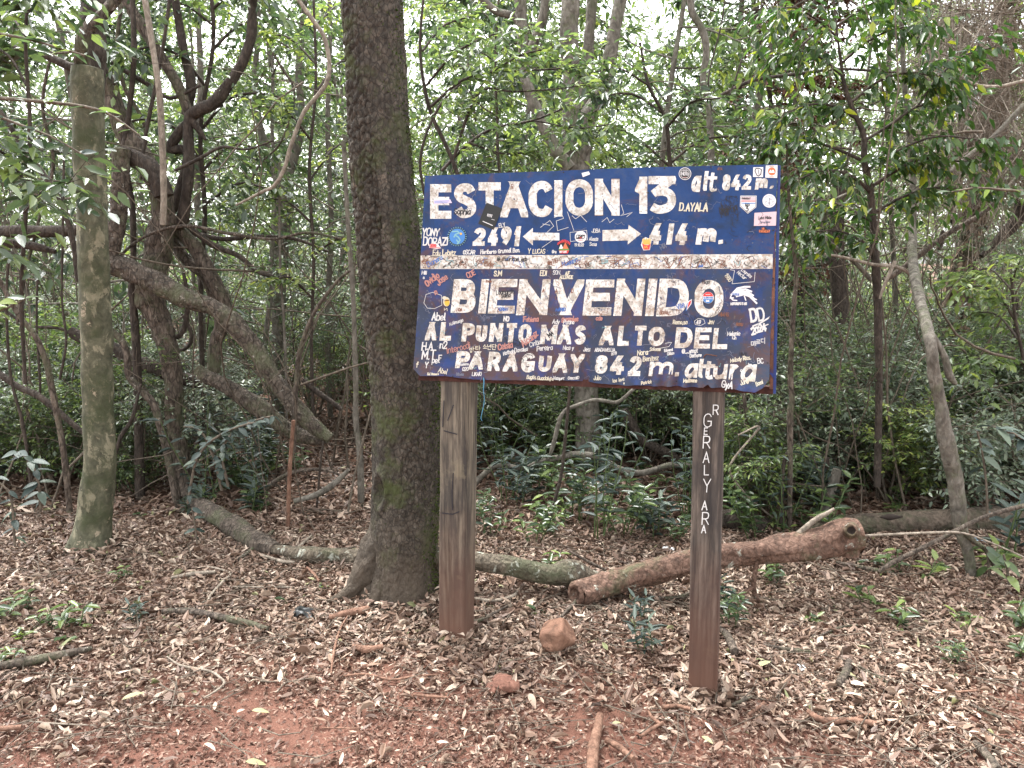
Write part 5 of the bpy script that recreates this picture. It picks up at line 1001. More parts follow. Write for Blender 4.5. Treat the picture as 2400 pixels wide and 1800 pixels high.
limb('branch', [(1240, 130, 24), (1262, 70, 22), (1275, 20, 20), (1280, -60, 20)], YF, B_GREY, T_FRK, 14)
stem('fallen_branch', [(1098, 1150, 13), (1134, 1112, 14), (1167, 1090, 14), (1217, 1098, 14), (1250, 1090, 14), (1279, 1079, 15), (1320, 1070, 14), (1354, 1064, 15), (1404, 1072, 16), (1454, 1100, 16), (1508, 1108, 15), (1570, 1090, 14), (1624, 1091, 12), (1680, 1100, 10)], 4.75, B_GREY, 'long snaking grey branch running low behind the two posts', 'branch')
stem('fallen_branch', [(1287, 1076, 9), (1300, 1030, 11), (1312, 983, 11), (1322, 965, 10), (1341, 954, 9), (1396, 937, 9), (1445, 943, 9), (1479, 917, 8), (1520, 880, 7)], 4.72, B_GREY, 'thin grey branch rising from the snaking branch under the sign', 'branch')
stem('fallen_branch', [(1462, 960, 20), (1485, 1000, 22), (1508, 1033, 22), (1570, 1066, 24), (1600, 1095, 24), (1640, 1135, 22)], 5.2, B_DARK, 'dark thick sloping branch behind the right post', 'branch')
stem('slender_tree', [(1348, 830, 6), (1337, 900, 7), (1325, 1025, 8), (1316, 1108, 8), (1296, 1191, 9), (1283, 1249, 10)], base_of(1283, 1249)[1], B_DARK, 'thin dark sapling between the posts in front of the forked tree', 'sapling')

# -- right side
br = base_of(2275, 1352); YR = br[1]
T_R = empty('leaning_tree', br, 'slim grey-brown leaning trunk at the right with a knobbly bend', 'tree')
_, PR, _r = limb('trunk', [(2279, 1362, 22), (2270, 1300, 24), (2252, 1240, 28), (2244, 1170, 36), (2237, 1114, 36), (2222, 1050, 38), (2212, 1000, 32), (2203, 940, 27), (2190, 882, 27), (2182, 810, 27), (2170, 755, 26, .1), (2155, 700, 25, .3), (2144, 650, 23, .5), (2138, 590, 20, .8), (2140, 520, 17, 1.0), (2138, 400, 14, 1.1), (2120, 200, 11, 1.1), (2110, -20, 9, 1.1)], YR, B_GREY, T_R, 20, .1, 12, 4, .02)
limb('root', [(2245, 1230, 14), (2275, 1262, 12), (2310, 1290, 9), (2330, 1330, 7)], YR - .04, B_BROWN, T_R, 8)
limb('branch', [(2170, 760, 10), (2195, 800, 12), (2215, 840, 16), (2225, 880, 18), (2240, 900, 10)], YR + .3, B_GREY, T_R, 10)

by_ = 4.3
T_Y = empty('yellowing_tree', PT(2051., 1100., by_ + .1) * np.array([1, 1, 0]), 'small tree right of the sign with drooping pointed leaves, some turned yellow', 'tree')
TRK = [(2056, 1140, 16), (2060, 900, 16), (2058, 760, 18), (2056, 675, 20), (2051, 612, 17), (2047, 527, 16), (2039, 443, 16), (2026, 380, 15), (2024, 316, 13), (2001, 262, 11), (1980, 203, 9), (1971, 148, 7), (1960, 60, 5), (1950, -40, 4)]
limb('trunk', TRK, by_, B_DARK, T_Y, 12, .08)
yb = [[(2040, 450, 9), (1990, 410, 8), (1930, 400, 6), (1870, 420, 4)], [(2030, 380, 9), (1950, 345, 7), (1880, 330, 5), (1810, 350, 4)], [(2026, 330, 8), (2090, 290, 7), (2150, 250, 5), (2220, 240, 3)], [(2010, 280, 8), (1960, 250, 6), (1900, 245, 5), (1840, 265, 3)],
      [(1995, 240, 7), (2060, 190, 6), (2130, 170, 4), (2190, 180, 3)], [(1975, 180, 6), (1930, 140, 5), (1880, 120, 4), (1830, 130, 3)], [(1971, 150, 6), (2030, 100, 5), (2090, 70, 4), (2150, 60, 3)], [(2040, 440, 10), (2100, 400, 8), (2170, 370, 6), (2260, 380, 4)],
      [(2045, 500, 8), (2120, 460, 7), (2200, 440, 6), (2300, 450, 4)], [(2047, 520, 8), (1990, 490, 7), (1930, 470, 5), (1860, 480, 3)], [(2030, 400, 7), (2110, 350, 6), (2200, 320, 5), (2310, 330, 3)], [(1965, 90, 5), (1920, 50, 5), (1870, 20, 4), (1820, 20, 3)], [(1962, 60, 5), (2020, 20, 4), (2080, -10, 3)], [(2051, 600, 7), (2010, 560, 6), (1960, 540, 4), (1900, 545, 3)], [(2150, 250, 5), (2200, 180, 5), (2260, 130, 4), (2330, 110, 3)]]
rng = np.random.default_rng(11); ml = MB()
for i, q in enumerate(yb):
    dy = rng.uniform(-.5, .5); q = [(a, b, c, dy * k / 3) for k, (a, b, c) in enumerate(q)]
    limb('branch', q, by_, B_DARK, T_Y, 7, .05); P, r = pxpath(q, by_); mw = MB()
    spray(ml, mw, rng, P, 32, .30, 7, .068, .4, .75, .1, .5, (0, .97), tr=.0016)
    if i == 0: mwa = MB()
    mwa.V += mw.V; mwa.F += [f + mwa.n for f in mw.F]; mwa.T += mw.T; mwa.M += mw.M; mwa.n += mw.n
mwa.build('twig', B_TWIG, T_Y)['kind'] = 'stuff'
ml.build('foliage', M_YEL, T_Y)
stem('curved_branch', [(1985, 455, 8), (1959, 468, 10), (1940, 490, 11), (1933, 506, 11), (1926, 530, 12), (1930, 555, 12), (1959, 582, 12), (2005, 616, 11), (2043, 658, 10)], by_ + .25, B_GREY, 'hooked grey branch curling beside the dark stump right of the sign', 'branch')
stem('fallen_branch', [(2400, 400, 12), (2309, 494, 12), (2233, 540, 12), (2190, 570, 13), (2148, 603, 15), (2110, 633, 14), (2072, 658, 11)], 4.5, B_BROWN, 'straight brown branch slanting down from the right edge to the small tree', 'branch')
stem('dead_branch', [(1933, 595, 6), (1990, 606, 7), (2047, 620, 8), (2100, 625, 8), (2130, 640, 10), (2135, 660, 8)], 4.2, B_PALE, 'pale bare branch lying level in front of the dark stump', 'branch')
stem('dead_branch', [(2098, 612, 9), (2085, 640, 9), (2072, 670, 8), (2062, 700, 5)], 4.1, B_PALE, 'short pale broken branch leaning on the small tree', 'branch')
stem('dead_branch', [(2200, 585, 10), (2206, 560, 14), (2210, 540, 8)], 4.6, B_DARK, 'stubby dark snag on the slanting brown branch', 'branch')
stem('thin_branch', [(1689, 224, 9), (1760, 190, 9), (1830, 178, 8), (1895, 170, 8), (1971, 162, 7), (2100, 170, 5)], 5.0, B_DARK, 'long thin dark branch running level above the top right corner of the sign', 'branch')
stem('thin_branch', [(1755, 192, 7), (1785, 170, 7), (1819, 156, 7), (1870, 114, 6), (1930, 60, 4)], 5.0, B_DARK, 'thin twig forking upward from the level dark branch', 'branch')
stem('fallen_branch', [(2400, 245, 12), (2330, 320, 12), (2290, 350, 12), (2230, 400, 10), (2190, 440, 7)], 5.2, B_GREY, 'grey branch slanting from the right edge across the shaggy trunk', 'branch')
stem('fallen_branch', [(2400, 190, 8), (2340, 203, 8), (2290, 200, 8), (2260, 185, 7), (2240, 155, 5)], 5.1, B_PALE, 'pale wavy branch at the upper right edge', 'branch')
stem('slender_tree', [(1617, -10, 16), (1622, 30, 16), (1638, 55, 17), (1652, 90, 17), (1655, 130, 16), (1648, 170, 15), (1650, 205, 15), (1660, 240, 14), (1665, 320, 16), (1668, 420, 16), (1672, 600, 16)], 5.4, B_GREY, 'thin grey crooked stem rising behind the top right of the sign', 'sapling')
stem('hanging_vine', [(1786, -10, 4), (1781, 42, 4), (1762, 95, 4), (1739, 139, 4), (1722, 190, 4), (1701, 245, 4)], 4.9, B_DARK, 'hair-thin dark vine arching down above the top right of the sign', 'vine')
stem('hanging_vine', [(1700, -10, 4), (1690, 60, 4), (1672, 130, 4), (1660, 190, 4), (1668, 260, 3)], 5.0, B_DARK, 'hair-thin vine beside the thin grey crooked stem', 'vine')
stem('slender_tree', [(1843, 330, 5), (1850, 480, 7), (1866, 640, 10), (1862, 700, 11), (1857, 777, 12), (1853, 860, 12), (1856, 945, 13), (1852, 960, 16), (1852, 1072, 12), (1851, 1160, 12), (1850, 1250, 13)], base_of(1850, 1250)[1], B_BROWN, 'straight brown sapling right beside the sign', 'sapling')
stem('slender_tree', [(1846, 1060, 8), (1836, 1093, 10), (1832, 1160, 10), (1828, 1248, 11)], base_of(1828, 1248)[1], B_DARK, 'short dark sapling leaning on the straight brown one', 'sapling')
stem('slender_tree', [(1738, 860, 8), (1743, 924, 9), (1752, 1000, 9), (1760, 1072, 9), (1761, 1200, 9)], base_of(1761, 1200)[1], B_BROWN, 'thin brown sapling just right of the right post', 'sapling')
stem('dead_stump', [(1963, 1100, 20), (1955, 1125, 25), (1942, 1160, 27), (1930, 1205, 30)], base_of(1930, 1205)[1], B_GREY, 'cut leaning stump with grey bark behind the fallen log', 'stump')
stem('dead_stump', [(1940, 1072, 14), (1932, 1110, 16), (1922, 1150, 17), (1912, 1186, 18)], base_of(1912, 1186)[1], B_DARK, 'thinner dark stump just left of the grey cut stump', 'stump')
stem('mossy_log', [(1830, 1005, 15), (1880, 965, 16), (1930, 930, 17), (1967, 912, 17), (2013, 900, 17), (2060, 896, 16), (2106, 899, 16), (2140, 918, 18), (2170, 945, 18), (2195, 975, 16)], 5.6, B_LOGM, 'mossy arched log crossing the thicket right of the sign', 'log')
stem('dark_branch', [(2020, 890, 12), (2010, 920, 13), (1997, 945, 12), (1990, 975, 10)], 5.3, B_DARK, 'short dark stub below the mossy arched log', 'branch')
for pts, lab in [([(2075, 985, 8), (2083, 1030, 10), (2092, 1093, 12), (2097, 1130, 12)], 'short dark stem standing in the thicket between sapling and leaning tree'), ([(2385, 700, 8), (2370, 860, 9), (2355, 1000, 10), (2352, 1100, 10)], 'dark stem at the right edge in the thicket'), ([(2300, 850, 6), (2298, 950, 7), (2292, 1060, 8)], 'thin dark stem right of the leaning trunk')]:
    stem('wiry_stem', pts, base_of(pts[-1][0], pts[-1][1])[1], B_DARK, lab, 'sapling', 'dark stems at the right')
# shaggy trunk
bs = PT(2225., 930., 7.2); T_S = empty('shaggy_tree', (bs[0], 7.2, ground(bs[0], 7.2)), 'brown trunk with peeling shaggy bark and hanging dead vines at the far right', 'tree')
_, PS, rS = limb('trunk', [(2220, 1030, 46), (2228, 900, 44), (2240, 780, 46), (2250, 650, 52), (2275, 549, 44), (2290, 480, 40), (2315, 350, 42), (2338, 211, 46), (2352, 100, 48), (2362, 0, 50), (2370, -100, 48)], 7.2, B_BROWN, T_S, 24, .15, 9, 4)
rng = np.random.default_rng(4); n = 700; k = rng.integers(2, len(PS) - 2, n); a = rng.uniform(0, 2 * pi, n); sd = np.stack([np.cos(a), -np.abs(np.sin(a)), 0 * a], 1)
mb = MB(); leaves(mb, PS[k] + sd * rS[k][:, None] * .95, np.array([0, 0, -1.]) + sd * .5 + rng.normal(0, .2, (n, 3)), sd, rng.uniform(.06, .14, n), rng.uniform(.03, .06, n), rng.uniform(0, 1, n), simple=True); mb.build('peeling_bark', bark('peeling_bark', (.17, .12, .08), (.28, .21, .14), 25), T_S)['kind'] = 'stuff'
limb('branch', [(2330, 380, 24), (2300, 440, 20), (2260, 500, 18), (2230, 520, 14)], 7.1, B_DARK, T_S, 10)
limb('branch', [(2400, 470, 34), (2380, 520, 30), (2300, 600, 12)], 6.6, B_DARK, T_S, 10)
mw = MB(); n = 1500; cx = rng.normal(2285, 62, n); cy = rng.uniform(-20, 430, n); Ys = rng.uniform(5.4, 6.8, n); A = PT(cx, cy, Ys); dr = rng.normal(0, 1, (n, 3)) * np.array([.45, .3, .5]) + np.array([.1, 0, -.35]); C = A + dr * rng.uniform(.3, 1.0, (n, 1)); Mi = (A + C) / 2 + rng.normal(0, .1, (n, 3)); rr = rng.uniform(.002, .005, n); twigs(mw, A, Mi, C, rr, rr * .6)
mw.build('dead_vines', B_PALE, T_S)['kind'] = 'stuff'
stem('dead_tree', [(1966, 430, 30), (1963, 464, 34), (1960, 520, 37), (1958, 570, 37), (1965, 640, 38), (1969, 700, 38), (1972, 780, 38), (1975, 1010, 40)], 6.3, B_DARK, 'thick nearly black trunk right of the sign behind the small yellowing tree', 'trunk')

# -- logs
def hollow(name, P, r, m, seed, parent, ends=(False, True), hole=.5, sides=40, lump=.07, disp=None):
    """log tube with a hollow cut end"""
    mb = MB(); tube(mb, P, r, sides, lump, 9, seed, cap=False, disp=disp)
    T, A, B = frames(P)
    th = np.linspace(0, 2 * pi, sides, endpoint=False)
    for e, on in ((0, ends[0]), (len(P) - 1, ends[1])):
        s = 1 if e else -1; cpt = P[e]; rings = []
        for q, dpt in ((1.0, 0), (.8, .22), (hole, .12), (hole * .75, -.7), (0.02, -1.0)) if on else ((1., 0), (.85, .1), (.5, .2), (.02, .25)):
            C = cpt + T[e] * s * dpt * r[e]; rad = r[e] * q
            v = C + (A[e] * np.cos(th)[:, None] + B[e] * np.sin(th)[:, None]) * rad * (1 + .08 * vnoise(th * 2, q * 3, 0, seed))[:, None]
            rings.append(v)
        V = np.vstack(rings); i = np.arange(len(rings) - 1)[:, None]; j = np.arange(sides)[None]
        F = np.stack([i * sides + j, i * sides + (j + 1) % sides, (i + 1) * sides + (j + 1) % sides, (i + 1) * sides + j], -1).reshape(-1, 4)
        mb.add(V, F if s > 0 else F[:, ::-1])
    return mb.build(name, m, parent)
gl = G(1700., 1420.); YL = 3.32
LOG = empty('fallen_log', (gl[0] - .3, YL, gl[2]), 'long reddish fallen trunk lying behind both posts with a knotted hollow end at right', 'log')
P, r = pxpath([(1350, 1392, 56, -.10), (1378, 1384, 62, -.06), (1446, 1362, 62), (1529, 1337, 60), (1612, 1318, 54), (1688, 1303, 54), (1760, 1294, 56), (1824, 1286, 60), (1880, 1280, 62), (1930, 1270, 68), (1965, 1262, 78), (1992, 1258, 84), (2010, 1256, 80)], YL)
P, r = smooth_path(P, r, .02)
def knots(th, s, r):
    o = .012 * np.exp(-((s - .42) / .05) ** 2 - (((th - .4 + pi) % (2 * pi) - pi) / .6) ** 2) - .02 * np.exp(-((s - .42) / .022) ** 2 - (((th - .4 + pi) % (2 * pi) - pi) / .25) ** 2)
    return o + .010 * vnoise(th * 1.5, s * 7, 0, 3)
hollow('trunk', P, r, B_LOG, 5, LOG, (True, False), .5, 48, .09, knots)
M_DK = flat('rotten_hollow', (.025, .016, .012), .9)
P2 = PT(np.array([1990., 1993., 1996.]), np.array([1300., 1262., 1228.]), YL - np.array([.02, .02, .02])); r2 = np.array([46, 45, 30]) / 2 * YL / FPX * 1.03; P2, r2 = smooth_path(P2, r2, .012)
mb = MB(); tube(mb, P2, r2, 40, .08, 9, 3); mb.build('knob', B_LOG, LOG)
kc = PT(1995., 1243., YL - .13); kd = unit(CAMP - kc + np.array([.1, 0, -.2])); P3 = np.array([kc - kd * .06, kc - kd * .02, kc + kd * .008]); mbk = MB()
hollow('knot_hole', P3, np.array([.034, .038, .026]), B_LOG, 6, LOG, (False, True), .68, 28, .1)
disc_c = kc + kd * .006; mb = MB(); th = np.linspace(0, 2 * pi, 20, endpoint=False); ax1 = unit(np.cross(kd, [0, 0, 1.])); ax2 = np.cross(ax1, kd); mb.add(np.vstack([disc_c + (ax1 * np.cos(th)[:, None] + ax2 * np.sin(th)[:, None] * 1.2) * .0165, disc_c - kd * .02]), np.stack([np.arange(20), (np.arange(20) + 1) % 20, np.full(20, 20)], 1)); mb.build('rot', M_DK, LOG)
he = P[0]; 
P, r = pxpath(lie([(640, 1290, 30), (700, 1300, 38), (760, 1304, 40), (852, 1306, 40)], YL) + [(950, 1306, 42, .12), (1040, 1306, 42), (1096, 1311, 43), (1150, 1320, 44), (1196, 1326, 46), (1240, 1336, 48), (1290, 1346, 50), (1322, 1342, 62, .02), (1345, 1348, 66, .05), (1372, 1358, 56, .06), (1400, 1366, 44, .05)], YL)
P, r = smooth_path(P, r, .02); 
mb = MB(); tube(mb, P, r, 36, .08, 9, 7, disp=lambda th, s, r: .006 * vnoise(th * 1.5, s * 8, 0, 9)); mb.build('lower_limb', B_LOGG, LOG)
limb('branch', [(1790, 1440, 9), (1775, 1405, 11), (1766, 1374, 12), (1772, 1325, 13), (1772, 1305, 13)], YL - .02, B_LOG, LOG, 8)
limb('branch', [(1700, 1417, 8), (1735, 1395, 10), (1762, 1376, 11)], YL - .05, B_LOG, LOG, 8)
limb('snag', [(1845, 1278, 12), (1870, 1252, 13), (1905, 1222, 14), (1935, 1205, 10), (1955, 1192, 6)], YL + .02, B_PALE, LOG, 8, .2, 20)
yb2 = base_of(2050, 1262)[1] + .1
BLG = empty('mossy_log', PT(2150., 1262., yb2) * np.array([1, 1, 0]), 'thick dark mossy log lying at the right behind the fallen trunk', 'log')
P, r = pxpath([(1870, 1262, 40), (1950, 1240, 54), (2022, 1232, 58), (2100, 1228, 58), (2190, 1224, 58), (2300, 1220, 62), (2400, 1214, 64), (2520, 1208, 64)], yb2); P, r = smooth_path(P, r, .03)
hollow('trunk', P, r, B_LOGM, 8, BLG, (True, False), .6, 36, .08)
mb = MB(); kc = PT(2085., 1212., yb2 - .09); P3, r3 = smooth_path(np.array([kc - [.05, 0, 0], kc, kc + [.07, 0, .003]]), np.array([.006, .018, .004]), .01); tube(mb, P3, r3, 10, .2, 20); mb.build('rot', M_DK, BLG)
yd = base_of(1720, 1255)[1]
P, r = pxpath([(1690, 1215, 50), (1740, 1222, 56), (1800, 1240, 48), (1860, 1256, 36)], yd + .1); P, r = smooth_path(P, r, .03)
DL = empty('hollow_log', P[0] * np.array([1, 1, 0]), 'dark rotten hollow log just right of the right post', 'log'); hollow('trunk', P, r, B_DARK, 9, DL, (True, False), .7, 30, .14)

yg = 7.2; T_G = empty('pale_forked_tree', PT(655., 1010., yg) * np.array([1, 1, 0]), 'pale grey forked trunk standing beyond the arched limb', 'tree')
limb('trunk', [(650, 1040, 30), (652, 800, 30), (656, 640, 32), (664, 480, 38), (668, 430, 40), (672, 395, 30)], yg, B_GREY, T_G, 16)
limb('branch', [(660, 450, 26), (645, 400, 22), (622, 340, 20), (606, 280, 16), (598, 180, 14), (606, 60, 12), (600, -40, 11)], yg, B_GREY, T_G, 12)
limb('branch', [(674, 410, 26), (694, 350, 22), (706, 270, 18), (700, 160, 16), (712, 40, 14), (716, -40, 13)], yg + .1, B_GREY, T_G, 12)
for lab, pts, Y, m in [('slim grey trunk between the arched limb and the twisted tree', [(478, 1010, 16), (474, 800, 17), (470, 640, 17), (462, 420, 15), (470, 200, 14), (462, -20, 12)], 6.8, B_GREY), ('slim pale trunk left of the thick trunk, set well back', [(775, 1000, 13), (768, 760, 13), (776, 520, 13), (768, 300, 12), (774, 80, 10), (770, -30, 10)], 7.4, B_GREY),
        ('dark slanting trunk behind the right edge of the sign', [(1905, 1030, 15), (1890, 820, 15), (1868, 640, 14), (1830, 420, 13), (1800, 200, 12), (1760, -30, 11)], 7.5, B_DARK), ('thin grey trunk between dead black trunk and leaning trunk', [(2095, 980, 13), (2100, 760, 13), (2092, 560, 12), (2080, 300, 11), (2085, 60, 10)], 7.8, B_GREY)]:
    stem('slender_tree', pts, Y, m, lab, 'tree', sides=12)
for k, (lab, pts) in enumerate([('thin dark vine looping across the twisted tree at mid height', [(240, 640, 6), (330, 560, 7), (430, 530, 8), (540, 548, 8), (640, 560, 7), (720, 545, 6), (800, 560, 5)]), ('dark crooked bough behind the twisted tree sloping down to the right', [(440, 530, 14), (500, 575, 15), (560, 600, 13), (610, 640, 9), (670, 650, 6)]), ('forked dead bough level with the white stripe left of the thick trunk', [(445, 545, 12), (520, 560, 12), (600, 555, 10), (690, 560, 8), (770, 590, 6)]),
        ('upright dark vine close behind the leaning brown limb', [(290, -20, 9), (275, 100, 9), (290, 200, 10), (340, 300, 9), (330, 420, 8)]), ('curved dark vine right of the light brown straight vine', [(400, -20, 8), (385, 90, 8), (365, 200, 9), (350, 270, 9), (340, 330, 8), (330, 400, 7)]), ('dark bough crossing behind the light brown vine near the top', [(250, 140, 10), (300, 170, 11), (350, 200, 11), (400, 230, 9), (470, 200, 6)]),
        ('thin vine hanging in a bow right of the twisted tree', [(620, 90, 5), (660, 160, 5), (690, 220, 5), (660, 330, 5), (600, 400, 5), (560, 520, 5)]), ('low dark vine winding under the arched limb', [(430, 740, 9), (450, 790, 10), (430, 820, 9), (395, 815, 8), (350, 840, 7), (310, 900, 6)]), ('thin bough rising from the twisted tree to the upper right', [(410, 400, 8), (470, 370, 8), (520, 345, 7), (580, 350, 5), (640, 330, 4)]),
        ('black vine running down left of the mottled trunk', [(120, 120, 7), (100, 250, 8), (125, 380, 8), (95, 500, 7), (60, 640, 7), (40, 760, 6)]), ('pale crossing twig low at the left edge', [(-20, 700, 6), (60, 760, 7), (140, 770, 7), (200, 800, 6), (260, 790, 5)]), ('thin stem slanting up from the left post to the thick trunk', [(1000, 900, 4), (960, 760, 5), (1010, 560, 6), (985, 380, 7), (1030, 250, 6), (1110, 170, 5)])]):
    stem('vine', pts, 4.7 + (k % 4) * .22, B_DARK if k % 3 else B_BROWN, lab, 'vine', 'vines tangled at the left')
# ------------------------------------------------------------------ plants: a few kinds, many individuals
def merge(a, b):
    a.F += [f + a.n for f in b.F]; a.V += b.V; a.T += b.T; a.M += b.M; a.n += b.n

def kind_shrub(seed, h, ns, nb, L, m, wr=.42, droop=.25, tw=10, nl=9, spread=.5, wood=None, tone=(0, 1), simple=False):
    rng = np.random.default_rng(seed); ml, mw = MB(), MB()
    for s in range(ns):
        a = rng.uniform(0, 2 * pi); P = wander(rng, (0, 0, -.03), (cos(a) * spread, sin(a) * spread, 1), h * rng.uniform(.75, 1.05), 8, .12, .08)
        r = np.linspace(.006 + .004 * h, .002, len(P)); Ps, rs = smooth_path(P, r, .12); tube(mw, Ps, rs, 5, 0)
        for b in range(nb):
            t = rng.uniform(.25, 1); i = min(int(t * 8), 7); p = P[i] + (P[i + 1] - P[i]) * (t * 8 - i); az = rng.uniform(0, 2 * pi)
            B = wander(rng, p, (cos(az), sin(az), rng.uniform(.1, .8)), h * rng.uniform(.2, .42) * (1.25 - t * .6), 4, .15)
            Bs, br = smooth_path(B, np.linspace(.003, .0015, 5), .15); tube(mw, Bs, br, 4, 0, cap=False)
            spray(ml, mw, rng, B, tw, .13 * h ** .5 + .08, nl, L, wr, droop, .15, .55, tone, simple, .0014)
    return [('stem', mw.mesh('stem', wood or B_TWIG)), ('foliage', ml.mesh('foliage', m))]

def kind_tree(seed, h, nb, L, m, wr=.42, droop=.4, tw=16, nl=9, r0=.03, z0=.2, reach=1.3, wood=None, tone=(0, 1), lean=.1):
    rng = np.random.default_rng(seed); ml, mw, mt = MB(), MB(), MB()
    P = wander(rng, (0, 0, -.06), (rng.normal(0, lean), rng.normal(0, lean), 1), h, 14, .05, .05); Ps, rs = smooth_path(P, np.linspace(r0, r0 * .3, len(P)), .1); tube(mt, Ps, rs, 9, .08)
    for b in range(nb):
        t = z0 + (1 - z0) * (b + rng.uniform(0, 1)) / nb; i = min(int(t * 14), 13); p = P[i] + (P[i + 1] - P[i]) * (t * 14 - i); az = b * 2.4 + rng.uniform(-.5, .5)
        ln = reach * rng.uniform(.55, 1.1) * (1.15 - .55 * t)
        B = wander(rng, p, (cos(az), sin(az), rng.uniform(-.05, .6)), ln, 6, .14); Bs, br = smooth_path(B, np.linspace(r0 * .3, .002, 7), .15); tube(mw, Bs, br, 5, 0, cap=False)
        spray(ml, mw, rng, B, tw, .34, nl, L, wr, droop, .15, .6, tone, False, .002)
        if rng.uniform() < .7:
            k = rng.integers(2, 5); B2 = wander(rng, B[k], (cos(az + rng.choice([-.9, .9])), sin(az + rng.choice([-.9, .9])), .2), ln * .5, 4, .15); tube(mw, B2, np.linspace(r0 * .16, .002, 5), 4, 0, cap=False); spray(ml, mw, rng, B2, tw // 2, .3, nl, L, wr, droop, .1, .6, tone, False, .002)
    W_ = wood or B_GREY
    return [('trunk', mt.mesh('trunk', W_)), ('branches', mw.mesh('branches', W_)), ('crown', ml.mesh('crown', m))]

def put(parts, name, loc, rz, sc, label, cat, group=None, tilt=None):
    e = empty(name, loc, label, cat, group, rz, sc)
    for n, me in parts:
        o = bpy.data.objects.new(n, me); COL.objects.link(o); o.parent = e
        if n in ('branches', 'foliage_mass'): o['kind'] = 'stuff'
    if tilt: e.rotation_euler = (tilt[0], tilt[1], rz)
    return e

SHR = [('dark glossy-leaved', kind_shrub(1, 1.4, 4, 10, .052, M_DARK)), ('mid green small-leaved', kind_shrub(2, 1.6, 4, 11, .042, M_MID)), ('bright yellow-green', kind_shrub(3, 1.4, 4, 9, .055, M_LIME)),
       ('grey-green', kind_shrub(4, 1.2, 5, 10, .042, M_GREY)), ('open airy', kind_shrub(5, 1.9, 3, 9, .055, M_GREY, tw=9, nl=8)), ('low spreading', kind_shrub(6, .9, 7, 8, .04, M_MID, spread=.9))]
TRE = [('dark dense', kind_tree(21, 5.4, 26, .085, M_DARK, r0=.035)), ('mid green layered', kind_tree(22, 6.0, 28, .075, M_MID, r0=.04, droop=.3)), ('sunlit yellow-green', kind_tree(23, 5.6, 26, .08, M_LIME, r0=.03, z0=.3)),
       ('drooping dark', kind_tree(24, 5.0, 24, .095, M_DARK, .36, .8, r0=.03, wood=B_BROWN)), ('slim pale green', kind_tree(25, 6.4, 24, .07, M_MID, r0=.028, reach=1.0, z0=.25))]
TALL = [('tall', kind_tree(31, 11, 42, .11, M_MID, r0=.11, z0=.28, reach=2.6, tw=20, wood=B_GREY, lean=.04)), ('tall leafy', kind_tree(32, 12, 46, .11, M_DARK, r0=.13, z0=.22, reach=2.8, tw=20, wood=B_BROWN, lean=.04)), ('tall pale-leaved', kind_tree(33, 10, 42, .10, M_LIME, r0=.09, z0=.22, reach=2.4, tw=20, wood=B_GREY, lean=.05))]
T_RUSTK = kind_tree(34, 7.5, 40, .10, M_RUST, r0=.08, z0=.3, reach=1.5, wood=B_GREY)

def where(px):
    for x, s in [(140, 'at the left edge'), (300, 'behind the mottled trunk'), (460, 'behind the twisted tree'), (640, 'beyond the arched limb'), (830, 'left of the thick trunk'), (1000, 'behind the thick trunk'), (1180, "behind the sign's left half"), (1360, "behind the sign's middle"), (1540, "behind the sign's right half"), (1760, 'behind the right post'), (1960, 'right of the sign'), (2120, 'behind the yellowing tree'), (2280, 'behind the leaning trunk'), (9999, 'at the right edge')]:
        if px < x: return s
def px_of(p):
    d = np.asarray(p) - CAMP; z = d @ FWD; return 1200 + FPX * d[0] / z, 900 - FPX * (d @ UPV) / z
_used = {}
def uniq(lab):
    return lab
rng = np.random.default_rng(77)
def scatter(n, ylo, yhi, kinds, probs, name, cat, group, noun, scr, mind, avoid=None, power=1.0, wide=.70):
    pts = []; tries = 0
    while len(pts) < n and tries < 6000:
        tries += 1; y = ylo + (yhi - ylo) * rng.uniform() ** power; x = rng.uniform(-1, 1) * (y * wide + .6)
        if avoid and avoid(x, y): continue
        if any((x - a) ** 2 + (y - b) ** 2 < mind ** 2 * (1 + .05 * y) for a, b in pts): continue
        pts.append((x, y))
    for x, y in pts:
        k = rng.choice(len(kinds), p=probs); adj, parts = kinds[k]; px, _ = px_of((x, y, 1.)); sc = rng.uniform(*scr)
        dep = 'near' if y < 6.5 else 'midway' if y < 9 else 'far in' if y < 13 else 'deep in the woods'
        size = 'small ' if sc < scr[0] + (scr[1] - scr[0]) * .33 else 'large ' if sc > scr[1] - (scr[1] - scr[0]) * .33 else ''
        put(parts, name, (x, y, float(ground(x, y))), rng.uniform(0, 2 * pi), sc, f'{size}{adj} {noun} {where(px)}, {dep}', cat, group, (rng.normal(0, .05), rng.normal(0, .05)))
def av(x, y):
    px, _ = px_of((x, y, 0.))
    if y < 6.3 and 560 < px < 1000: return True
    if y < 5.5 and 1000 < px < 1700: return True
    if y < 4.9: return True
    return False
pS = np.array([.12, .24, .18, .22, .12, .12]); 
scatter(220, 4.9, 19, SHR, pS, 'forest_shrub', 'shrub', 'shrubs of the undergrowth', 'shrub', (.55, 1.15), .42, av, 1.2)
def av2(x, y):
    px, _ = px_of((x, y, 0.)); return not ((1030 < px < 2450 and (y > 5.5 or px > 1780)) or (px < 330 and y > 4.9))
LOW = [('low dense grey-green', kind_shrub(41, .75, 6, 9, .036, M_GREY, spread=.8, tw=9)), ('low mid green', kind_shrub(42, .85, 6, 9, .04, M_MID, spread=.8, tw=9)), ('low pale green', kind_shrub(43, .7, 6, 9, .036, M_LIME, spread=.8, tw=8))]
scatter(85, 4.55, 7.6, LOW, np.array([.5, .35, .15]), 'low_bush', 'bush', 'low bushes behind the sign', 'bush', (.6, 1.25), .36, av2)
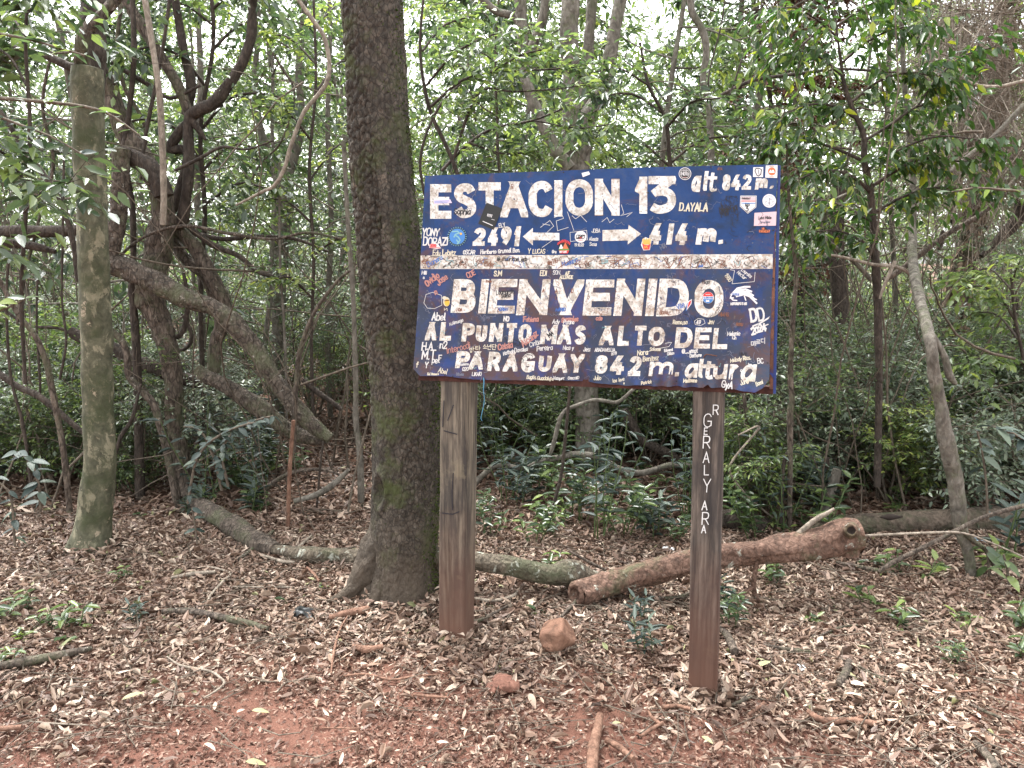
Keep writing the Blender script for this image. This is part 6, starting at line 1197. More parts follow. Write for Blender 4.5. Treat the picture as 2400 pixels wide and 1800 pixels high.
scatter(24, 6.2, 10.5, TRE, np.array([.2, .26, .2, .12, .22]), 'understory_tree', 'tree', 'young trees of the thicket', 'young tree', (.7, 1.15), .9, lambda x, y: y < 7.5 and 600 < px_of((x, y, 0.))[0] < 1050, 1.0)
scatter(20, 10.5, 20, TRE, np.array([.1, .2, .45, .05, .2]), 'understory_tree', 'tree', 'young trees of the thicket', 'young tree', (.6, 1.0), 1.4)
scatter(14, 19, 32, TALL, np.array([.4, .3, .3]), 'forest_tree', 'tree', 'tall trees of the forest', 'tree', (.8, 1.2), 2.0, None, 1.0, .66)
p = PT(1760., 400., 7.2); put(T_RUSTK, 'rust_leaved_tree', (p[0], p[1], float(ground(p[0], p[1]))), 1., .56, 'pale tree with rust-orange young leaves behind the upper right corner of the sign', 'tree')

mw = MB(); rt = np.random.default_rng(41)
for q in range(1000):
    y = rt.uniform(4.3, 12); x = rt.uniform(-1, 1) * y * .72; px_, _ = px_of((x, y, 1.)); z = ground(x, y) + rt.uniform(.0, 2.6)
    if y < 5.4 and 850 < px_ < 1750: continue
    v = rt.uniform() < .55; d = (rt.normal(0, .25), rt.normal(0, .2), 1) if v else (rt.choice([-1, 1]), rt.normal(0, .3), rt.normal(.1, .45)); P = wander(rt, (x, y, z if not v else ground(x, y)), d, rt.uniform(.6, 1.8) * (1.8 if v else 1), 9, .16); r0 = rt.uniform(.002, .009) * (1.5 if y > 8 else 1)
    tube(mw, P, np.linspace(r0, r0 * .4, 10), 5, 0, cap=False)
tag(mw.build('tangled_twigs', B_TWIG), 'tangle of thin bare stems and twigs in the thicket', kind='stuff')

# thin leafy saplings near the sign and at the left
def leafy(label, name, pts, Y, m, L, tw, nl, twl, seed, brs, wood=B_DARK, droop=.3, cat='tree', tone=(0, 1), wr=.42, rb=5, flatv=.6):
    rg = np.random.default_rng(seed); P, r = pxpath(pts, Y); P, r = smooth_path(P, r, .05); b = P[-1] if P[-1][2] < P[0][2] else P[0]
    e = empty(name, (b[0], b[1], float(ground(b[0], b[1]))), label, cat); mb = MB(); tube(mb, P, r, 8, .08, 12); mb.build('trunk', wood, e); ml, mw = MB(), MB()
    for q in brs:
        dy = rg.uniform(-.45, .45); q = [(a, c, d, dy * k / max(1, len(q) - 1)) for k, (a, c, d) in enumerate(q)]; B, rr = pxpath(q, Y); Bs, rs = smooth_path(B, rr, .05); tube(mw, Bs, rs, 6, .05)
        spray(ml, mw, rg, B, tw, twl, nl, L, wr, droop, .1, flatv, tone, False, .0015)
    mw.build('branches', wood, e)['kind'] = 'stuff'; ml.build('foliage', m, e); return e
leafy('small-leaved sapling with lime tips spreading over the top of the sign', 'leafy_sapling', [(1085, 560, 10), (1090, 470, 10), (1062, 380, 10), (1040, 330, 10), (1005, 250, 9), (985, 130, 7), (990, 20, 6), (1000, -60, 5)], 4.0, M_MID, .05, 24, 8, .26, 5,
      [[(1035, 400, 8), (1100, 335, 8), (1160, 300, 7), (1250, 282, 5), (1330, 250, 4)], [(1010, 250, 7), (1080, 190, 7), (1150, 170, 5), (1240, 165, 4)], [(1000, 200, 6), (1060, 130, 6), (1130, 90, 5), (1200, 70, 3)], [(990, 120, 6), (1040, 60, 5), (1100, 40, 4)], [(1060, 380, 8), (1120, 220, 7), (1200, 215, 5), (1290, 210, 4), (1370, 200, 3)], [(1100, 335, 6), (1180, 360, 5), (1250, 355, 4)], [(1150, 170, 5), (1220, 130, 4), (1300, 110, 3)], [(1240, 165, 4), (1320, 160, 4), (1400, 150, 3)], [(1250, 282, 4), (1350, 300, 4), (1440, 290, 3)]], tone=(.1, 1))
leafy('dark-leaved sapling just behind the top edge of the sign', 'leafy_sapling', [(1600, 600, 12), (1590, 480, 12), (1570, 380, 10), (1560, 280, 9), (1520, 200, 8), (1500, 100, 6)], 4.4, M_DARK, .06, 20, 8, .28, 6,
      [[(1570, 390, 7), (1500, 330, 6), (1440, 300, 5), (1380, 310, 4)], [(1562, 300, 7), (1620, 240, 6), (1690, 230, 4)], [(1560, 270, 6), (1480, 220, 6), (1400, 230, 4)], [(1575, 380, 7), (1640, 330, 6), (1720, 320, 5), (1780, 330, 4)], [(1585, 420, 6), (1660, 390, 5), (1740, 380, 4)], [(1520, 200, 5), (1450, 160, 4), (1390, 170, 3)]])
leafy('dark sapling filling the upper left corner in front of the mottled fork', 'leafy_sapling', [(60, 900, 8), (50, 700, 10), (60, 500, 10), (70, 300, 9), (60, 100, 8), (70, -60, 7)], 3.3, M_DARK, .075, 20, 8, .3, 7,
      [[(62, 200, 7), (20, 130, 6), (-40, 100, 4)], [(62, 90, 6), (20, 30, 5), (-30, 10, 4)], [(55, 420, 7), (10, 360, 6), (-50, 330, 4)], [(55, 500, 6), (110, 440, 5), (160, 430, 3)], [(66, 30, 6), (100, -10, 5)], [(52, 620, 6), (0, 570, 5), (-50, 560, 4)]])
leafy('tall thin dark-leaved tree behind the twisted branches', 'leafy_sapling', [(480, 1000, 12), (470, 700, 12), (480, 500, 12), (470, 300, 11), (500, 100, 10), (490, -60, 9)], 5.2, M_DARK, .075, 22, 9, .36, 8,
      [[(475, 300, 8), (540, 230, 7), (620, 220, 5), (690, 240, 3)], [(480, 200, 8), (420, 130, 7), (350, 110, 5), (290, 130, 3)], [(495, 120, 8), (560, 60, 6), (640, 40, 4), (720, 60, 3)], [(500, 60, 7), (430, 10, 6), (360, 0, 4)], [(472, 380, 8), (410, 300, 7), (330, 280, 5), (270, 300, 3)], [(475, 400, 7), (540, 340, 6), (610, 350, 4)], [(500, 20, 7), (560, -30, 6), (620, -20, 4)], [(478, 480, 7), (560, 430, 6), (620, 440, 4)]], droop=.5)
leafy('fine-leaved lime sapling left of the thick trunk', 'leafy_sapling', [(735, 1000, 8), (730, 800, 8), (735, 600, 8), (725, 400, 8), (740, 200, 7), (735, 0, 6)], 5.0, M_LIME, .05, 22, 9, .3, 9,
      [[(728, 420, 6), (780, 350, 5), (820, 330, 3)], [(730, 330, 6), (670, 260, 5), (610, 250, 3)], [(738, 220, 6), (790, 150, 5), (830, 140, 3)], [(740, 150, 6), (680, 90, 5), (620, 80, 3)], [(728, 520, 6), (670, 470, 5), (620, 470, 3)], [(738, 60, 5), (790, 10, 4)], [(732, 600, 6), (790, 560, 5), (830, 560, 3)], [(733, 700, 6), (680, 650, 5), (630, 660, 3)]])
leafy('bright lime bush with feathery sprays at the right edge', 'leafy_sapling', [(2420, 1000, 8), (2400, 850, 8), (2380, 750, 7), (2370, 650, 6)], 4.6, M_LIME, .06, 20, 9, .28, 10,
      [[(2390, 800, 6), (2340, 740, 5), (2290, 730, 3)], [(2385, 760, 6), (2330, 680, 5), (2270, 670, 3)], [(2372, 680, 5), (2320, 630, 4), (2280, 640, 3)], [(2395, 850, 6), (2330, 830, 5), (2270, 850, 3)], [(2372, 660, 5), (2400, 600, 4), (2440, 600, 3)]], droop=.5, cat='shrub')

# herbs and seedlings
def kind_herb(seed, h, ns, nl, L, m, wr=.4, whorl=False):
    rng = np.random.default_rng(seed); ml, mw = MB(), MB()
    for s in range(ns):
        a = rng.uniform(0, 2 * pi); o = np.array([cos(a), sin(a), 0]) * rng.uniform(0, .05) * (ns > 1); P = wander(rng, o - [0, 0, .02], (rng.normal(0, .25), rng.normal(0, .25), 1), h * rng.uniform(.6, 1.1), 5, .08); tube(mw, P, np.linspace(.0035, .0015, 6), 5, 0)
        t = np.linspace(.25, 1, nl) ** (.6 if whorl else .8); i = np.minimum((t * 5).astype(int), 4); p = P[i] + (P[i + 1] - P[i]) * (t * 5 - i)[:, None]; az = np.arange(nl) * 2.4 + rng.uniform(0, 6)
        d = np.stack([np.cos(az), np.sin(az), rng.uniform(0, .7, nl)], 1); leaves(ml, p, d, np.array([0, 0, 1.]) + rng.normal(0, .2, (nl, 3)), L * rng.uniform(.7, 1.15, nl), L * wr * rng.uniform(.8, 1.1, nl), rng.uniform(0, 1, nl), bend=rng.uniform(.05, .45, nl))
    return [('stem', mw.mesh('stem', B_HERB)), ('foliage', ml.mesh('foliage', m))]
HERB = [('pale green', kind_herb(1, .14, 3, 6, .055, M_MID)), ('fresh green', kind_herb(2, .10, 2, 5, .07, M_MID, .36)), ('dark grey-green', kind_herb(3, .24, 3, 9, .08, M_GREYD, .28)), ('dark glossy', kind_herb(4, .32, 4, 10, .07, M_DARK, .34)), ('small four-leaved', kind_herb(5, .07, 1, 4, .06, M_MID, .5)), ('tall grey-leaved', kind_herb(6, .5, 4, 12, .07, M_GREYD, .32))]
def herb(px, py, k, sc, label):
    g = G(float(px), float(py)); put(HERB[k][1], 'seedling', g, rng.uniform(0, 6.28), sc, label, 'seedling', 'seedlings on the leaf litter')
for a in [(18, 1452, 1, 1.1, 'bright broad-leaved seedling at the left edge in the dry leaves'), (66, 1430, 0, .9, 'seedling with upright pale leaves near the left edge'), (118, 1470, 0, .8, 'small pale seedling between the left edge plants'), (157, 1510, 4, 1.3, 'lowest seedling of the left cluster'), (170, 1470, 0, 1.2, 'bushy seedling of the left cluster'), (205, 1450, 4, 1.1, 'small round-leaved seedling right in the left cluster'),
          (322, 1462, 2, .55, 'lone seedling with two blue-green leaves below the mottled trunk'), (20, 1560, 0, .8, 'seedling leaning on the mossy bark piece at left'), (60, 1500, 1, .7, 'grassy seedling over the bark piece'), (670, 1418, 4, 1.0, 'tiny seedling left of the thick trunk root'), (760, 1385, 1, .5, 'tiny lime seedling by the thick trunk root'), (295, 1360, 0, .7, 'faint seedling right of the mottled trunk foot'),
          (1512, 1535, 2, .85, 'tall grey-green seedling between stone and right post'), (1500, 1460, 2, .7, 'grey-green seedling above the tall one'), (1720, 1470, 3, .8, 'dark seedling right of the right post'), (1700, 1440, 2, .8, 'grey-green seedling against the right post'), (1255, 1442, 4, 1.0, 'tiny seedling above the orange stone'), (1900, 1462, 1, .7, 'small lime seedling in the open litter right of the sign'), (2026, 1420, 1, 1.2, 'upright lime seedling below the knotted log end'),
          (2120, 1470, 0, 1.2, 'pale flat seedling right of the log end'), (2178, 1352, 1, 1.3, 'bright green seedling beside the leaning trunk foot'), (2255, 1475, 1, 1.0, 'lime seedling in the litter at the lower right'), (2390, 1470, 0, 1.3, 'pale seedling at the right edge above the twigs'), (2392, 1540, 0, 1.0, 'lowest seedling on the right edge'), (2240, 1560, 3, .5, 'dark small seedling low at the right'),
          (2045, 1330, 4, 1.6, 'seedling with broad leaves touching the log end'), (2100, 1345, 0, 1.2, 'seedling just behind the log end'), (2330, 1330, 1, 1.6, 'large strap-leaved plant at the right edge'), (2365, 1300, 2, 1.8, 'grey strap-leaved plant at the right edge by the log'), (1820, 1372, 0, 1.1, 'seedling under the fallen trunk'), (1795, 1345, 3, .6, 'dark seedling below the fallen trunk'), (1290, 1330, 0, .9, 'seedling between the posts touching the fallen trunk'),
          (1110, 1225, 3, 1.0, 'dark seedling close right of the left post'), (1140, 1265, 3, .9, 'dark low seedling right of the left post'), (700, 1110, 3, 1., 'dark herb under the arched limb'), (330, 1215, 4, 1.2, 'small herb between mottled and twisted trunk'), (440, 1210, 2, .6, 'small dark herb at the foot of the twisted tree')]: herb(*a)
n0 = 0
for i in range(150):
    px = rng.uniform(1050, 1950) if i < 95 else rng.choice([rng.uniform(0, 330), rng.uniform(2000, 2400), rng.uniform(420, 640)]); py = rng.uniform(1060, 1275) if i < 95 else rng.uniform(1080, 1210)
    g = G(px, py); k = int(rng.choice(6, p=[.22, .1, .2, .22, .08, .18])); dep = 'front' if py > 1230 else 'middle' if py > 1170 else 'back'
    put(HERB[k][1], 'forest_herb', g, rng.uniform(0, 6.28), rng.uniform(.7, 1.5), f'{HERB[k][0]} herb in the {dep} of the undergrowth {where(px)}', 'herb', 'herbs of the forest floor')

# big-leaved sprays close to the camera: every leaf a part
def leaf_mesh(L, wr, m, tn, bnd=.15):
    me = MB(); leaves(me, np.zeros((1, 3)), np.array([[1., 0, 0]]), np.array([[0, 0, 1.]]), np.array([L]), L * wr, tn, fold=.15, bend=bnd)
    # rounder outline with more points
    t = np.linspace(0, 1, 9); w = np.sin(pi * t ** .8) ** .9 * L * wr * .5; z = -bnd * L * t ** 2
    V = [np.stack([t * L, s * w, z + abs(s) * w * .25], 1) for s in (-1, 0, 1)]; V = np.vstack(V); F = []
    for a in (0, 9): F += [[a + i, a + i + 1, a + 9 + i + 1, a + 9 + i] for i in range(8)]
    mb = MB(); mb.add(V, F, tn); return mb.mesh('leaf', m)
LG = [leaf_mesh(1., .38, M_GREYD, t, b) for t, b in ((.2, .1), (.5, .25), (.75, .18), (.95, .3))]; LM = [leaf_mesh(1., .4, M_MID, t, b) for t, b in ((.2, .15), (.5, .25), (.9, .3))]
from mathutils import Vector, Matrix
def leafy_stem(label, pts, Y, LS, L, n, seed, cat='sapling', whorl=1, name='broad_leaved_sapling'):
    rg = np.random.default_rng(seed); P, r = pxpath(pts, Y); P, r = smooth_path(P, r, .04); b = P[-1] if P[-1][2] < P[0][2] else P[0]
    e = empty(name, b, label, cat); mb = MB(); tube(mb, P, r, 7, .05); mb.build('stem', B_TWIG, e); inv = parent_inv(e)
    for k in range(n):
        t = (k // whorl + rg.uniform(0, .6)) / (n / whorl); i = min(int(t * (len(P) - 1)), len(P) - 2); p = P[i]; tg = unit(P[i + 1] - P[i]); a = rg.uniform(0, 2 * pi)
        d = unit(np.array([cos(a), sin(a) * .8 - .2, rg.uniform(-.5, .35)]) + tg * .2); up = unit(np.array([rg.normal(0, .3), rg.normal(-.25, .3), 1.])); s = unit(np.cross(up, d)); up = np.cross(d, s); l = L * rg.uniform(.65, 1.15)
        M_ = Matrix(((d[0] * l, s[0] * l, up[0] * l, p[0]), (d[1] * l, s[1] * l, up[1] * l, p[1]), (d[2] * l, s[2] * l, up[2] * l, p[2]), (0, 0, 0, 1)))
        o = bpy.data.objects.new('leaf', LS[k % len(LS)]); COL.objects.link(o); o.parent = e; o.matrix_parent_inverse = inv; o.matrix_basis = M_
for a in [('broad grey-green leaves on a thin twig in front of the mottled trunk', [(330, 320, 4), (290, 290, 5), (250, 265, 6), (200, 250, 7), (120, 240, 8), (0, 230, 9)], 2.6, LM, .062, 11, 1), ('spray of large grey-green leaves at the upper left edge', [(200, 130, 4), (130, 110, 5), (60, 90, 6), (-60, 70, 8)], 2.5, LM, .062, 14, 2),
          ('spray of grey-green leaves hanging left of the mottled trunk', [(190, 360, 4), (120, 320, 5), (40, 290, 6), (-60, 250, 8)], 2.5, LG, .062, 13, 3), ('small spray of pale leaves at the left edge beside the level trunks', [(60, 700, 3), (20, 720, 4), (-30, 740, 5)], 2.6, LM, .07, 8, 4),
          ('grey-blue leaved sapling standing before the twisted trunk', [(600, 990, 4), (560, 1000, 5), (500, 1030, 6), (460, 1080, 6), (440, 1180, 7)], 3.9, LG, .075, 40, 5), ('grey-blue leaved sapling reaching right under the arched limb', [(640, 975, 4), (600, 985, 5), (550, 1010, 6), (520, 1060, 6), (535, 1140, 7)], 4.0, LG, .075, 40, 6), ('grey-blue leaved sapling at the foot of the twisted tree', [(430, 1000, 4), (470, 1010, 5), (500, 1070, 6), (520, 1150, 7)], 4.1, LG, .07, 28, 12),
          ('dark blue-green leaved sapling left of the mottled trunk foot', [(40, 1060, 4), (70, 1080, 5), (90, 1130, 6), (95, 1200, 6)], 3.4, LG, .09, 18, 7), ('dark blue-green leaved sapling at the left edge, low', [(-20, 1120, 4), (20, 1150, 5), (30, 1200, 6), (35, 1280, 6)], 3.3, LG, .08, 12, 13), ('low small sapling with three dark leaves by the twisted tree foot', [(450, 1190, 4), (458, 1240, 4), (462, 1275, 4)], 3.75, LG, .075, 6, 8),
          ('large palm-like grey leaves on a thin stem at the right edge', [(2330, 1000, 4), (2350, 1010, 5), (2400, 1030, 7), (2430, 1100, 7)], 3.2, LG, .085, 12, 9), ('fan of long grey leaves right of the leaning trunk', [(2290, 1010, 4), (2300, 1050, 4), (2310, 1120, 5), (2315, 1220, 6)], 3.5, LG, .09, 9, 10), ('broad pale-green leaves hanging at the right edge above the thicket', [(2230, 450, 4), (2290, 440, 5), (2350, 445, 6), (2430, 450, 7)], 3.2, LM, .065, 10, 11),
          ('strap-leaved bright plant on the litter at the right edge', [(2310, 1280, 5), (2316, 1310, 6), (2320, 1350, 7)], 3.45, LM, .10, 9, 15), ('three pointed bright leaves standing by the log end', [(2352, 1300, 5), (2360, 1330, 6), (2365, 1370, 7)], 3.3, LM, .085, 6, 16)]: leafy_stem(*a)

# ------------------------------------------------------------------ stones, sticks, litter objects
def stone(name, px, py, w, h, m, seed, label, sq=1.0):
    g = G(float(px), float(py)); s = (g - CAMP) @ FWD / FPX; n, k = 40, 24; u = np.linspace(0, 2 * pi, n, endpoint=False)[None]; v = np.linspace(.02, pi - .02, k)[:, None]
    d = np.stack([np.sin(v) * np.cos(u), np.sin(v) * np.sin(u), np.cos(v) + 0 * u], -1); rg = np.random.default_rng(seed); R0 = np.full(d.shape[:2], 1.25)
    for q in range(11):
        nn = unit(rg.normal(0, 1, 3) * np.array([1, 1, .8])); R0 = np.minimum(R0, rg.uniform(.74, 1.0) / np.maximum(d @ nn, .05))
    R0 = R0 * (1 + .02 * fbm(d[..., 0] * 4, d[..., 1] * 4, d[..., 2] * 4, seed)); V = d * R0[..., None] * np.array([w * s / 2, w * s / 2 * .8, h * s / 2]) + np.array([0, 0, h * s * .32])
    i = np.arange(k - 1)[:, None]; j = np.arange(n)[None]; F = np.stack([i * n + j, (i + 1) * n + j, (i + 1) * n + (j + 1) % n, i * n + (j + 1) % n], -1).reshape(-1, 4); mb = MB(); mb.add(V.reshape(-1, 3), F)
    o = bpy.data.objects.new(name, mb.mesh(name, m, smooth=True)); COL.objects.link(o); o.location = g; tag(o, label, 'stone'); return o
M_ST = bark('orange_stone', (.19, .10, .065), (.27, .155, .105), 14, 1, .005, lichen=((.15, .08, .055), .56)); M_ST2 = bark('red_stone', (.17, .08, .056), (.24, .12, .085), 18, 1, .004)
stone('stone', 1302, 1524, 88, 84, M_ST, 4, 'orange-brown angular stone on the dry leaves between the two posts')
stone('stone', 1172, 1618, 76, 36, M_ST2, 7, 'small flat reddish stone lower left of the orange-brown stone')
stone('stone', 1100, 1440, 40, 18, M_ST2, 9, 'little reddish clod close right of the left post')
def stick(pts, m, label, up=.012, name='fallen_stick', sides=9, lump=.12):
    g = G(float(pts[len(pts) // 2][0]), float(pts[len(pts) // 2][1])); P, r = [], []
    for x, y, w in pts: p = G(float(x), float(y), up); r.append(w / 2 * ((p - CAMP) @ FWD) / FPX); p = G(float(x), float(y), .024 + r[-1] * .6); P.append(p)
    P, r = smooth_path(np.array(P), np.array(r), .02); mb = MB(); tube(mb, P - g, r, sides, lump, 25., int(abs(pts[0][0])) % 91); o = bpy.data.objects.new(name, mb.mesh(name, m)); COL.objects.link(o); o.location = g; tag(o, label, 'stick', 'sticks on the ground')
for a in [([(1894, 1667, 11), (1915, 1682, 15), (1943, 1690, 17), (1975, 1688, 15), (2003, 1688, 15), (2055, 1697, 14)], B_RED, 'smooth forked reddish stick lying right of the right post'), ([(2003, 1686, 9), (2020, 1680, 9), (2038, 1674, 8)], B_RED, 'short prong beside the smooth reddish stick'), ([(1422, 1734, 12), (1452, 1752, 14), (1485, 1778, 13)], B_RED, 'short brown stick right of the half-buried root'),
          ([(1406, 1677, 18), (1398, 1720, 24), (1390, 1760, 26), (1387, 1840, 26)], B_RED, 'half-buried reddish root running toward the viewer'), ([(1680, 1466, 12), (1705, 1490, 18), (1722, 1528, 20)], B_BROWN, 'curled bark piece at the right of the right post'), ([(1990, 1550, 15), (1985, 1572, 19), (1965, 1604, 15)], B_BROWN, 'short thick brown stick in the litter right of the right post'), ([(1553, 1658, 9), (1585, 1654, 10), (1618, 1662, 9)], B_RED, 'stick touching the foot of the right post'),
          ([(1520, 1668, 7), (1530, 1684, 9), (1547, 1696, 9)], B_RED, 'short stick left of the right post foot'), ([(1553, 1694, 8), (1528, 1708, 9), (1502, 1726, 7)], B_RED, 'reddish stick below the right post foot, slanting left'), ([(1791, 1648, 9), (1775, 1660, 9), (1755, 1674, 7)], B_RED, 'short reddish stick right of the right post foot'), ([(1715, 1652, 7), (1745, 1640, 8), (1762, 1632, 6)], B_BROWN, 'thin stick beside the right post foot'),
          ([(2285, 1740, 14), (2310, 1765, 18), (2340, 1805, 20)], B_BROWN, 'thick brown stick in the lower right corner'), ([(2120, 1730, 5), (2160, 1760, 7), (2215, 1805, 8)], B_PALE, 'pale straight stick at the lower right'), ([(2274, 1650, 6), (2310, 1668, 8), (2345, 1682, 7)], B_BROWN, 'brown stick by the right edge above the corner'), ([(2150, 1600, 4), (2210, 1622, 6), (2290, 1618, 5)], B_RED, 'thin reddish stick in the litter at right'),
          ([(1960, 1540, 4), (2010, 1560, 5), (2080, 1600, 5)], B_BROWN, 'long thin stick slanting in the right litter'), ([(1740, 1500, 4), (1780, 1535, 5), (1835, 1580, 4)], B_PALE, 'thin pale stick right of the post'), ([(380, 1433, 11), (425, 1431, 14), (461, 1434, 15), (543, 1452, 16), (590, 1463, 15), (628, 1474, 11)], B_BROWN, 'long knobbly brown stick below the mottled trunk'), ([(401, 1354, 7), (450, 1345, 10), (505, 1340, 8)], B_PALE, 'broken pale bark stick above the knobbly one'),
          ([(483, 1417, 5), (496, 1392, 6), (520, 1366, 7), (540, 1345, 6), (515, 1334, 5), (486, 1328, 5)], B_PALE, 'white bent twig above the knobbly brown stick'), ([(391, 1539, 4), (425, 1560, 6), (488, 1572, 6), (512, 1585, 6), (526, 1601, 6), (505, 1620, 5), (477, 1636, 4)], B_PALE, 'white forked twig on the left leaf litter'), ([(805, 1584, 4), (860, 1580, 5), (917, 1593, 6), (970, 1585, 5), (1028, 1581, 4)], B_RED, 'long thin reddish twig left of the left post'),
          ([(828, 1516, 13), (860, 1522, 17), (898, 1516, 14)], B_RED, 'thick short reddish stick left of the left post'), ([(772, 1447, 13), (815, 1437, 17), (852, 1430, 19), (862, 1426, 16)], B_RED, 'pinkish stick at the root of the thick trunk'), ([(776, 1578, 4), (782, 1530, 6), (795, 1480, 5), (816, 1442, 4)], B_RED, 'thin upright-looking twig before the thick trunk'), ([(755, 1706, 3), (800, 1707, 4), (842, 1707, 3)], B_RED, 'thin twig on the bare red earth'),
          ([(0, 1562, 18), (50, 1552, 22), (108, 1542, 20), (165, 1530, 18), (215, 1520, 12)], B_BROWN, 'mossy bark piece at the left edge'), ([(-20, 1709, 12), (20, 1707, 13), (50, 1704, 11)], B_RED, 'reddish stick end at the left edge'), ([(65, 1690, 3), (130, 1696, 4), (220, 1700, 3)], B_PALE, 'pale long twig at the lower left'), ([(968, 1628, 5), (1005, 1632, 8), (1050, 1635, 6)], B_RED, 'flat reddish stick left of the small stone'), ([(1084, 1452, 6), (1120, 1455, 9), (1190, 1420, 6)], B_BROWN, 'brown stick right of the left post'),
          ([(1095, 1398, 5), (1150, 1408, 8), (1200, 1398, 8), (1218, 1380, 6)], B_PALE, 'grey curved branch between left post and fallen trunk'), ([(1362, 1392, 10), (1345, 1415, 9), (1310, 1450, 7)], B_BROWN, 'stick propped under the joint of the fallen trunk'), ([(1365, 1395, 6), (1400, 1420, 6), (1425, 1440, 5)], B_BROWN, 'thin stick right of the propped one'), ([(1490, 1378, 7), (1530, 1400, 8), (1590, 1400, 9), (1622, 1385, 7)], B_BROWN, 'bowed branch on the ground left of the right post'),
          ([(1395, 1400, 4), (1440, 1435, 5), (1480, 1470, 4)], B_DARK, 'dark thin stick below the fallen trunk'), ([(640, 1245, 8), (600, 1280, 9), (560, 1310, 8)], B_BROWN, 'stick leaning off the twisted tree foot'), ([(730, 1255, 5), (690, 1290, 7), (660, 1310, 6)], B_PALE, 'pale crooked stick over the fallen limb'), ([(610, 1300, 6), (660, 1315, 8), (690, 1318, 7)], B_PALE, 'pale stick lying along the fallen limb'), ([(545, 1375, 4), (600, 1376, 4), (690, 1376, 4)], B_PALE, 'straight pale twig below the fallen limb'),
          ([(720, 1330, 6), (735, 1345, 8), (748, 1362, 6)], B_RED, 'short stick near the fallen limb, left of the thick trunk'), ([(1960, 1318, 8), (2020, 1330, 10), (2090, 1343, 9)], B_BROWN, 'brown branch under the knotted log end'), ([(1920, 1490, 4), (1970, 1470, 6), (2010, 1465, 5)], B_BROWN, 'twig in the open litter below the log end'), ([(1790, 1512, 8), (1850, 1522, 10), (1900, 1528, 7)], B_BROWN, 'brown stick lying in the litter midway right of the post'), ([(980, 1450, 5), (1000, 1430, 8), (1010, 1415, 5)], B_BROWN, 'stub behind the left post')]: stick(*a)
stem('leaning_stick', [(2500, 1165, 12), (2400, 1185, 11), (2300, 1215, 11), (2200, 1265, 10), (2150, 1290, 11), (2090, 1320, 12), (2060, 1340, 10)], 3.35, B_BROWN, 'long brown branch slanting from the right edge down to the log end', 'stick')
stem('leaning_stick', [(2020, 1256, 6), (2100, 1252, 6), (2200, 1248, 6), (2260, 1250, 5), (2330, 1275, 4), (2420, 1315, 4)], 3.3, B_PALE, 'thin straight pale stick running level from the log end', 'stick')
stem('leaning_stick', [(1335, 1292, 5), (1360, 1306, 7), (1390, 1322, 7), (1420, 1336, 6)], 3.35, B_BROWN, 'short thin stick resting on the fallen trunk between the posts', 'stick')
stem('leaning_stick', [(1730, 1020, 4), (1780, 1000, 5), (1720, 1075, 5), (1712, 1110, 5), (1760, 1170, 5), (1845, 1240, 4)], 4.3, B_PALE, 'thin pale kinked branch right of the right post', 'stick')
# scraps of rubbish
def scrap(px, py, w, h, m, seed, label, cat, name):
    g = G(float(px), float(py)); s = (g - CAMP) @ FWD / FPX; u, v = np.meshgrid(np.linspace(-1, 1, 16), np.linspace(-1, 1, 12)); V = np.stack([u * w * s / 2 * (1 + .25 * vnoise(v * 2, u, 0, seed)), v * h * s * .8 * (1 + .3 * vnoise(u * 2, v, 0, seed + 1)), h * s * (.35 + .5 * vnoise(u * 1.7, v * 1.7, 0, seed + 2)) * (1.2 - np.hypot(u, v) * .6) + .018], -1)
    i = np.arange(11)[:, None]; j = np.arange(15)[None]; F = np.stack([i * 16 + j, i * 16 + j + 1, (i + 1) * 16 + j + 1, (i + 1) * 16 + j], -1).reshape(-1, 4); mb = MB(); mb.add(V.reshape(-1, 3), F)
    o = bpy.data.objects.new(name, mb.mesh(name, m)); COL.objects.link(o); o.location = g; tag(o, label, cat)
scrap(712, 1448, 48, 26, M_SK, 3, 'crumpled black plastic scrap half under leaves left of the thick trunk', 'rubbish', 'plastic_scrap')
scrap(1565, 1296, 26, 15, M_SW, 5, 'white paper scrap behind the fallen trunk near the right post', 'rubbish', 'paper_scrap')
scrap(1879, 1577, 15, 16, M_SW, 7, 'tiny crumpled white paper in the leaves right of the right post', 'rubbish', 'paper_scrap')
M_BG = flat('pale_blue_plastic', (.3, .42, .55), .3, .1); scrap(1727, 1195, 26, 34, M_BG, 8, 'pale blue plastic bag scrap just right of the right post', 'rubbish', 'plastic_scrap'); scrap(2292, 1275, 26, 16, M_BG, 12, 'grey-blue plastic scrap by the leaning trunk foot', 'rubbish', 'plastic_scrap')

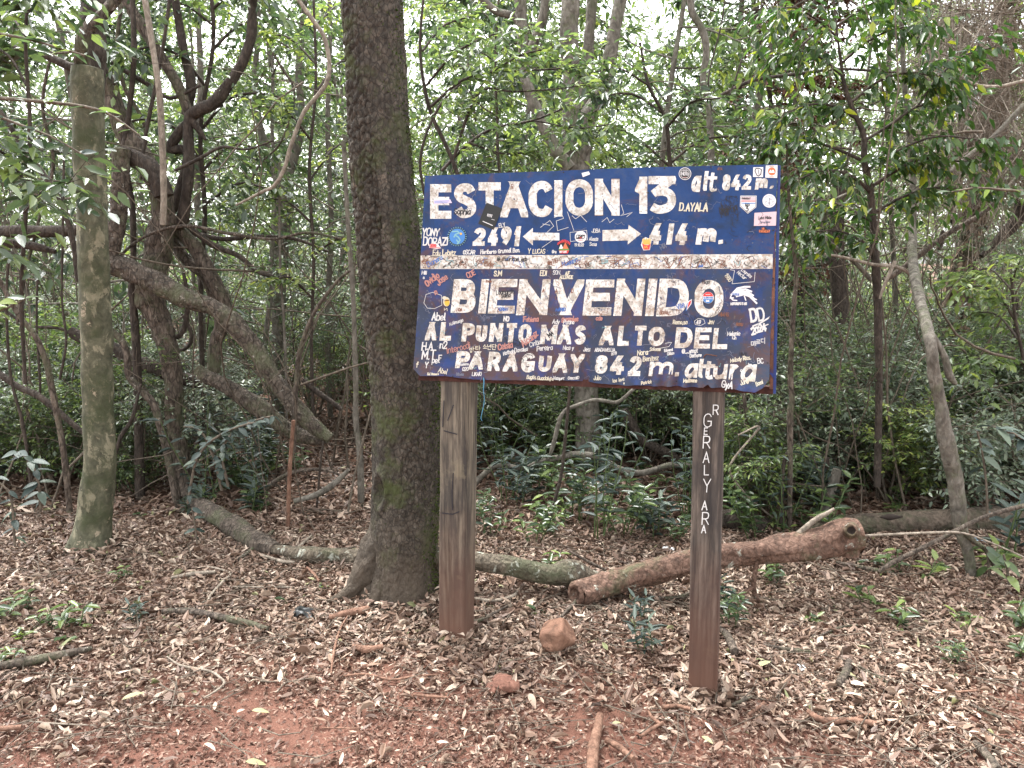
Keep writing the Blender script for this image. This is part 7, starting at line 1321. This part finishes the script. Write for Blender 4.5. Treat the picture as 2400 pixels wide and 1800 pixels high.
# a few of the largest single leaves on the litter
FL = [leaf_mesh(1., w, M_LIT, t, b) for w, t, b in ((.32, .85, .2), (.42, .7, .35), (.36, .5, .1), (.3, .93, .3), (.4, .97, .15), (.38, .3, .25))]
def litleaf(px, py, wpx, k, a, label):
    g = G(float(px), float(py), .03); s = (g - CAMP) @ FWD / FPX; o = bpy.data.objects.new('fallen_leaf', FL[k]); COL.objects.link(o); o.location = g; o.scale = (wpx * s,) * 3; o.rotation_euler = (rng.normal(0, .2), rng.normal(0, .15), a); tag(o, label, 'fallen leaf', 'large fallen leaves')
for a in [(480, 1742, 42, 3, -.6, 'pale curled leaf alone on the bare red earth at left'), (575, 1785, 52, 4, .4, 'yellow-green leaf at the lower edge left of centre'), (590, 1665, 42, 4, .3, 'pale green leaf on the trodden earth below the left post'), (738, 1560, 34, 5, .2, 'yellow-green curled leaf left of the left post'), (555, 1670, 30, 0, 1.2, 'cream leaf in the left litter'), (285, 1640, 50, 4, .5, 'pale green-tan leaf at the left foreground'), (1240, 1625, 40, 1, -1.2, 'brown upright leaf right of the small red stone'),
          (1320, 1600, 44, 5, 1.2, 'dark brown leaf below the orange stone'), (1285, 1730, 34, 2, -.6, 'tan leaf left of the half-buried root'), (1435, 1695, 22, 4, .2, 'small yellow leaf right of the half-buried root'), (1645, 1725, 34, 4, -1.0, 'green-tan leaf below the right post'), (1890, 1695, 40, 3, -.3, 'pale leaf beside the smooth reddish stick'), (1915, 1508, 40, 0, .8, 'pale leaf in the litter right of the post'), (2100, 1560, 46, 3, 0., 'long cream leaf in the right litter'), (395, 1505, 52, 1, .2, 'large tan leaf in the left litter'), (860, 1560, 40, 2, .6, 'tan leaf beside the thick reddish stick')]: litleaf(*a)

# ------------------------------------------------------------------ far forest closing the view
rg = np.random.default_rng(99); mb = MB(); n = 150000
Y = rg.uniform(19, 42, n); X = rg.uniform(-1, 1, n) * Y * .74; top = Y * .34 + 3.0 * vnoise(X * .25, Y * .25, 0, 5) + 1.2
Z = rg.uniform(0, 1, n) ** .85 * top; cl = fbm(X * .55, Y * .55, Z * .6, 8, 2); k = cl > -.3 + .75 * (Z / top) ** 1.6; X, Y, Z, cl = X[k], Y[k], Z[k], cl[k]; n = len(X)
leaves(mb, np.stack([X, Y, Z], 1), rg.normal(0, 1, (n, 3)), rg.normal(0, 1, (n, 3)) + [0, 0, .6], rg.uniform(.14, .3, n), rg.uniform(.08, .16, n), np.clip(.55 + .25 * vnoise(X * .3, Y * .3, Z * .3, 4) + rg.normal(0, .2, n), 0, 1), simple=True)
tag(mb.build('distant_woods', M_FAR), 'far forest foliage closing the view', kind='stuff')

bpy.context.view_layer.update()
posts = [o for o in SIGN.children if o.name.split('.')[0] == 'post']; posts.sort(key=lambda o: 'chalked' in o['label'])
for o in list(SIGN.children):
    k = o.name.split('.')[0]; tgt = sheet if k in ('letter', 'arrow', 'stripe', 'inscription', 'sticker', 'screws', 'scribbles', 'scratches', 'string', 'bent_wire') else posts[1] if k == 'chalk_letter' else posts[0] if k == 'pen_marks' else None
    if tgt is not None: o.parent = tgt; o.matrix_parent_inverse = tgt.matrix_world.inverted()

# labels that coincide are told apart by distance
_by = {}
for o in bpy.data.objects:
    if o.parent is None and 'category' in o and 'label' in o: _by.setdefault(o['label'], []).append(o)
for lab, os_ in _by.items():
    if len(os_) < 2: continue
    os_.sort(key=lambda o: o.location.y); w = {2: ['nearer one', 'farther one'], 3: ['nearest', 'middle one', 'farthest']}.get(len(os_), ['nearest', 'second nearest', 'third nearest', 'fourth nearest', 'fifth nearest', 'sixth nearest', 'seventh nearest'])
    for o, t in zip(os_, w): o['label'] = lab.replace(' of the undergrowth', '') + ', ' + t
